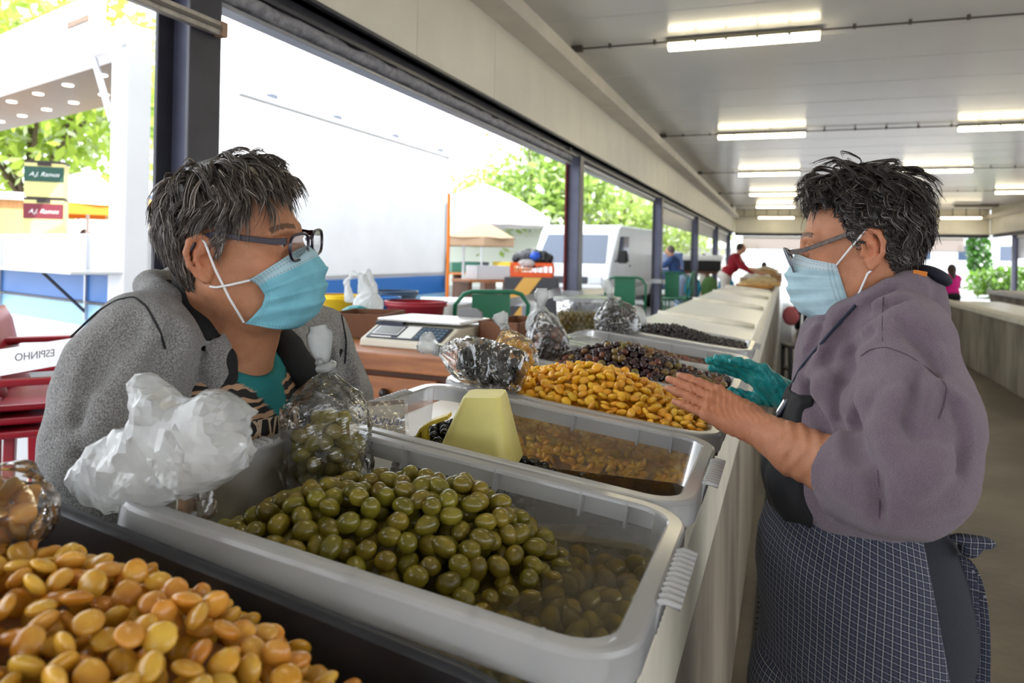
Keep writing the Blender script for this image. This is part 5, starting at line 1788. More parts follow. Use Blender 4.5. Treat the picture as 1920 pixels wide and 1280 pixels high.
    me.attributes.new('teal', 'FLOAT', 'POINT').data.foreach_set('value', teal)
    mesh_obj('shirt', me, m_sh, root, True)
    # ---------------- grey fleece jacket
    m_j = mat('heather_grey_knit', (172, 170, 168), .95, color2=(116, 115, 116), vscale=620, bump=.7, bscale=600, detail=3, sheen=.2, stretch=(1, 1, .7))
    for nd in m_j.node_tree.nodes:
        if nd.type == 'VALTORGB': nd.color_ramp.elements[0].position = .42; nd.color_ramp.elements[1].position = .60
    jx = axis_grid([(-1.32, -1.05, .009), (-1.05, -.60, .0038)]); jy = axis_grid([(.60, 1.28, .0042)]); jz = axis_grid([(.78, 1.02, .009), (1.02, 1.50, .0038)])
    T = Field(jx, jy, jz)
    T.chain([(-.885, .937, 1.245), (-.99, .96, 1.12), (-1.12, 1.0, .93)], [.135, .145, .15], .05)
    T.ell((-.855, .94, 1.23), (.135, .195, .15), .05)
    T.cap((-.835, .80, 1.36), (-.815, 1.085, 1.335), .060, .058, .05)
    T.ell((-.87, .94, 1.37), (.075, .12, .045), .04)
    # front opening
    ox = np.array((-.73, .94))
    X, Y, Z = jx[:, None, None], jy[None, :, None], jz[None, None, :]
    half_w = (.020 + .30 * np.clip(Z - 1.14, 0, .14) * .8 + .06 * np.clip(Z - 1.25, 0, .2))
    open_ = np.maximum(np.abs(Y - (.948 + .0 * Z)) - half_w, -(X + .845)).astype(np.float32)
    T.F = np.maximum(T.F, -open_)
    # neck hole
    T.chain([(-.80, .93, 1.30), (-.79, .92, 1.50)], [.066, .085], .01, 'sub')
    A = Field(jx, jy, jz)
    A.chain([(-.800, .762, 1.350), (-.832, .742, 1.22), (-.850, .745, 1.105)], [.064, .076, .078], .03)
    A.ell((-.830, .742, 1.30), (.068, .066, .09), .03)
    A.chain([(-.850, .745, 1.10), (-.75, .845, 1.085)], [.074, .05], .03)
    A.chain([(-.785, 1.125, 1.325), (-.765, 1.150, 1.22), (-.78, 1.158, 1.12)], [.062, .070, .068], .03)
    A.chain([(-.78, 1.155, 1.115), (-.735, 1.06, 1.085)], [.064, .05], .03)
    k = .035; hh = np.maximum(k - np.abs(T.F - A.F), 0) / k
    T.F = np.minimum(T.F, A.F) - hh * hh * k * .25
    # collar, standing away from the neck
    col = [(-.778, .862, 1.352), (-.808, .838, 1.385), (-.850, .835, 1.412), (-.892, .86, 1.428), (-.905, .92, 1.432), (-.895, .985, 1.424), (-.855, 1.03, 1.402), (-.80, 1.04, 1.368), (-.762, 1.03, 1.335), (-.735, 1.018, 1.30)]
    T.chain(col, [.012, .016, .019, .020, .020, .020, .019, .017, .015, .012], .012)
    for pix, r in (([(440, 560), (436, 640), (425, 720), (420, 780)], .010), ([(330, 620), (300, 700), (250, 760)], .008), ([(200, 640), (170, 720), (140, 820)], .007),
                   ([(260, 800), (330, 840), (400, 850)], .009), ([(150, 850), (240, 880)], .008), ([(385, 640), (380, 720), (382, 780)], .006), ([(250, 600), (215, 680)], .006),
                   ([(640, 640), (655, 700), (650, 760)], .006), ([(600, 640), (625, 720)], .006)):
        carve(T, pix, r * 1.1, .018, .003)
    for pix, r in (([(410, 590), (405, 680), (400, 760)], .008), ([(300, 780), (350, 800), (400, 805)], .010), ([(190, 760), (230, 820)], .008)):
        carve(T, pix, r, .03, .006, 'add')
    cutp = [np.array(at_y(x, y, q)) for x, y, q in ((352, 520, .850), (366, 560, .848), (380, 605, .852), (392, 650, .858), (400, 700, .868))]
    T.chain(cutp, [.014, .021, .024, .020, .012], .008, 'sub')
    T.disp(lambda X, Y, Z: .0026 * wob(X, Y, Z, 34, .9) + .0013 * wob(X, Y, Z, 70, 2.2))
    mesh_obj('fleece_jacket', T.mesh('fleece_jacket', org, 1), m_j, root, True)
    m_st = mat('dark_stitching', (38, 38, 42), .9)
    for pix in ([(122, 642), (185, 582), (220, 562), (252, 556), (275, 575), (300, 620), (312, 660)], [(640, 590), (650, 640), (646, 690)]):
        seam(T, pix, .0016, m_st, root, 'stitched_seam', org)
    # black lining: inside of the collar and the turned-back front edges
    m_bl = mat('black_lining', (16, 17, 20), .85, bump=.15, bscale=300)
    Bf = Field(jx, jy, jz)
    ci = [(-.768, .872, 1.335), (-.795, .856, 1.372), (-.838, .852, 1.402), (-.878, .872, 1.418), (-.888, .925, 1.422), (-.878, .975, 1.414), (-.842, 1.012, 1.392), (-.79, 1.022, 1.36), (-.752, 1.012, 1.325), (-.722, 1.000, 1.29)]
    Bf.chain(ci, [.012, .014, .015, .015, .015, .015, .016, .018, .020, .018], .01)
    lap = [np.array(at_y(x, y, q)) for x, y, q in ((340, 510, .866), (356, 550, .866), (372, 600, .868), (388, 650, .872), (394, 710, .88), (392, 770, .886))]
    Bf.chain(lap, [.014, .022, .024, .020, .011, .006], .012)
    Bf.chain([(-.79, .858, 1.36), (-.765, .866, 1.32), (-.752, .876, 1.27), (-.745, .884, 1.21)], [.020, .022, .016, .008], .012)
    Bf.chain([(-.735, 1.005, 1.305), (-.716, 1.02, 1.275), (-.706, 1.012, 1.24), (-.715, .985, 1.20)], [.022, .024, .018, .008], .014)
    mesh_obj('jacket_lining', Bf.mesh('jacket_lining', org), m_bl, root, True)
    q = [on_field(T, x, y) for x, y in ((640, 655), (622, 690), (606, 716))]
    if all(p is not None for p in q):
        MB().tube([Vector(p - org) for p in q], [.004, .006, .004], 6).build('pocket_zip', m_bl, root)
    # trousers, shoes
    Q = Field(axis_grid([(-1.36, -.98, .012)]), axis_grid([(.76, 1.26, .012)]), axis_grid([(.42, 1.10, .014)]))
    Q.ell((-1.14, 1.0, .92), (.14, .18, .13), .06)
    for y in (.915, 1.085):
        Q.chain([(-1.16, y, .88), (-1.14, y, .64), (-1.22, y, .46)], [.11, .08, .07], .03)
    mesh_obj('trousers', Q.mesh('trousers', org), mat('dark_navy_trousers', (30, 33, 44), .9), root, True)
    for y in (.915, 1.085):
        Fs = Field(axis_grid([(-1.29, -1.04, .007)]), axis_grid([(y - .07, y + .07, .007)]), axis_grid([(.36, .50, .007)]))
        Fs.cap((-1.22, y, .41), (-1.10, y, .395), .046, .038, .02); Fs.half((0, 0, .364), (0, 0, -1))
        mesh_obj('shoe', Fs.mesh('shoe', org), mat('black_shoe', (24, 24, 26), .5), root, True)
    # ---------------- hair: short, layered, swept forward
    def inside(p):
        front = np.where(p[:, 2] > .088, .070, np.where(p[:, 2] > .03, .056 - (.088 - p[:, 2]) * .55, .024 - (.03 - p[:, 2]) * .7))
        ok = (p[:, 0] < front)
        ok &= ~((p[:, 2] < .046) & (p[:, 0] > -.036) & (p[:, 0] < .008))
        ok &= ~((p[:, 2] < -.004) & (p[:, 0] > -.036))
        ok &= (p[:, 2] > -.062)
        return ok
    def flow(X, t):
        c = np.array((-.045, 0.01, .140))
        f = X - c; f /= np.linalg.norm(f, axis=1)[:, None]
        f[:, 2] -= .30
        side = (X[:, 2] < .08) & (np.abs(X[:, 1]) > .04) & (X[:, 0] > -.05)
        f[:, 0] += .25 * (X[:, 0] > .0) - np.where(side, 1.0, .25 * (X[:, 0] < .03) * (X[:, 2] < .05))
        f[:, 0] += .30 * (X[:, 0] < -.07) * (X[:, 2] < .01)
        f[:, 1] += np.where(X[:, 2] > .08, -.35, 0) * (X[:, 0] > 0)
        return f
    def length(P):
        L = .060 + .010 * (P[:, 2] > .06)
        L = np.where(P[:, 0] > .045, .038, L)
        L = np.where((P[:, 2] < .07) & (P[:, 0] > -.035), .026, L)
        L = np.where((P[:, 2] < .10) & (np.abs(P[:, 1]) > .045) & (P[:, 0] > -.03), np.minimum(L, .040), L)
        return np.where(P[:, 2] < -.02, .040, L)
    layer = lambda P: .004 + .020 * np.clip((P[:, 2] - .03) / .08, 0, 1) + .003 * (P[:, 0] < -.03)
    pal = ([(52, 44, 40), (70, 60, 55), (92, 80, 74), (118, 107, 100), (152, 143, 136), (192, 184, 178)], [4, 5, 4, 3, 1.5, .7],
           lambda P: np.clip((.06 - P[:, 2]) / .06, 0, 1) * .8 + .4 * (P[:, 0] > .03))
    hair(h, root, org, 'hair', 9000, inside, flow, length, layer, (.32, .7, .42), pal, 5, seg=9, base_col=(44, 37, 34), per_lock=12, gather=.5, fray=.002)
    # ---------------- mask, loops, glasses
    mm = mask_mat('light_blue_mask', (136, 206, 224), (190, 222, 234))
    face_mask(h, root, org, mm, edge=((.046, .070, -.030), (.026, .062, -.094)), notch=.022, seed=5)
    m_loop = mat('white_elastic', (236, 236, 238), .8)
    for y in (-1, 1):
        tube_local(h, [(.046, y * .071, -.032), (.020, y * .075, -.036), (.000, y * .078, -.038), (-.010, y * .078, -.036)], .0017, m_loop, root, 'ear_loop', org)
        tube_local(h, [(.026, y * .064, -.092), (.014, y * .073, -.055), (.002, y * .080, -.012), (-.006, y * .082, .024), (-.014, y * .082, .036), (-.024, y * .078, .030)], .0017, m_loop, root, 'ear_loop', org)
    m_pur = mat('dark_purple_acetate', (26, 12, 38), .2, coat=.2)
    glasses(h, root, org, .110, .006, .0265, .0185, m_pur, m_pur, (-.006, .079, .036), r=.0022, tilt=.12, hinge_z=.012)
    return root, T
customer, JACKET = build_customer()
# ------------------------------------------------------------------ bags, scoop, cards, scale and its table
m_clear = mat_film('clear_bag_film', (254, 254, 254), (253, 254, 255), 0.06, rough=0.05, gloss=2.4, translucent=0.5, var=0.06, vscale=30, bump=0.25, bscale=40)
m_milk = mat_film('milky_bag_film', (248, 250, 250), (242, 246, 247), 0.50, rough=0.25, gloss=1.0, translucent=0.5, var=0.15, vscale=14, bump=0.3, bscale=40)
m_white = mat_film('white_carrier_film', (250, 252, 252), (248, 250, 250), 0.82, rough=0.3, gloss=0.8, translucent=0.5, var=0.08, vscale=9, bump=0.3, bscale=30)

m_carrier = mat_film('thin_white_carrier_film', (250, 252, 252), (248, 250, 250), 0.62, rough=0.25, gloss=1.2, translucent=0.5, var=0.2, vscale=10, bump=0.5, bscale=22)
def crinkle(seed, n=6):
    """sharp-creased noise on a direction field"""
    rg = np.random.default_rng(seed)
    D = rg.normal(size=(n, 3)); D /= np.linalg.norm(D, axis=1)[:, None]
    fr = rg.uniform(22, 75, n); ph = rg.uniform(0, 6.28, n)
    D2 = rg.normal(size=(5, 3)); D2 /= np.linalg.norm(D2, axis=1)[:, None]; f2 = rg.uniform(25, 60, 5)
    def f(p):
        q = p + .012 * np.sin((p @ D2.T) * f2)[..., :3]
        t = np.abs(np.sin((q @ D.T) * fr + ph)) / (fr / 40)
        t = np.sort(t, axis=-1)
        return np.exp(-t[..., 0] * 3.2) * .75 + np.exp(-t[..., 1] * 3.0) * .35
    return f

def tied_bag(name, base, axis, front, h, rx, ry, m, label, group=None, neck=.022, ear=.05, ear_w=.02, amp=.006, seed=1, fill=.7, lean=0.0, cat='bag', nth=64, ns=48, ears=1, flat=True):
    """knotted plastic bag: base point, axis to the knot, front direction of the wide side"""
    a = Vector(axis).normalized(); fr = Vector(front); fr = (fr - a * fr.dot(a)).normalized(); sd = a.cross(fr)
    t = empty(name, base, label=label, cat=cat, group=group)
    cr = crinkle(seed); rg = np.random.default_rng(seed)
    mb = MB()
    prof = []
    for i in range(ns + 1):
        s = i / ns
        if s < .10: r = math.sqrt(max(0, 1 - (1 - s / .10) ** 2)) * .93
        elif s < fill: r = .93 + .07 * math.sin((s - .1) / (fill - .1) * math.pi)
        else: r = .93 - .80 * ((s - fill) / (1 - fill)) ** 1.25
        prof.append((s, max(r, .015)))
    pl = rg.integers(7, 11)
    for s, r in prof:
        for j in range(nth):
            th = 2 * math.pi * j / nth
            gather = max(0, (s - fill) / (1 - fill))
            k = 1 + .16 * gather * math.cos(pl * th + 2 * math.sin(3 * th + seed))
            p = fr * (rx * r * k * math.copysign(abs(math.cos(th)) ** .8, math.cos(th))) + sd * (ry * r * k * math.copysign(abs(math.sin(th)) ** .8, math.sin(th))) + a * (h * s) + fr * (lean * s * s)
            q = np.array(p)
            n = Vector((fr * math.cos(th) + sd * math.sin(th)))
            p = p + n * (amp * (cr(q + seed) - .5) * (.35 + .65 * min(1, r * 1.2)))
            mb.v.append(tuple(p))
    for i in range(ns):
        for j in range(nth):
            mb.f.append((i * nth + j, i * nth + (j + 1) % nth, (i + 1) * nth + (j + 1) % nth, (i + 1) * nth + j))
    mb.f.append(tuple(range(nth))[::-1])
    bd = mb.build('bag_film', m, t, smooth=not flat)
    top = a * h + fr * lean
    # knot
    kb = MB(); kn = 14
    for i in range(kn * 3):
        th = i / kn * 2 * math.pi
        kb.v.append((0, 0, 0))
    kb = MB().tube([top + (fr * math.cos(x) + sd * math.sin(x)) * neck * .45 + a * (neck * (.1 + .22 * x / 3)) for x in np.linspace(0, 9.5, 26)], neck * .36, 7)
    m_e = m_milk if m is m_clear else m
    kb.build('knot', m_e, t, smooth=True)
    for e in range(ears):
        eb = MB(); ne = 12
        ed = (a + fr * rg.uniform(-.3, .3) + sd * rg.uniform(-.25, .25)).normalized() if ears == 1 else (a * .8 + fr * (1 if e else -1) * .8).normalized()
        ew = ed.cross(sd).normalized()
        for i in range(ne + 1):
            s = i / ne
            w = ear_w * (.28 + .9 * math.sin(min(1, s * 1.1) * math.pi * .62)) * (1 if s < .9 else .75)
            for j in range(10):
                th = 2 * math.pi * j / 10
                p = top + ed * (neck * .4 + ear * s) + ew * (w * math.cos(th)) + sd * (w * .35 * math.sin(th)) 
                p += sd * (.25 * w * math.sin(3 * th + 5 * s + seed))
                eb.v.append(tuple(p))
        for i in range(ne):
            for j in range(10):
                eb.f.append((i * 10 + j, i * 10 + (j + 1) % 10, (i + 1) * 10 + (j + 1) % 10, (i + 1) * 10 + j))
        eb.build('tied_end', m_e, t, smooth=True)
    return t

def fill_bag(kind, c, R, rad, r, meshes, n, label, group, cat, seed, flat=False):
    """pieces packed in an ellipsoid c, R=(axes as columns), rad"""
    rg = np.random.default_rng(seed)
    P = []; tries = 0
    while len(P) < n and tries < 9000:
        tries += 1
        v = rg.normal(size=3); v /= np.linalg.norm(v); q = v * rg.uniform(.45, 1) ** .5
        p = np.asarray(c) + np.asarray(R) @ (q * (np.asarray(rad) - r))
        if not P or (((np.array(P) - p) ** 2).sum(1) > (1.62 * r) ** 2).all(): P.append(p)
    for p in P:
        o = bpy.data.objects.new(kind, meshes[int(rg.integers(len(meshes)))])
        o.location = p; o.rotation_euler = (rg.uniform(0, 6), rg.uniform(0, 6), rg.uniform(0, 6))
        COL.objects.link(o); tag(o, label, cat, group)

def frame_axes(a, f):
    a = Vector(a).normalized(); f = Vector(f); f = (f - a * f.dot(a)).normalized(); s = a.cross(f)
    return np.array([[f[i], s[i], a[i]] for i in range(3)])

# standing bag of green olives
bA = Vector((-0.628, 0.940, 1.118))
tied_bag('olive_bag', bA, (-.02, -.02, 1), (.78, .62, 0), .185, .066, .046, m_clear, 'knotted clear bag of green olives standing in the green olive tub', 'bags of olives and lupins', neck=.020, ear=.062, ear_w=.016, amp=.010, seed=3, fill=.74)
m_green2 = glossy_food('bagged_green_olive_skin', (150, 138, 70), (118, 108, 50), 0.25, 40, 0.15, 0.014)
g2_ol = [olive_mesh('bagged_olive', m_green2, 0.0148, 0.0116, s) for s in range(50, 54)]
Rb = frame_axes((0, 0, 1), (.78, .62, 0))
fill_bag('bagged_olive', bA + Vector((0, 0, .070)), Rb, (.060, .041, .068), .0118, g2_ol, 58, 'one of the green olives inside the standing clear bag', 'green olives inside the standing clear bag', 'olive', 4)

# big crumpled white carrier bag in front of the woman's sleeve
def crumpled(name, label, c, axes, rad, m, seed, amp=.02, bumps=(), cat='bag', group=None, res=.0055, partname='bag_film', facet=False):
    c = np.asarray(c, float); R = np.asarray(axes)
    ext = np.abs(R) @ np.asarray(rad) + .05
    pts = [c - ext, c + ext]
    for b in bumps:
        for p in b[0]: pts += [np.asarray(p) - .04, np.asarray(p) + .04]
    lo = np.min(pts, 0); hi = np.max(pts, 0)
    F = Field(*[axis_grid([(lo[i], hi[i], res)]) for i in range(3)])
    F.ell(c, rad, .02, R)
    for pl, rs, k in bumps: F.chain(pl, rs, k)
    cr = crinkle(seed, 7)
    X, Y, Z = F.xs[:, None, None], F.ys[None, :, None], F.zs[None, None, :]
    band = np.abs(F.F) < .03
    I = np.argwhere(band)
    P = np.stack([F.xs[I[:, 0]], F.ys[I[:, 1]], F.zs[I[:, 2]]], 1)
    F.F[band] -= (amp * (cr(P) - .45)).astype(np.float32)
    t = empty(name, c, label=label, cat=cat, group=group)
    o = mesh_obj(partname, F.mesh(partname, c, 0 if facet else 1), m, t, True)
    if facet:
        o.data.polygons.foreach_set('use_smooth', [False] * len(o.data.polygons)); o.data.update()
    return t
wb = [np.array(at_y(x, y, q)) for x, y, q in ((150, 915, .615), (270, 850, .625), (400, 800, .64), (290, 790, .63), (265, 720, .635), (440, 775, .645), (462, 778, .645))]
crumpled('carrier_bag', 'large crumpled white plastic bag in front of the grey sleeve', np.array(at_y(292, 868, .628)), rot_axes((.98, .02, .32), (0, 0, 1)), (.122, .026, .046), m_carrier, 7, amp=.014, res=.010, facet=True,
         bumps=[([wb[2] + (0, 0, -.02), wb[2] + (.0, 0, .012)], [.034, .022], .03), ([wb[3], wb[3] + (0, 0, .015), wb[4]], [.014, .020, .011], .02), ([wb[2] + (.01, 0, .02), wb[5], wb[6]], [.02, .012, .004], .012)])
# bagged price card clipped over the rim
pc = np.array(at_y(352, 880, .655))
tied_bag('card_bag', Vector(pc + (.0, 0, -.062)), (-.18, 0, 1), (1, .25, 0), .10, .036, .016, m_clear, 'price card in a small knotted clear bag on the tub rim', None, neck=.016, ear=.026, ear_w=.012, amp=.006, seed=9, fill=.7, cat='price card')
cd = empty('price_card', Vector(pc), rot=(0, -.10, -1.0), label='brown cardboard price card seen edge on in its bag', cat='price card')
MB().box(-.030, .030, -.003, .003, -.050, .040).build('card', mat('brown_card', (122, 96, 74), .8, var=.2, vscale=60), cd)
MB().box(-.029, .029, -.0045, -.003, -.048, .038).build('paper_face', mat('white_paper', (232, 228, 216), .8), cd)
m_ink = mat('blue_ink', (52, 76, 158), .6)
def text_part(txt, size, m, parent, M, shear=0.0, name='lettering', extrude=.0004, align='CENTER'):
    cu = bpy.data.curves.new('t', 'FONT'); cu.body = txt; cu.size = size; cu.shear = shear; cu.extrude = extrude; cu.align_x = align; cu.align_y = 'CENTER'
    o = bpy.data.objects.new('t', cu); COL.objects.link(o)
    dg = bpy.context.evaluated_depsgraph_get()
    me = bpy.data.meshes.new_from_object(o.evaluated_get(dg)); bpy.data.objects.remove(o)
    me.transform(M); me.materials.append(m)
    return mesh_obj(name, me, None, parent)
for k, z in enumerate((.022, .0, -.026)):
    MB().tube([(-.02 + .004 * i, -.005, z + .005 * math.sin(i * 2.1 + k)) for i in range(11)], .0011, 5).build('ink_line', m_ink, cd)

# handwritten card in the black olive tub
c2 = at_y(708, 783, 1.10)
hc = empty('price_card', c2, rot=(-.25, 0, .75), label='handwritten price card in plastic at the back of the black olive tub', cat='price card')
MB().box(-.046, .046, -.002, .002, -.04, .026).build('card', mat('cream_card', (214, 204, 182), .7), hc)
MB().box(-.046, .046, -.0022, .0022, .020, .027).build('torn_edge', MATS['brown_card'], hc)
text_part('Redondal', .021, m_ink, hc, Matrix.Translation((0, -.0028, -.004)) @ Matrix.Rotation(.12, 4, 'Y') @ Matrix.Rotation(math.pi / 2, 4, 'X'), shear=.35)
MB().box(-.051, .051, -.006, -.0055, -.045, .031).build('plastic_sleeve', m_clear, hc)

# yellow scoop standing mouth down
m_yel = mat('pale_yellow_plastic', (232, 222, 136), .38, var=.05, vscale=15, subsurf=.1)
m_yel2 = mat('yellow_plastic_handle', (222, 198, 78), .4)
sc0 = Vector((-.500, 1.205, 1.120))
sc_ = empty('yellow_scoop', sc0, rot=(.10, -.06, .12), label='pale yellow plastic scoop turned mouth down in the black olive tub', cat='scoop')
lp = []
for z, w, d, r in ((0.0, .144, .118, .03), (.0005, .148, .122, .03), (.118, .070, .060, .012), (.122, .066, .056, .012), (.122, .0002, .0002, .00005)):
    lp.append(([(p[0] + .022 * z / .122, p[1]) for p in rrect(w, d, r)], z))
loft(lp).build('cup', m_yel, sc_, smooth=False)
sc_.children[0].data.polygons.foreach_set('use_smooth', [True] * len(sc_.children[0].data.polygons)); shade_auto(sc_.children[0], .5)
hp = [(-.045, 0, .082), (-.075, 0, .072), (-.098, 0, .058), (-.112, 0, .036), (-.118, 0, .005)]
hb = MB()
for p in hp:
    for s1, s2 in ((-.012, -.003), (.012, -.003), (.012, .003), (-.012, .003)):
        hb.v.append((p[0], p[1] + s1, p[2] + s2 * 1.2))
for i in range(len(hp) - 1):
    for j in range(4): hb.f.append((i * 4 + j, i * 4 + (j + 1) % 4, (i + 1) * 4 + (j + 1) % 4, (i + 1) * 4 + j))
hb.f += [(0, 1, 2, 3), (19, 18, 17, 16)]
hb.build('handle', m_yel2, sc_, bevel=.002)
MB().box(-.097, -.088, -.010, .010, -.005, .060).build('handle_brace', m_yel2, sc_, bevel=.002)
MB().prism([(-.118, .0), (-.098, .0), (-.098, .055), (-.112, .034)], -.0015, .0015).build('handle_web', m_yel2, sc_)

# bag of black olives lying across the rims
kb = at_y(822, 662, 1.46); eb = at_y(985, 708, 1.46)
ax = (kb - eb); L_ = ax.length
tied_bag('olive_bag', eb + Vector((0, 0, .006)), ax, (0, .25, 1), L_ * .98, .047, .050, m_clear, 'knotted clear bag of black olives lying across the tub rims', 'bags of olives and lupins', neck=.016, ear=.045, ear_w=.022, amp=.010, seed=12, fill=.70)
m_black2 = glossy_food('bagged_black_skin', (16, 14, 17), (9, 8, 10), .18, 40, .3, .01)
fill_bag('bagged_black_olive', eb + ax * .42 + Vector((0, 0, .004)), frame_axes(ax, (0, .25, 1)), (.044, .047, .085), .0112, [olive_mesh('bagged_black_olive', m_black2, .0135, .0115, s) for s in (60, 61, 62)], 110, 'one of the black olives in the lying bag', 'black olives in the lying bag', 'olive', 8)

# bag of lupins, bag of brown olives, bag of seeds
def standing(px, py, y, h, rx, ry, label, seed, kind, meshes, r, n, ilabel, group, cat, film, ear=.04, lean=0.0, axis=(0, 0, 1), icol=None):
    b = at_y(px, py, y)
    tied_bag('produce_bag', b, axis, (.9, .4, 0), h, rx, ry, film, label, 'bags of olives and lupins', neck=.016, ear=ear, ear_w=.018, amp=.008, seed=seed, fill=.62, lean=lean)
    R = frame_axes(axis, (.9, .4, 0))
    if n: fill_bag(kind, b + Vector(axis).normalized() * (h * .40), R, (rx * .95, ry * .95, h * .40), r, meshes, n, ilabel, group, cat, seed)
    return b
standing(975, 708, 1.76, .125, .058, .045, 'knotted clear bag of lupin beans behind the black olive bag', 14, 'bagged_lupin_bean', [lupin_mesh('bagged_lupin_bean', m_lup, .0112, s) for s in (70, 71, 72)], .0092, 95, 'one of the lupin beans in the knotted bag behind the black olive bag', 'lupin beans in the knotted bag', 'lupin bean', m_clear, axis=(-.35, 0, 1))
standing(1035, 690, 2.05, .165, .060, .05, 'knotted clear bag of brown olives beside the clear lidded box', 15, 'bagged_brown_olive', [olive_mesh('bagged_brown_olive', m, .0135, .0115, s) for s, m in ((80, m_o1), (81, m_o2), (82, m_o1))], .0112, 75, 'one of the brown olives in the knotted bag beside the lidded box', 'brown olives in the knotted bag', 'olive', m_clear, ear=.06, axis=(-.22, 0, 1))
m_seed = glossy_food('dark_dried_olive', (70, 66, 66), (40, 37, 38), .5, 60, .35, .02)
standing(1165, 634, 2.85, .16, .085, .06, 'knotted bag of small dried dark olives at the farthest tub', 16, 'dried_olive', [olive_mesh('dried_olive', m_seed, .0105, .0062, s) for s in (90, 91)], .0075, 190, 'one of the dried dark olives in the knotted bag', 'dried olives in the knotted bag', 'olive', m_clear, ear=.07, axis=(-.30, 0, 1))
def crump_at(px, py, y, rad, label, seed, m=m_milk, name='carrier_bag', bumps=(), amp=.012):
    c = np.array(at_y(px, py, y))
    return crumpled(name, label, c, np.eye(3), rad, m, seed, amp=amp, bumps=bumps, res=.006)
crump_at(1095, 650, 2.42, (.085, .05, .032), 'crumpled empty clear bag on the rim behind the brown olives', 31)
crump_at(1018, 612, 2.25, (.055, .04, .050), 'milky tied bag behind the bag of lupin beans', 32, bumps=[([np.array(at_y(1018, 600, 2.25)), np.array(at_y(1010, 575, 2.25))], [.02, .012], .02)])
crump_at(1188, 600, 3.1, (.05, .05, .06), 'small white bag right of the bag of dried olives', 33, m=m_white)
# bag of lupins lying in the black tray
bt = at_y(24, 1022, .475)
tied_bag('produce_bag', bt, (-.75, .1, .65), (.5, .9, 0), .085, .046, .040, m_clear, 'clear bag of lupin beans lying in the black tray corner', 'bags of olives and lupins', neck=.015, ear=.03, amp=.006, seed=18)
fill_bag('bagged_lupin_bean', bt + Vector((-.75, .1, .65)).normalized() * .036, frame_axes((-.75, .1, .65), (.5, .9, 0)), (.043, .038, .036), .0095, [lupin_mesh('bagged_lupin_bean', m_lup2, .0112, s) for s in (73, 74)], 45, 'one of the lupin beans in the bag in the black tray corner', 'lupin beans in the bag in the black tray', 'lupin bean', 19)

# lidded clear box of green olives
bx_ = at_y(1088, 632, 3.12)
cb = empty('lidded_box', Vector((bx_.x, bx_.y + .11, bx_.z)), rz=-.12, label='clear lidded plastic box half full of green olives', cat='box')
loft([(rrect(.01, .01, .002), 0), (rrect(.20, .20, .03), 0), (rrect(.212, .212, .03), .01), (rrect(.228, .228, .032), .15)]).build('box_wall', m_clear, cb, smooth=True)
loft([(rrect(.228, .228, .032), .15), (rrect(.246, .246, .035), .152), (rrect(.248, .248, .035), .168), (rrect(.22, .22, .03), .170), (rrect(.01, .01, .002), .166)]).build('lid', m_milk, cb, smooth=False)
rg = np.random.default_rng(77)
m_g3 = glossy_food('boxed_green_olive_skin', (168, 150, 66), (130, 110, 44), .2, 40, .15, .014)
g3 = [olive_mesh('boxed_olive', m_g3, .0125, .0115, s) for s in (95, 96)]
for k in range(5):
    for i in range(8):
        for side in (0, 1):
            o = bpy.data.objects.new('boxed_olive', g3[int(rg.integers(2))])
            u = -.088 + .025 * i + .012 * (k % 2); z = .016 + .020 * k
            w = -.092 + .006 * rg.random()
            loc = Vector((u, w, z)) if side == 0 else Vector((-w, u, z))
            o.location = Matrix.Translation(cb.location) @ Matrix.Rotation(-.12, 4, 'Z') @ loc
            o.rotation_euler = (rg.uniform(0, 6), rg.uniform(0, 6), 0); COL.objects.link(o)
            tag(o, 'one of the green olives inside the lidded box', 'olive', 'green olives inside the lidded box')
MB().box(-.085, .085, -.082, .085, .004, .10).build('olive_mass', mat('boxed_mass', (96, 84, 30), .5), cb)['kind'] = 'stuff'

# wooden table with drawer, scale on it
ZT = 1.13
m_wood = mat('orange_brown_wood', (176, 112, 66), .5, color2=(142, 84, 48), vscale=5, bump=.12, bscale=60, stretch=(1, 8, 8), detail=6)
m_woodd = mat('dark_brown_wood', (96, 58, 38), .6, var=.2, vscale=8)
tdir = math.atan2(-.02, 1)
tb = empty('wooden_table', (-1.30, 2.62, ZG), rz=-.06, label='small orange brown wooden table with a drawer under the scale', cat='table')
zt = ZT - ZG
MB().box(-.34, .30, -.32, .34, zt - .062, zt).build('table_top', m_wood, tb, bevel=.006)
MB().box(-.24, .26, -.27, .29, zt - .24, zt - .062).build('apron_frame', m_woodd, tb, bevel=.004)
drw = MB().box(-.17, .20, -.295, -.27, zt - .205, zt - .085).build('drawer', m_wood, tb, bevel=.004)
MB().lathe([(.0001, -.03), (.012, -.028), (.018, -.018), (.016, -.008), (.008, 0), (.008, .01)], 14, (.0, -.298, zt - .14), M=Matrix.Rotation(-math.pi / 2, 4, 'X')).build('knob', mat('dark_knob', (40, 24, 20), .35), drw, smooth=True)
MB().box(-.28, .30, -.32, .30, zt - .262, zt - .24).build('shelf_board', m_wood, tb, bevel=.004)
for x in (-.23, .23):
    for y in (-.25, .27):
        MB().box(x - .03, x + .03, y - .03, y + .03, 0, zt - .24).build('leg', m_woodd, tb, bevel=.004)
m_sclb = mat('cream_scale_housing', (216, 212, 196), .45)
m_navyp = mat('navy_key_panel', (34, 40, 58), .4)
sl_ = empty('weighing_scale', (-1.315, 2.60, ZT), rz=-.09, label='cream electronic weighing scale with white platter', cat='scale')
W2 = .185
MB().prism([(-.16, .0), (-.155, .028), (-.05, .075), (.17, .075), (.18, .06), (.18, 0)], -W2, W2, Matrix.Rotation(math.pi / 2, 4, 'Z')).build('housing', m_sclb, sl_, bevel=.006)
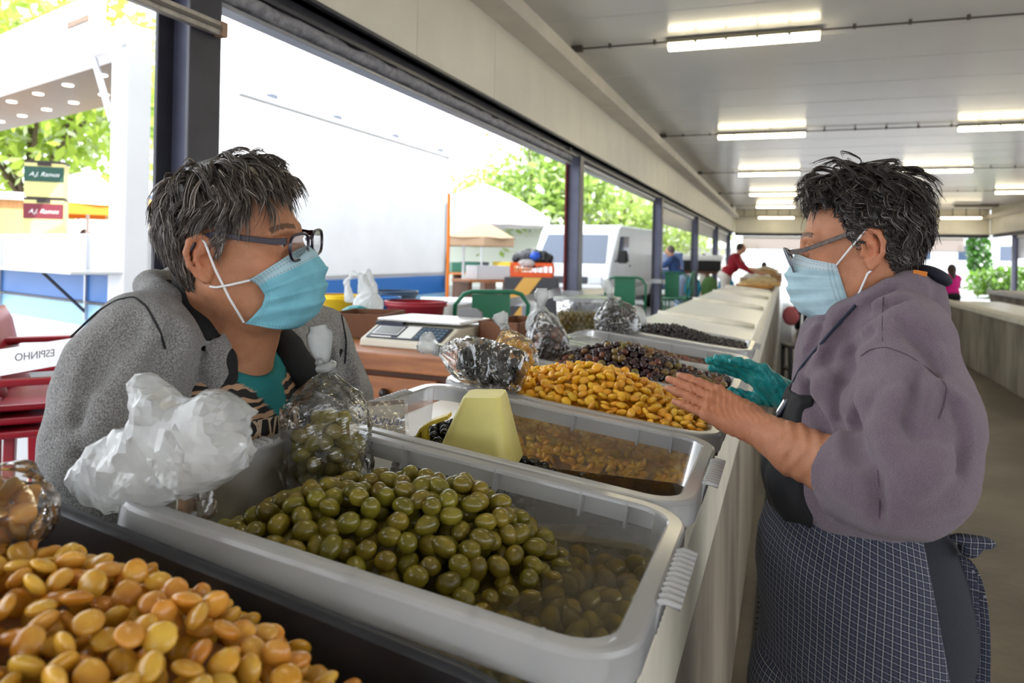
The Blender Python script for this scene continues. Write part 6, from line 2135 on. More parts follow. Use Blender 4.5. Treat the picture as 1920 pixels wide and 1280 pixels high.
# sloping key panel on the front (front faces -y)
ang = math.atan2(.047, .105)
Mp = Matrix.Translation((0, -.1025, .0525)) @ Matrix.Rotation(ang, 4, 'X')
kp = MB().box(-.165, .165, -.050, .050, 0, .004, Mp).build('key_panel', m_navyp, sl_, bevel=.002)
MB().box(-.150, -.030, -.030, .032, .004, .008, Mp).build('display_frame', mat('silver_frame', (176, 178, 182), .3, metal=.4), kp, bevel=.002)
MB().box(-.140, -.040, -.022, .026, .008, .009, Mp).build('display', mat('lcd_grey', (112, 116, 112), .25), kp)
MB().box(-.145, -.055, -.046, -.037, .004, .005, Mp).build('white_strip', mat('white_label', (230, 230, 228), .5), kp)
MB().box(-.025, .035, -.044, .044, .004, .005, Mp).build('price_sticker', MATS['white_label'], kp)
m_key = mat('blue_grey_key', (74, 98, 118), .5)
for i in range(6):
    for j in range(4):
        MB().box(.045 + .019 * i, .060 + .019 * i, -.038 + .020 * j, -.024 + .020 * j, .004, .006, Mp).build('key', m_key if (i, j) != (2, 1) else MATS['white_label'], kp)
MB().box(-.185, .190, -.05, .20, .088, .100).build('platter', mat('white_platter', (240, 240, 240), .25, metal=.1), sl_, bevel=.006)
MB().box(-.02, .02, .05, .09, .07, .09).build('platter_post', m_sclb, sl_)
MB().box(-.188, -.06, -.055, -.03, .070, .086).build('bubble_level_slot', m_navyp, sl_, bevel=.003)
MB().prism([(-.055, .0), (-.05, .026), (-.02, .036), (.03, .036), (.055, .022), (.058, 0)], -.006, .006, Matrix.Translation((.10, .19, .100))).build('pole_cap', mat('grey_plastic', (110, 110, 112), .5), sl_, bevel=.002)
# cardboard carton sides right and left of the scale
m_cart = mat('brown_carton', (112, 74, 52), .8, var=.15, vscale=8)
ct = empty('carton', (-1.04, 2.80, ZT), rz=-.09, label='open brown carton standing right of the scale', cat='carton')
for (a, b, c, d) in ((-.05, .12, -.16, -.152), (-.05, .12, .16, .168), (.112, .12, -.16, .168), (-.05, -.042, -.16, .168)):
    MB().box(a, b, c, d, .0, .10).build('carton_side', m_cart, ct)
MB().box(-.05, .12, -.16, .168, 0, .004).build('carton_floor', m_cart, ct)
ct2 = empty('carton', (-1.70, 2.78, ZT), rz=.2, label='dark brown carton left of the scale', cat='carton')
for (a, b, c, d) in ((-.10, .14, -.14, -.132), (-.10, .14, .16, .168), (.132, .14, -.14, .168), (-.10, -.092, -.14, .168)):
    MB().box(a, b, c, d, .0, .10).build('carton_side', m_cart, ct2)
MB().box(-.10, .14, -.14, .168, 0, .004).build('carton_floor', m_cart, ct2)
tb2 = empty('side_table', (-1.72, 3.05, ZG), label='white topped side table behind the scale', cat='table')
MB().box(-.30, .26, -.04, .62, ZT - ZG - .04, ZT - ZG - .004).build('table_top', mat('white_laminate', (236, 238, 240), .4), tb2, bevel=.004)
for x in (-.26, .22):
    for y in (.0, .58):
        MB().box(x - .02, x + .02, y - .02, y + .02, 0, ZT - ZG - .04).build('leg', m_rail, tb2)
# white carrier bag with handles and a teal bag beside it
c = np.array(at_y(690, 570, 3.15))
hd1 = [np.array(at_y(x, y, 3.15)) for x, y in ((655, 560), (650, 530), (662, 512), (680, 520), (690, 545))]
hd2 = [np.array(at_y(x, y, 3.18)) for x, y in ((680, 545), (676, 515), (690, 510), (702, 545))]
crumpled('carrier_bag', 'white carrier bag with upright handles behind the scale', c, np.eye(3), (.072, .07, .055), m_white, 41, amp=.012, bumps=[(hd1, [.02, .009, .007, .009, .02], .012), (hd2, [.02, .009, .009, .02], .012)])
m_teal = mat('teal_plastic_bag', (22, 138, 140), .4, bump=.3, bscale=30)
c = np.array(at_y(668, 588, 3.02))
crumpled('plastic_bag', 'teal plastic bag below the white carrier bag', c, np.eye(3), (.07, .06, .035), m_teal, 42, amp=.012)
# ------------------------------------------------------------------ the street side
m_tw = mat('white_truck_paint', (240, 242, 246), .35, var=.03, vscale=2)
m_tblue = mat('blue_stripe_paint', (38, 112, 190), .4)
m_tlblue = mat('light_blue_stripe_paint', (150, 196, 232), .4)
m_tyre = mat('tyre_rubber', (26, 26, 27), .8)
m_hub = mat('grey_hub', (150, 150, 154), .4, metal=.5)
m_glass = mat('dark_vehicle_glass', (70, 84, 108), .08, spec=.8)
m_alu = mat('bright_aluminium', (190, 192, 196), .3, metal=.7)
def wheel(parent, x, y, z, r=.34, w=.2, ax='y'):
    M = Matrix.Rotation(math.pi / 2, 4, 'X') if ax == 'y' else Matrix.Rotation(math.pi / 2, 4, 'Y')
    o = MB().lathe([(r * .55, -w / 2), (r * .9, -w / 2), (r, -w * .3), (r, w * .3), (r * .9, w / 2), (r * .55, w / 2)], 24, (x, y, z), M=M).build('tyre', m_tyre, parent, smooth=True)
    MB().lathe([(.001, -w * .35), (r * .3, -w * .4), (r * .56, -w * .3), (r * .56, w * .3), (r * .3, w * .4), (.001, w * .35)], 20, (x, y, z), M=M).build('hub', m_hub, o, smooth=True)

# box trailer parallel to the hall
TX = -5.0
HW = .52
tk = empty('box_trailer', (TX - HW, 6.0, ZG), 0, 'large white box trailer with a blue stripe standing beside the hall', 'trailer')
a0, a1 = -.15, 4.62           # along y, relative
z0, z1 = .28, 2.66
MB().box(-HW, HW, a0, a1, z0, z1).build('cargo_box', m_tw, tk, bevel=.02)
MB().box(HW, HW + .015, a0, a1 - .02, .54, .80).build('blue_stripe', m_tblue, tk)
MB().box(HW, HW + .013, a0, a1 - .02, .40, .535).build('light_blue_stripe', m_tlblue, tk)
MB().box(HW, HW + .018, a0, a1 - .02, .83, .85).build('side_moulding', m_alu, tk)
MB().box(HW - .005, HW + .025, a1 - .06, a1 + .012, z0, z1).build('corner_post', m_alu, tk, bevel=.006)
MB().box(HW - .05, HW + .025, a0, a1, z1 - .03, z1 + .03).build('roof_rail', m_alu, tk, bevel=.008)
for y in (.4, 1.6, 3.0, 4.4):
    MB().box(HW - .08, HW, y - .05, y + .05, z1 + .03, z1 + .09).build('marker_lamp', mat('lamp_grey', (90, 96, 110), .4), tk, bevel=.01)
for y in (3.6, 3.85):
    MB().box(HW + .015, HW + .025, y - .012, y + .012, 2.0, 2.03).build('rivet_plate', m_alu, tk)
MB().tube([(HW + .03, a1 - .03, 1.35), (HW + .035, a1 - .16, .60)], .008, 6).build('lashing_strap', m_steel, tk)
MB().box(-HW + .1, HW - .1, a0 + .2, a1 - .2, .05, .28).build('chassis', m_tyre, tk)
for y in (.6, 3.4):
    for x in (-HW + .15, HW - .15): wheel(tk, x, y, .34, ax='x')
MB().tube([(0, a0, .35), (0, a0 - .5, .35)], .05, 8).build('drawbar', m_steel, tk)

# food trailer with a raised hatch, upper left
t_r = at_t(236, 470, 5.0); t_l = at_t(0, 500, 6.4)
dv = Vector((t_l.x - t_r.x, t_l.y - t_r.y, 0)); ta = math.atan2(dv.y, dv.x)
tr = empty('food_trailer', (t_r.x, t_r.y, ZG), ta, 'white food trailer with blue band and raised serving hatch', 'trailer')
# local x runs along the front to the left, +y is away from the hall or towards it
nrm = Vector((-math.sin(ta), math.cos(ta)))
sgn = 1 if nrm.dot(Vector((-t_r.x, -t_r.y))) < 0 else -1    # +1: local +y points away from the camera
def tz(px, py, t): return at_t(px, py, t).z - ZG
LT = 4.6; DT = 1.9 * sgn
def tbox(x0, x1, y0, y1, za, zb): 
    ya, yb = sorted((y0 * sgn, y1 * sgn)); return MB().box(x0, x1, ya, yb, za, zb)
tbox(0, LT, 0, .5, .30, 1.22).build('lower_body', m_tw, tr, bevel=.01)
tbox(0, LT, -.012, 0, .74, .93).build('blue_band', m_tblue, tr)
tbox(0, LT, -.010, 0, .56, .72).build('light_blue_band', m_tlblue, tr)
tbox(0, LT, -.03, .02, .722, .738).build('band_trim', m_steel, tr)
tbox(0, LT, -.34, 0, .945, .965).build('serving_shelf', m_alu, tr, bevel=.004)
for x in (.55, 2.2):
    tbox(x - .012, x + .012, -.03, -.01, .60, 1.22).build('shelf_post', m_alu, tr)
    MB().tube([(x, -.02 * sgn, .66), (x, -.30 * sgn, .945)], .012, 6).build('shelf_strut', m_steel, tr)
tbox(-.005, .22, -.02, .15, .30, 2.62).build('corner_column', m_tw, tr, bevel=.01)
tbox(LT - .2, LT, 0, .5, .30, 2.55).build('end_wall', m_tw, tr)
tbox(0, .08, .15, .5, .30, 1.25).build('end_wall', m_tw, tr)
tbox(0, LT, -.06, .12, 2.46, 2.62).build('roof_fascia', m_tw, tr, bevel=.02)
# canopy: its depth runs back along the pitch, its underside is dark and glossy
cdv = Matrix.Rotation(-ta, 3, 'Z') @ Vector((-.74, .67, 0)) * 2.1
A_, B_ = Vector((.10, .0, 2.50)), Vector((LT, .0, 2.50))
def slab(mb, a, b, c, d, z0_, z1_):
    mb.add([(*p[:2], z0_) for p in (a, b, c, d)] + [(*p[:2], z1_) for p in (a, b, c, d)], [(3, 2, 1, 0), (4, 5, 6, 7), (0, 1, 5, 4), (1, 2, 6, 5), (2, 3, 7, 6), (3, 0, 4, 7)]); return mb
slab(MB(), A_, B_, B_ + cdv, A_ + cdv, 2.50, 2.60).build('canopy_roof', m_tw, tr)
slab(MB(), A_, B_, B_ + cdv, A_ + cdv, 2.47, 2.499).build('canopy_underside', mat('trailer_inner_grey', (44, 42, 42), .4, var=.1, vscale=2), tr)
MB().tube([A_ + cdv + Vector((0, 0, -2.5)), A_ + cdv], .04, 8).build('rear_post', m_alu, tr); MB().tube([B_ + cdv + Vector((0, 0, -2.5)), B_ + cdv], .04, 8).build('rear_post', m_alu, tr)
for i in range(5):
    for j in range(2):
        q = A_ + Vector((.35 + i * .62, 0, 0)) + cdv * (.3 + .4 * j)
        MB().lathe([(.001, 0), (.04, 0), (.045, .01)], 12, (q.x, q.y, 2.462)).build('spotlight', mat('lit_spot', (255, 250, 240), .3, emit=(255, 248, 235), estr=6), tr)
tbox(.22, LT, -.14, -.06, 2.60, 2.84).build('hatch_panel', m_tw, tr, bevel=.01)
tbox(.30, .62, -.15, -.14, 2.66, 2.70).build('hatch_hinge', mat('rust_stained_cap', (150, 122, 100), .6), tr)
p0 = Vector((.05, .02 * sgn, 1.62)); p1 = Vector((.42, -.05 * sgn, 2.44)); pm = p0.lerp(p1, .45)
MB().tube([p0, pm], .010, 8).build('gas_strut_rod', m_steel, tr); MB().tube([pm, p1], .022, 8).build('gas_strut', m_alu, tr)
for x in (1.0, 2.6): 
    wheel(tr, x, .25 * sgn, .32, ax='y')
# boxes on the trailer counter
def carton_box(lx, z, col, label):
    M = Matrix.Translation((t_r.x, t_r.y, ZG)) @ Matrix.Rotation(ta, 4, 'Z')
    p = M @ Vector((lx, .22 * sgn, z))
    o = empty('sweet_box', p, YAW + .35, label, 'box', 'boxes on the trailer counter')
    MB().box(-.145, .145, -.10, .10, 0, .30).build('box_body', mat('pale_yellow_card', (206, 196, 130), .7), o, bevel=.004)
    fy = -.102
    MB().box(-.146, .146, fy - .002, fy, .13, .255).build('label_band', mat('band_' + str(col), col, .6), o)
    MB().box(-.147, .147, -.102, .102, .285, .305).build('dark_lid', mat('dark_box_lid', (52, 44, 40), .7), o, bevel=.003)
    MB().box(-.05, .05, fy - .004, fy, .262, .285).build('handle_slot', MATS['dark_box_lid'], o)
    R_ = Matrix.Rotation(math.pi / 2, 4, 'X')
    text_part('A.J. Ramos', .05, MATS['white_label'], o, Matrix.Translation((0, fy - .003, .19)) @ R_, shear=.4, name='script_lettering')
p_b = (at_t(38, 400, 6.2) - Vector((t_r.x, t_r.y, 0)))
lx_b = p_b.x * math.cos(ta) + p_b.y * math.sin(ta)
carton_box(lx_b, 1.225, (112, 34, 48), 'pale box with dark red band on the trailer counter')
carton_box(lx_b, 1.535, (28, 72, 58), 'pale box with dark green band stacked on the red one')

# sign board and low wall seen through the hatch
p = at_t(22, 380, 10.2); wb_ = empty('kiosk', (p.x, p.y, ZG), YAW + .6, 'orange brown wooden kiosk seen through the trailer hatch', 'kiosk')
MB().box(-.9, .5, 0, .8, 0, 1.75).build('kiosk_wall', mat('kiosk_wood', (214, 160, 104), .7, var=.1, vscale=4, stretch=(6, 6, 1)), wb_)
MB().box(-1.0, .6, -.15, .95, 1.75, 1.85).build('kiosk_roof', m_tw, wb_, bevel=.01)
for x in (-.85, -.2, .45): MB().box(x - .03, x + .03, -.02, 0, 0, 1.75).build('kiosk_post', m_woodd, wb_)
# parasols
def parasol(p, r, h, drop, cols, label, rz=0.0, pole_m=None):
    o = empty('parasol', (p.x, p.y, ZG), rz, label, 'parasol')
    n = 8
    for i in range(n):
        mb = MB(); a, b = 2 * math.pi * i / n, 2 * math.pi * (i + 1) / n
        k = 5
        for s in range(k + 1):
            rr = r * s / k; z = h - drop * (s / k) ** 1.25
            mb.v += [(rr * math.cos(a), rr * math.sin(a), z), (rr * math.cos((a + b) / 2) * .97, rr * math.sin((a + b) / 2) * .97, z - .02 * s / k), (rr * math.cos(b), rr * math.sin(b), z)]
        for s in range(k):
            for q in (0, 1): mb.f.append((s * 3 + q, s * 3 + q + 1, s * 3 + q + 4, s * 3 + q + 3))
        pn = mb.build('canopy_panel', cols[i % len(cols)], o, fix=False)
        pn.modifiers.new('t', 'SOLIDIFY').thickness = .004
        vb = MB(); zz = h - drop
        vb.add([(r * math.cos(a), r * math.sin(a), zz), (r * math.cos(b), r * math.sin(b), zz), (r * math.cos(b), r * math.sin(b), zz - .16), (r * math.cos(a), r * math.sin(a), zz - .16)], [(0, 1, 2, 3)])
        v_ = vb.build('valance', cols[(i + 1) % len(cols)] if len(cols) > 1 else cols[0], pn, fix=False)
        v_.modifiers.new('t', 'SOLIDIFY').thickness = .004
    MB().tube([(0, 0, 0), (0, 0, h + .06)], .025, 8).build('pole', pole_m or m_tw, o)
    MB().lathe([(.001, 0), (.28, 0), (.28, .06), (.04, .1), (.001, .1)], 16).build('foot', mat('concrete_foot', (150, 148, 144), .8), o)
    return o
m_pw = mat('white_parasol_cloth', (240, 240, 238), .8); m_py = mat('pale_yellow_parasol_cloth', (246, 224, 170), .8); m_po = mat('orange_parasol_cloth', (244, 130, 30), .7)
pp = at_t(165, 380, 11.5); parasol(Vector((pp.x, pp.y, 0)), 1.1, 2.3 , .55, [m_py, m_po, m_pw, m_pw], 'yellow and white parasol with orange trim beyond the food trailer', rz=2.2)
pp = at_t(905, 380, 17.0); parasol(Vector((pp.x, pp.y, 0)), 1.6, 2.75, .8, [m_pw], 'large white market parasol behind the box trailer')
pp = at_t(870, 430, 14.0); parasol(Vector((pp.x, pp.y, 0)), 1.0, 1.9, .45, [mat('tan_parasol_cloth', (190, 160, 130), .8)], 'low brown parasol to the right of the box trailer')
def stall_tent(p, w, d, h, label, cm):
    o = empty('market_tent', (p.x, p.y, ZG), .2, label, 'tent')
    mb = MB(); mb.add([(-w, -d, h), (w, -d, h), (w, d, h), (-w, d, h), (0, 0, h + .7)], [(0, 1, 4), (1, 2, 4), (2, 3, 4), (3, 0, 4)])
    mb.build('roof_cloth', cm, o).modifiers.new('t', 'SOLIDIFY').thickness = .01
    MB().box(-w, w, -d - .005, -d + .005, h - .25, h).build('valance', cm, o)
    MB().box(-w, w, d - .01, d, .2, h).build('back_cloth', cm, o)
    for x in (-w, w):
        for y in (-d, d): MB().tube([(x, y, 0), (x, y, h)], .025, 6).build('pole', m_alu, o)
    MB().box(-w, w, -d + .1, -d + .7, .75, .8).build('stall_board', m_wood, o)
    for x in (-w + .1, w - .1): MB().box(x - .03, x + .03, -d + .3, -d + .36, 0, .75).build('trestle', m_woodd, o)
    return o
stall_tent(at_t(900, 480, 21), 2.0, 1.6, 2.1, 'white and green market tent far behind the crate', mat('white_green_tent', (232, 240, 232), .8))
stall_tent(at_t(740, 480, 26), 2.2, 1.6, 2.2, 'white market tent far behind the box trailer', mat('white_tent', (240, 240, 240), .8))
stall_tent(at_t(1300, 480, 40), 3.0, 2.0, 2.0, 'far white tent beyond the person in blue', MATS['white_tent'])
for i, (px, py, t, col, lb) in enumerate(((890, 500, 18.5, (60, 70, 80), 'dark crate of produce'), (945, 505, 20.5, (190, 170, 60), 'yellow crate of produce'), (870, 505, 16.6, (60, 120, 100), 'green crate of produce'), (915, 515, 12.0, (200, 200, 205), 'white crate of produce'))):
    p = at_t(px, py, t)
    o = empty('produce_crate', (p.x, p.y, ZG), .3 * i, lb + ' on the far market tables', 'crate')
    MB().box(-.5, .5, -.3, .3, .70, .74).build('stand_top', m_wood, o)
    for x in (-.45, .45): MB().box(x - .03, x + .03, -.25, .25, 0, .70).build('stand_leg', m_woodd, o)
    m_c = mat('crate_col%d' % i, col, .6)
    for (a, b, c, d) in ((-.3, .3, -.2, -.19), (-.3, .3, .19, .2), (-.3, -.29, -.2, .2), (.29, .3, -.2, .2)): MB().box(a, b, c, d, .74, .96).build('crate_side', m_c, o)
    MB().box(-.3, .3, -.2, .2, .74, .75).build('crate_floor', m_c, o)

# white van
vp = at_t(1066, 480, 15.0)
va = math.radians(84)
vn = empty('delivery_van', (vp.x, vp.y, ZG), va, 'white delivery van parked beside the hall', 'van')
vw = mat('van_white_paint', (232, 236, 240), .3, var=.03, vscale=2); 
W_ = .86
side = [(-.0, .32), (-.02, .55), (.02, .80), (.10, .98), (.52, 1.62), (.62, 1.74), (.80, 1.80), (3.9, 1.80), (4.0, 1.70), (4.02, .40), (3.9, .30), (.1, .28)]
# prism is extruded along local y; the van's nose points to local -x
MB().prism(side, -W_, W_).build('body', vw, vn, bevel=.05, seg=3)
ws = MB().add([(.125, -.74, 1.00), (.125, .74, 1.00), (.50, .66, 1.58), (.50, -.66, 1.58)], [(0, 1, 2, 3)]).build('windscreen', m_glass, vn, fix=False)
ws.location = (-.018, 0, .012); ws.modifiers.new('t', 'SOLIDIFY').thickness = .008
for y, dy in ((-.745, -.35), (.6, .2)):
    pass
for s in (-1, 1):
    MB().prism([(.45, 1.05), (.66, 1.56), (1.25, 1.58), (1.25, 1.05)], s * W_ - .004, s * W_ + .006).build('side_window', m_glass, vn)
    MB().prism([(1.5, .85), (1.5, 1.62), (3.7, 1.62), (3.7, .85)], s * W_ - .003, s * W_ + .008).build('side_panel', vw, vn, bevel=.01)
    MB().box(1.30, 1.38, s * (W_ + .004) - .006, s * (W_ + .004) + .006, .95, .98).build('door_handle', m_tyre, vn)
    MB().box(-.035, .02, s * .58 - .14, s * .58 + .14, .60, .76).build('headlamp', mat('headlamp_glass', (220, 224, 230), .1), vn, bevel=.02)
    MB().box(.28, .40, s * 1.02 - .09, s * 1.02 + .09, 1.02, 1.28).build('wing_mirror', m_tyre, vn, bevel=.03)
    MB().tube([(.35, s * .86, 1.05), (.34, s * .98, 1.08)], .015, 6).build('mirror_arm', m_tyre, vn)
    MB().tube([(.12 + .05, s * .1 , 1.02), (.30, s * .1 + .45, 1.24)], .008, 5).build('wiper', m_tyre, vn)
    wheel(vn, .75, s * .78, .30, r=.30, w=.18, ax='y'); wheel(vn, 3.2, s * .78, .30, r=.30, w=.18, ax='y')
MB().box(-.06, .04, -.80, .80, .30, .52).build('bumper', mat('grey_bumper', (120, 124, 130), .5), vn, bevel=.03)
MB().box(-.03, .01, -.42, .42, .60, .74).build('grille', mat('dark_grille', (60, 64, 70), .5), vn, bevel=.01)
MB().box(-.066, -.06, -.26, .26, .36, .47).build('number_plate', MATS['white_label'], vn)
# blue-grey car behind the third pillar
cp = at_t(1222, 480, 22.0)
car = empty('parked_car', (cp.x, cp.y, ZG), math.radians(-75), 'dark blue car parked behind the van', 'car')
MB().prism([(-1.9, .25), (-1.95, .55), (-1.7, .75), (-.9, .85), (-.4, 1.28), (.9, 1.32), (1.6, .92), (1.9, .85), (1.95, .3)], -.8, .8).build('body', mat('car_blue_paint', (70, 84, 120), .25), car, bevel=.08, seg=3)
MB().add([(-.94, -.62, .88), (-.94, .62, .88), (-.44, .55, 1.24), (-.44, -.55, 1.24)], [(0, 1, 2, 3)]).build('windscreen', m_glass, car, fix=False).location = (-.03, 0, .03)
for s in (-1, 1):
    MB().prism([(-.7, .9), (-.35, 1.22), (.85, 1.25), (1.3, .92)], s * .80 - .004, s * .80 + .006).build('side_window', m_glass, car)
    wheel(car, -1.25, s * .72, .30, r=.30, w=.18, ax='y'); wheel(car, 1.25, s * .72, .30, r=.30, w=.18, ax='y')

# striped concrete block with orange crate and bags
bp_ = at_t(998, 540, 8.6)
blk = empty('striped_block', (bp_.x, bp_.y, ZG), .25, 'black and yellow striped concrete block beside the pillar', 'block')
hb_ = at_t(998, 519, 8.6).z - ZG
m_blk = mat('dark_block', (70, 70, 74), .8); m_stry = mat('hazard_yellow', (222, 170, 84), .7)
MB().box(-.30, .30, -.25, .25, 0, hb_).build('block_body', m_blk, blk, bevel=.01)
for k in range(3):
    zb_ = hb_ * (.32 * k + .02)
    MB().prism([(-.30, zb_), (-.10, zb_), (.12, min(hb_, zb_ + .30)), (-.08, min(hb_, zb_ + .30))], -.256, -.25).build('yellow_stripe', m_stry, blk)
zc = ZG + hb_
m_orange = mat('orange_crate_plastic', (238, 92, 30), .45)
oc = empty('plastic_crate', (bp_.x, bp_.y, zc), .25, 'orange plastic crate on the striped block', 'crate')
for (a, b, c, d) in ((-.24, .24, -.17, -.16), (-.24, .24, .16, .17), (-.24, -.23, -.17, .17), (.23, .24, -.17, .17)):
    MB().box(a, b, c, d, .0, .05).build('lower_band', m_orange, oc); MB().box(a, b, c, d, .125, .165).build('upper_band', m_orange, oc)
    n = 8 if abs(b - a) > .1 else 6
    for i in range(n + 1):
        if b - a > .1: x = a + (b - a) * i / n; MB().box(x - .006, x + .006, c, d, .05, .125).build('slat', m_orange, oc)
        else: y = c + (d - c) * i / n; MB().box(a, b, y - .006, y + .006, .05, .125).build('slat', m_orange, oc)
MB().box(-.24, .24, -.17, .17, 0, .008).build('crate_floor', m_orange, oc)
m_bb = mat('black_bag_plastic', (26, 28, 34), .3, bump=.4, bscale=25)
cc = np.array((bp_.x, bp_.y, zc + .21))
crumpled('bin_bag', 'black plastic bag bulging out of the orange crate', cc, np.eye(3), (.24, .16, .10), m_bb, 51, amp=.03, res=.012)
crumpled('plastic_bag', 'small blue bag beside the black bag on the orange crate', cc + (.07, -.13, .03), np.eye(3), (.06, .05, .05), mat('blue_bag', (40, 90, 200), .4), 52, amp=.015, res=.01)
crumpled('plastic_bag', 'small white bag on the front rim of the orange crate', cc + (-.02, -.17, -.05), np.eye(3), (.10, .04, .04), m_white, 53, amp=.02, res=.01)

# green metal chairs
m_gr = mat('dark_green_paint', (18, 104, 72), .4)
def green_chair(p, rz, label, z=None):
    o = empty('metal_chair', (p.x, p.y, ZG), rz, label, 'chair', 'green metal chairs')
    w = .23
    MB().tube([(-w, .18, .0), (-w, .0, .46), (-w, -.08, .82), (-w + .05, -.095, .885), (-w + .10, -.10, .90), (w - .10, -.10, .90), (w - .05, -.095, .885), (w, -.08, .82), (w, .0, .46), (w, .18, .0)], .014, 8).build('back_frame', m_gr, o, smooth=True)
    MB().box(-.13, .11, -.094, -.086, .48, .885).build('back_panel', m_gr, o, bevel=.003)
    MB().box(-.21, .21, -.04, .38, .44, .462).build('seat', m_gr, o, bevel=.008)
    for s in (-1, 1):
        MB().tube([(s * .21, .36, .0 if s < 0 else 0.0), (s * .21, .36, .44)], .013, 6).build('leg', m_gr, o)
        MB().tube([(s * .20, -.10, .0), (s * .20, .05, .30), (s * .20, .30, .44)], .012, 6).build('leg', m_gr, o)
    MB().tube([(-.20, .36, .14), (.20, .36, .14)], .01, 6).build('stretcher', m_gr, o)
    return o
p = at_t(917, 600, 4.65); green_chair(p, YAW + .25, 'green metal folding chair right behind the scale')
p = at_t(1172, 560, 8.7); green_chair(p, YAW - .1, 'green metal chair between the second and third pillars')
p = at_t(1262, 545, 12.6); green_chair(p, YAW - .3, 'farthest green metal chair in front of the person in blue')
p = at_t(1290, 545, 13.2); green_chair(p, YAW + 1.2, 'green metal chair turned sideways beside the person in blue')

# barrier tape with mirrored lettering, seen from behind
m_tape = mat_film('white_barrier_tape', (250, 250, 250), (244, 245, 248), .88, rough=.35)
m_tlet = mat('grey_tape_lettering', (150, 152, 160), .7)
def tape(y0, y1, z0, z1, label, texts=()):
    o = empty('barrier_tape', (XL - .085, y0, 0), 0, label, 'tape', 'barrier tape between the pillars')
    mb = MB(); n = 24
    for i in range(n + 1):
        s = i / n; y = (y1 - y0) * s; z = z0 + (z1 - z0) * s - .05 * math.sin(math.pi * s); tw = .02 * math.sin(7 * s)
        mb.v += [(tw, y, z - .038), (-tw, y, z + .038)]
    for i in range(n): mb.f.append((2 * i, 2 * i + 1, 2 * i + 3, 2 * i + 2))
    mb.build('band', m_tape, o, smooth=True, fix=False)
    for yy, tx in texts:
        s = (yy - y0) / (y1 - y0); z = z0 + (z1 - z0) * s - .05 * math.sin(math.pi * s)
        M = Matrix.Translation((.022, yy - y0, z + .008)) @ Matrix(((0, 0, 1, 0), (-1, 0, 0, 0), (0, 1, 0, 0), (0, 0, 0, 1)))
        text_part(tx, .031, m_tlet, o, M)
    return o
tape(-3.1, 2.0, 1.12, 1.17, 'white barrier tape with mirrored lettering in front of the red chairs', [(1.575, 'ESPINHO'), (1.10, 'ESPINHO'), (.60, 'ESPINHO')])
tape(2.16, 7.1, 1.17, 1.14, 'white barrier tape between the two nearest pillars')
tape(7.3, 12.25, 1.12, 1.12, 'white barrier tape below the white van')
tape(12.45, 17.55, 1.10, 1.12, 'white barrier tape beside the person in blue')
for y in (7.2, 12.35):
    o = MB().box(-.09, .09, -.085, .085, 1.08, 1.15).build('tape_wrap', m_tape, None); o.location = (XL, y, 0)
    tag(o, 'white tape wound round the %s pillar' % ('reddish edged' if y < 8 else 'third'), 'tape', 'barrier tape between the pillars')

# stacked red plastic chairs
m_red = mat('dark_red_plastic', (158, 16, 38), .35)
def red_chair(p, rz, dz, label):
    o = empty('plastic_chair', (p.x, p.y, ZG + dz), rz, label, 'chair', 'stacked red plastic chairs')
    mb = MB(); n = 10
    for i in range(n + 1):
        u = -1 + 2 * i / n
        x = u * .24; y = .05 * u * u
        mb.v += [(x * .92, y - .01, .45), (x, y + .06, .62), (x * 1.02, y + .10, .80 - .03 * u * u * u * u), (x, y + .13, .86 - .05 * u ** 4)]
    for i in range(n):
        for k in range(3): mb.f.append((i * 4 + k, i * 4 + k + 1, (i + 1) * 4 + k + 1, (i + 1) * 4 + k))
    b = mb.build('backrest', m_red, o, smooth=True, fix=False); b.modifiers.new('t', 'SOLIDIFY').thickness = .012
    MB().box(-.045, .045, .045, .09, .70, .72).build('grip_slot', mat('slot_dark_red', (70, 6, 16), .6), b)
    MB().box(-.23, .23, -.42, .02, .42, .445).build('seat', m_red, o, bevel=.01)
    MB().box(-.24, .24, -.01, .03, .34, .46).build('rear_apron', m_red, o, bevel=.01)
    for s in (-1, 1):
        for y in (-.38, .03):
            MB().prism([(s * .20 - .025, .43), (s * .20 + .025, .43), (s * .24 + .02, 0), (s * .24 - .02, 0)], y - .02, y + .02).build('leg', m_red, o, bevel=.004)
        MB().box(s * .27 - .025, s * .27 + .025, -.38, .06, .62, .645).build('armrest', m_red, o, bevel=.008)
        MB().box(s * .26 - .02, s * .26 + .02, -.36, -.32, .43, .63).build('arm_post', m_red, o)
    return o
rp = at_t(-18, 700, 2.86)
for k, (lb) in enumerate(('lower red plastic chair of the stack at the left edge', 'middle red plastic chair of the stack at the left edge', 'top red plastic chair of the stack at the left edge')):
    red_chair(Vector((rp.x - .04 * k * .3, rp.y + .03 * k, 0)), 2.45, .045 * k, lb)
rp2 = at_t(60, 690, 3.25)
red_chair(Vector((rp2.x, rp2.y, 0)), 2.3, 0, 'red plastic chair behind the stack at the left edge')

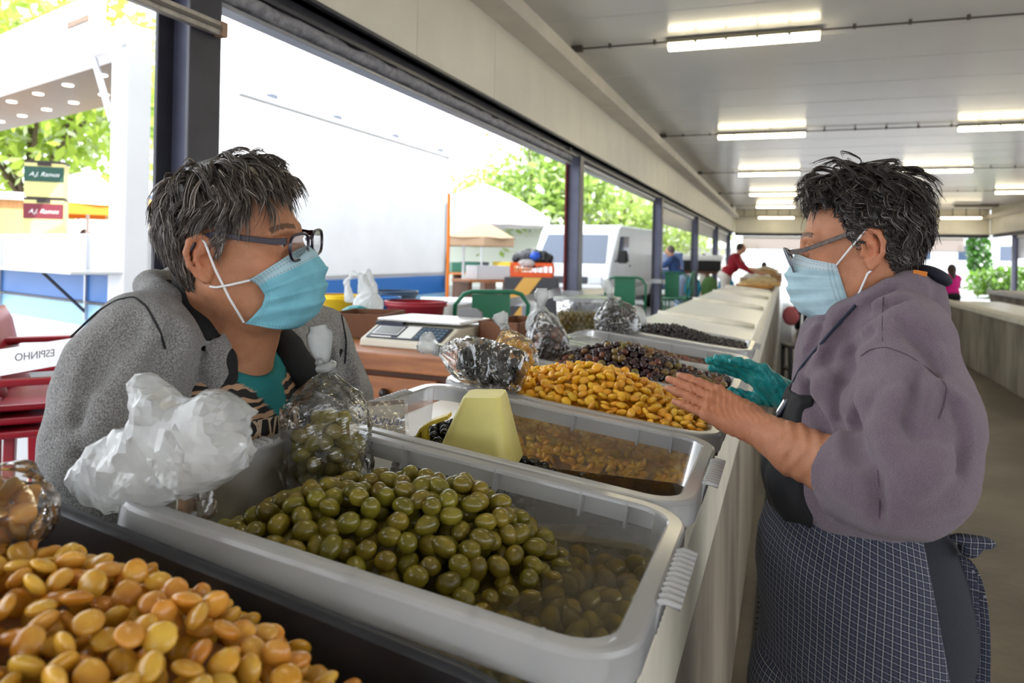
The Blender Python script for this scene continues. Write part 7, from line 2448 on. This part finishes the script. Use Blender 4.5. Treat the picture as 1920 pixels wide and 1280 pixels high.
# tubs of goods beside the truck
def bucket(p, r, h, col, label, z0):
    o = empty('basin', (p.x, p.y, z0), 0, label, 'basin', 'coloured basins beside the trailer')
    m = mat('basin_' + str(col), col, .4)
    MB().lathe([(.001, 0), (r * .8, 0), (r, h), (r * 1.06, h), (r * 1.06, h - .02), (r * .98, h - .02), (r * .78, .012), (.001, .012)], 28).build('basin_wall', m, o, smooth=True)
    MB().lathe([(r * 1.03, h - .004), (r * 1.08, h), (r * 1.08, h + .008), (r * 1.0, h + .008)], 28).build('basin_rim', m, o, smooth=True)
    return o
sp = at_t(722, 560, 4.75)
st = empty('low_table', (sp.x - .1, sp.y + .1, ZG), .3, 'low table carrying the coloured basins', 'table')
hs = .58
MB().box(-.62, .55, -.30, .30, hs - .03, hs).build('table_top', MATS['white_laminate'], st, bevel=.004)
for x in (-.57, .5):
    for y in (-.26, .26): MB().box(x - .02, x + .02, y - .02, y + .02, 0, hs - .03).build('leg', m_alu, st)
zb = ZG + hs
for px, t, r, h, col, lb in ((640, 4.5, .13, .28, (246, 206, 24), 'yellow basin behind the white carrier bag'), (706, 4.55, .14, .27, (34, 120, 196), 'blue basin right of the white carrier bag'), (780, 4.35, .17, .26, (150, 24, 40), 'dark red basin right of the blue one'), (735, 4.9, .16, .29, (60, 84, 110), 'grey blue basin behind the red one')):
    p = at_t(px, 560, t); bucket(p, r, h, col, lb, zb)
# orange pole of a stall
p = at_t(840, 480, 9.5); o = empty('stall_pole', (p.x, p.y, ZG), 0, 'thin orange stall pole right of the box trailer', 'pole')
MB().tube([(0, 0, 0), (0, 0, 1.9)], .022, 8).build('pole', m_po, o); MB().box(-.12, .12, -.12, .12, 0, .02).build('foot_plate', m_steel, o)
# folding table in front of the striped block
p = at_t(905, 575, 6.6); o = empty('trestle_table', (p.x, p.y, ZG), YAW + .1, 'white trestle table behind the green chair', 'table')
MB().box(-.55, .45, -.3, .3, .70, .73).build('table_top', MATS['white_laminate'], o, bevel=.004)
for x in (-.5, .4): MB().box(x - .02, x + .02, -.28, .28, 0, .70).build('trestle', m_alu, o)

# stool and far goods inside the hall
p = at_z(1470, 705, 0.0)
so = empty('stool', (.16, 9.9, 0), .3, 'black wooden stool in the aisle beside the counter', 'stool')
m_stl = mat('black_stool_paint', (38, 36, 38), .5)
MB().box(-.17, .17, -.17, .17, .42, .46).build('seat', m_stl, so, bevel=.01)
for x in (-.145, .145):
    for y in (-.145, .145): MB().box(x - .02, x + .02, y - .02, y + .02, 0, .42).build('leg', m_stl, so)
    MB().box(x - .012, x + .012, -.14, .14, .14, .17).build('stretcher', m_stl, so)
for y in (-.145, .145): MB().box(-.14, .14, y - .012, y + .012, .14, .17).build('stretcher', m_stl, so)
# goods at the far end of the left counter
m_sack = mat('tan_sacking', (196, 168, 124), .85, var=.15, vscale=8)
for k, (x, y, s, col, lb) in enumerate(((-.55, 14.2, .30, (176, 120, 52), 'shallow wooden tray on the far counter'), (-.45, 15.6, .32, (196, 160, 104), 'tan produce box on the far counter'), (-.6, 17.0, .34, (214, 196, 160), 'pale produce box on the far counter'), (-.5, 18.6, .36, (170, 130, 90), 'brown produce box on the far counter'), (-.5, 20.4, .36, (224, 212, 190), 'cream produce box on the far counter'))):
    o = empty('produce_box', (x, y, 1.0 + .0), .1, lb, 'box', 'produce boxes on the far counter')
    m = mat('pbox%d' % k, col, .7, var=.15, vscale=6)
    hh_ = .05 + .035 * k
    for (a, b, c, d) in ((-s, s, -.4, -.385), (-s, s, .385, .4), (-s, -s + .015, -.4, .4), (s - .015, s, -.4, .4)): MB().box(a, b, c, d, 0, hh_).build('box_side', m, o)
    MB().box(-s, s, -.4, .4, 0, .01).build('box_floor', m, o)
    crumpled('produce_sack', 'lumpy %s sack lying in the %s' % (('tan', 'beige', 'white', 'brown', 'cream')[k], lb), (x, y, 1.0 + hh_), np.eye(3), (s * .85, .3, .07 + .02 * k), mat('sack%d' % k, ((198, 164, 110), (206, 184, 140), (232, 226, 214), (176, 140, 96), (220, 206, 180))[k], .85, var=.15, vscale=9), 60 + k, amp=.05, res=.03, partname='sack_cloth')
# table of goods on the customers' side near the far pillars
p = at_t(1326, 500, 18.6); o = empty('market_table', (p.x, p.y, ZG), .1, 'brown market table with a black crate near the far pillars', 'table')
MB().box(-.6, .6, -.4, .4, .78, .84).build('table_top', m_woodd, o)
for x in (-.55, 0, .55): MB().box(x - .04, x + .04, -.35, .35, 0, .78).build('leg', m_wood, o)
p2 = empty('plastic_crate', (p.x - .12, p.y, ZG + .84), .1, 'black crate with white cover on the brown market table', 'crate')
MB().box(-.45, .45, -.25, .25, 0, .26).build('crate_body', m_tyre, p2, bevel=.02); MB().box(-.47, .47, -.27, .27, .26, .40).build('white_cover', MATS['white_label'], p2, bevel=.03)
for k, (dx, col) in enumerate(((-.3, (30, 150, 190)), (.1, (90, 130, 70)), (.5, (30, 140, 180)))):
    crumpled('cloth_bag', '%s cloth bag hanging below the brown market table' % ('bright blue', 'green', 'far right blue')[k], (p.x + dx, p.y - .42, ZG + .42), np.eye(3), (.20, .06, .30), mat('cbag%d' % k, col, .7), 70 + k, amp=.05, res=.03)

# ---- small figures
def figure(base, rz, parts, label, mats, hairfn=None, res=.018):
    """people further away: body, top, bottoms, hair each one implicit mesh"""
    root = empty('person', base, rz, label, 'person')
    for name, prims, m in parts:
        P = []
        for q in prims:
            if q[0] == 'c': P += [np.array(q[1]) - max(q[3], q[4]), np.array(q[1]) + max(q[3], q[4]), np.array(q[2]) - max(q[3], q[4]), np.array(q[2]) + max(q[3], q[4])]
            else: P += [np.array(q[1]) - np.array(q[2]), np.array(q[1]) + np.array(q[2])]
        lo, hi = np.min(P, 0) - .04, np.max(P, 0) + .04
        F = Field(*[axis_grid([(lo[i], hi[i], res)]) for i in range(3)])
        for q in prims:
            if q[0] == 'c': F.cap(q[1], q[2], q[3], q[4], .03, pad=.06)
            else: F.ell(q[1], q[2], .03, pad=.06)
        mesh_obj(name, F.mesh(name), mats[m], root, True)
    return root
FM = {'skin': mat('far_skin', (196, 146, 118), .6), 'hair': mat('far_dark_hair', (60, 46, 40), .6), 'greyhair': mat('far_grey_hair', (92, 80, 74), .6), 'red': mat('dark_red_shirt', (150, 14, 36), .8), 'jeans': mat('pale_jeans', (150, 168, 200), .85), 'blue': mat('navy_sweater', (40, 66, 112), .85),
      'white': mat('pale_trousers', (220, 214, 206), .85), 'pink': mat('magenta_top', (216, 10, 132), .8), 'black': mat('far_black_cloth', (24, 24, 28), .8), 'mask': mat('far_mask', (190, 220, 230), .8)}
def leaning(h, lean, top, bottom, hair, hand_f=.45, hand_z=1.0, long_hair=False, extra=()):
    """standing figure facing local +x, bent forward by lean metres"""
    hip = h * .53; sh = h * .80; s = h / 1.65
    hd = (lean * 1.35, 0, h * .90)
    A = lambda *v: np.array(v, float)
    body = [('e', hd, (.095 * s, .075 * s, .115 * s)), ('e', A(*hd) + A(.085 * s, 0, -.02), (.025, .02, .025)), ('c', (lean * 1.15, 0, sh + .06), hd, .052, .05), ('c', (lean, 0, sh - .1), (0, 0, hip), .11, .11)]
    for y in (-1, 1):
        el = (lean + .12 * s, y * .24 * s, (sh + hand_z) / 2 - .04); ha = (lean + hand_f * s, y * .14 * s, hand_z)
        body += [('c', (lean, y * .17 * s, sh - .02), el, .04, .036), ('c', el, ha, .036, .028), ('e', A(*ha) + A(.05, 0, 0), (.055, .03, .02))]
        body += [('c', (0, y * .09, hip), (.02, y * .09, hip * .5), .07, .05), ('c', (.02, y * .09, hip * .5), (0, y * .09, .06), .05, .035), ('c', (0, y * .09, .04), (.12, y * .09, .03), .035, .03)]
    topp = [('c', (lean * .95, -.12 * s, sh - .02), (lean * .95, .12 * s, sh - .02), .085 * s, .085 * s), ('e', (lean * .75, 0, (sh + hip) / 2 + .06), (.14 * s, .19 * s, .22 * s)), ('e', (lean * .2, 0, hip + .08), (.14 * s, .18 * s, .14 * s))]
    for y in (-1, 1):
        el = (lean + .12 * s, y * .25 * s, (sh + hand_z) / 2 - .04)
        topp += [('c', (lean, y * .18 * s, sh - .03), el, .062, .055), ('c', el, (lean + hand_f * .62 * s, y * .17 * s, hand_z + .03), .055, .042)]
    bot = [('e', (-.02, 0, hip), (.15 * s, .175 * s, .13 * s))]
    for y in (-1, 1): bot += [('c', (0, y * .09, hip - .02), (.02, y * .09, hip * .5), .095, .075), ('c', (.02, y * .09, hip * .5), (0, y * .09, .09), .075, .06)]
    hr = [('e', A(*hd) + A(-.025 * s, 0, .03 * s), (.095 * s, .088 * s, .105 * s))]
    if long_hair: hr += [('c', A(*hd) + A(-.06, 0, 0), A(*hd) + A(-.10, .03, -.34), .07, .035)]
    return [('body', body, 'skin'), ('top', topp, top), ('bottoms', bot, bottom), ('hair', hr, hair)] + list(extra)
p = at_t(1278, 480, 14.6); pr = figure((p.x - .02, p.y, ZG), math.radians(178), leaning(1.42, .16, 'blue', 'jeans', 'greyhair', .30, .95), 'person in navy sweater and pale jeans leaning beside the pillars', FM)
p = at_t(1388, 480, 15.6); figure((p.x - .30, p.y, ZG), math.radians(-4), leaning(1.52, .24, 'red', 'white', 'hair', .55, .86), 'man in dark red shirt bending over the far goods', FM)
p = at_t(1786, 480, 15.9); figure((p.x, p.y, 0.0), math.radians(115), leaning(1.53, .03, 'pink', 'black', 'hair', .30, .95, long_hair=True), 'woman in magenta top with long hair behind the right counter', FM)
p = at_z(1497, 610, 0.0); figure((.33, 17.0, 0.0), math.radians(80), leaning(1.60, .03, 'black', 'black', 'hair', .25, 1.0), 'person in black standing far down the aisle behind the seller', FM)
bg_ = crumpled('shopping_bag', 'pink shopping bag hanging beside the person in black', (.10, 16.8, .34), np.eye(3), (.16, .08, .20), mat('pink_bag', (232, 130, 140), .6), 81, amp=.03, res=.02)
p = at_t(1322, 478, 24.0); figure((p.x, p.y, ZG), 2.0, leaning(1.35, .1, 'white', 'white', 'hair', .3, .9), 'far person in white between the last pillars', FM)
p = at_t(1432, 480, 22.0); figure((p.x, p.y, .0), 1.2, leaning(1.50, .05, 'white', 'black', 'hair', .3, 1.0, long_hair=True), 'far woman with dark hair beyond the man in red', FM)
p = at_t(145, 440, 12.0); figure((p.x, p.y, ZG), .5, leaning(1.45, .1, 'bluebright', 'black', 'greyhair', .3, .9), 'person in bright blue sitting below the yellow parasol', dict(FM, bluebright=mat('bright_blue_top', (20, 140, 210), .8)))

# ---- trees
def tree(p, trunk_h, crown, label, n, seed, col, leaf=.16, zb=None):
    rg = np.random.default_rng(seed)
    o = empty('tree', (p.x, p.y, ZG if zb is None else zb), 0, label, 'tree', 'trees around the market')
    cz = trunk_h + crown[2] * .75
    MB().tube([(0, 0, 0), (.1, .05, trunk_h * .6), (.0, .0, cz)], [.20, .16, .06], 8).build('trunk', mat('tree_bark', (96, 82, 66), .9, var=.2, vscale=10), o, smooth=True)
    br = MB()
    for i in range(9):
        a = i * 2.4; e = Vector((math.cos(a) * crown[0] * .6, math.sin(a) * crown[1] * .6, cz + crown[2] * rg.uniform(-.3, .5)))
        br.tube([(0, 0, trunk_h * .75), Vector((0, 0, trunk_h)).lerp(e, .5), e], [.07, .045, .015], 5)
    br.build('branches', MATS['tree_bark'], o)['kind'] = 'stuff'
    nb = 26
    C = rg.normal(size=(nb, 3)); C /= np.linalg.norm(C, axis=1)[:, None]
    C = C * np.array(crown) * rg.uniform(.45, .9, (nb, 1)) + np.array((0, 0, cz))
    k = rg.integers(0, nb, n)
    P = C[k] + rg.normal(0, .26, (n, 3)) * np.array(crown) * .8
    d = rg.normal(size=(n, 3)); d /= np.linalg.norm(d, axis=1)[:, None]; e = np.cross(d, rg.normal(size=(n, 3))); e /= np.linalg.norm(e, axis=1)[:, None]
    s = leaf * rg.uniform(.6, 1.3, (n, 1))
    V = np.stack([P - d * s, P + e * s * .45, P + d * s, P - e * s * .45], 1).reshape(-1, 3)
    Fq = np.arange(n * 4).reshape(-1, 4)
    me = bpy.data.meshes.new('foliage'); me.from_pydata(V.tolist(), [], Fq.tolist())
    me.materials.append(mat_film('leaf_' + str(col), (200, 230, 120), col, .96, rough=.4, translucent=.55, gloss=.6) )
    f = bpy.data.objects.new('foliage', me); link(f, o); f['kind'] = 'stuff'
    return o
tree(at_t(60, 60, 16), 2.6, (3.2, 3.0, 2.6), 'bright green leafy tree behind the food trailer', 9000, 3, (188, 212, 92))
tree(at_t(1010, 400, 24), 1.6, (2.6, 2.6, 2.4), 'leafy tree behind the white parasol', 7000, 4, (168, 196, 100))
tree(at_t(1130, 400, 30), 1.8, (3.6, 3.0, 2.8), 'leafy tree behind the white van', 7000, 5, (184, 206, 112))
tree(at_t(1250, 430, 38), 1.4, (3.6, 3.0, 2.4), 'far leafy tree beyond the third pillar', 5000, 6, (190, 210, 120))
tree(at_t(1836, 470, 42), 1.0, (.55, .7, 2.6), 'dark green tree at the far right corner', 5000, 7, (74, 130, 40), zb=-.1)
tree(at_t(1905, 500, 36), .3, (2.0, 1.6, .7), 'low green tree behind the right counter', 5000, 8, (110, 150, 50), zb=-.1)

# ---- buildings beyond
def building(p, w, d, h, rz, label, wins, col=(238, 238, 240), zb=0.0):
    o = empty('building', (p.x, p.y, zb), rz, label, 'building')
    MB().box(-w, w, 0, d, 0, h).build('wall', mat('bld_' + str(col), col, .8), o)
    MB().box(-w - .2, w + .2, -.2, d + .2, h, h + .2).build('roof', mat('roof_grey', (150, 146, 144), .8), o)
    for (x, z, ww, hh) in wins:
        f = MB().box(x - ww - .08, x + ww + .08, -.05, 0, z - .08, z + hh + .08).build('window', MATS['white_label'], o)
        MB().box(x - ww, x + ww, -.06, -.05, z, z + hh).build('pane', m_glass, f)
    return o
building(at_t(1730, 480, 52), 7, 8, 7, YAW * -1 + .2, 'white building beyond the far end of the hall', [(-2.5, 1.8, .5, 1.0), (.0, 1.8, .5, 1.0), (2.6, 1.8, .5, 1.0), (5, 1.8, .5, 1.0), (-2.5, 4.6, .5, 1.0), (0, 4.6, .5, 1.0)])
pb = at_t(120, 300, 30); building(pb, 9, 8, 3.4, math.radians(62), 'pale building behind the food trailer', [(-6, 2.6, .6, 1.2), (-3, 2.6, .6, 1.2), (0, 2.6, .6, 1.2), (3, 2.6, .6, 1.2)], col=(224, 214, 206))
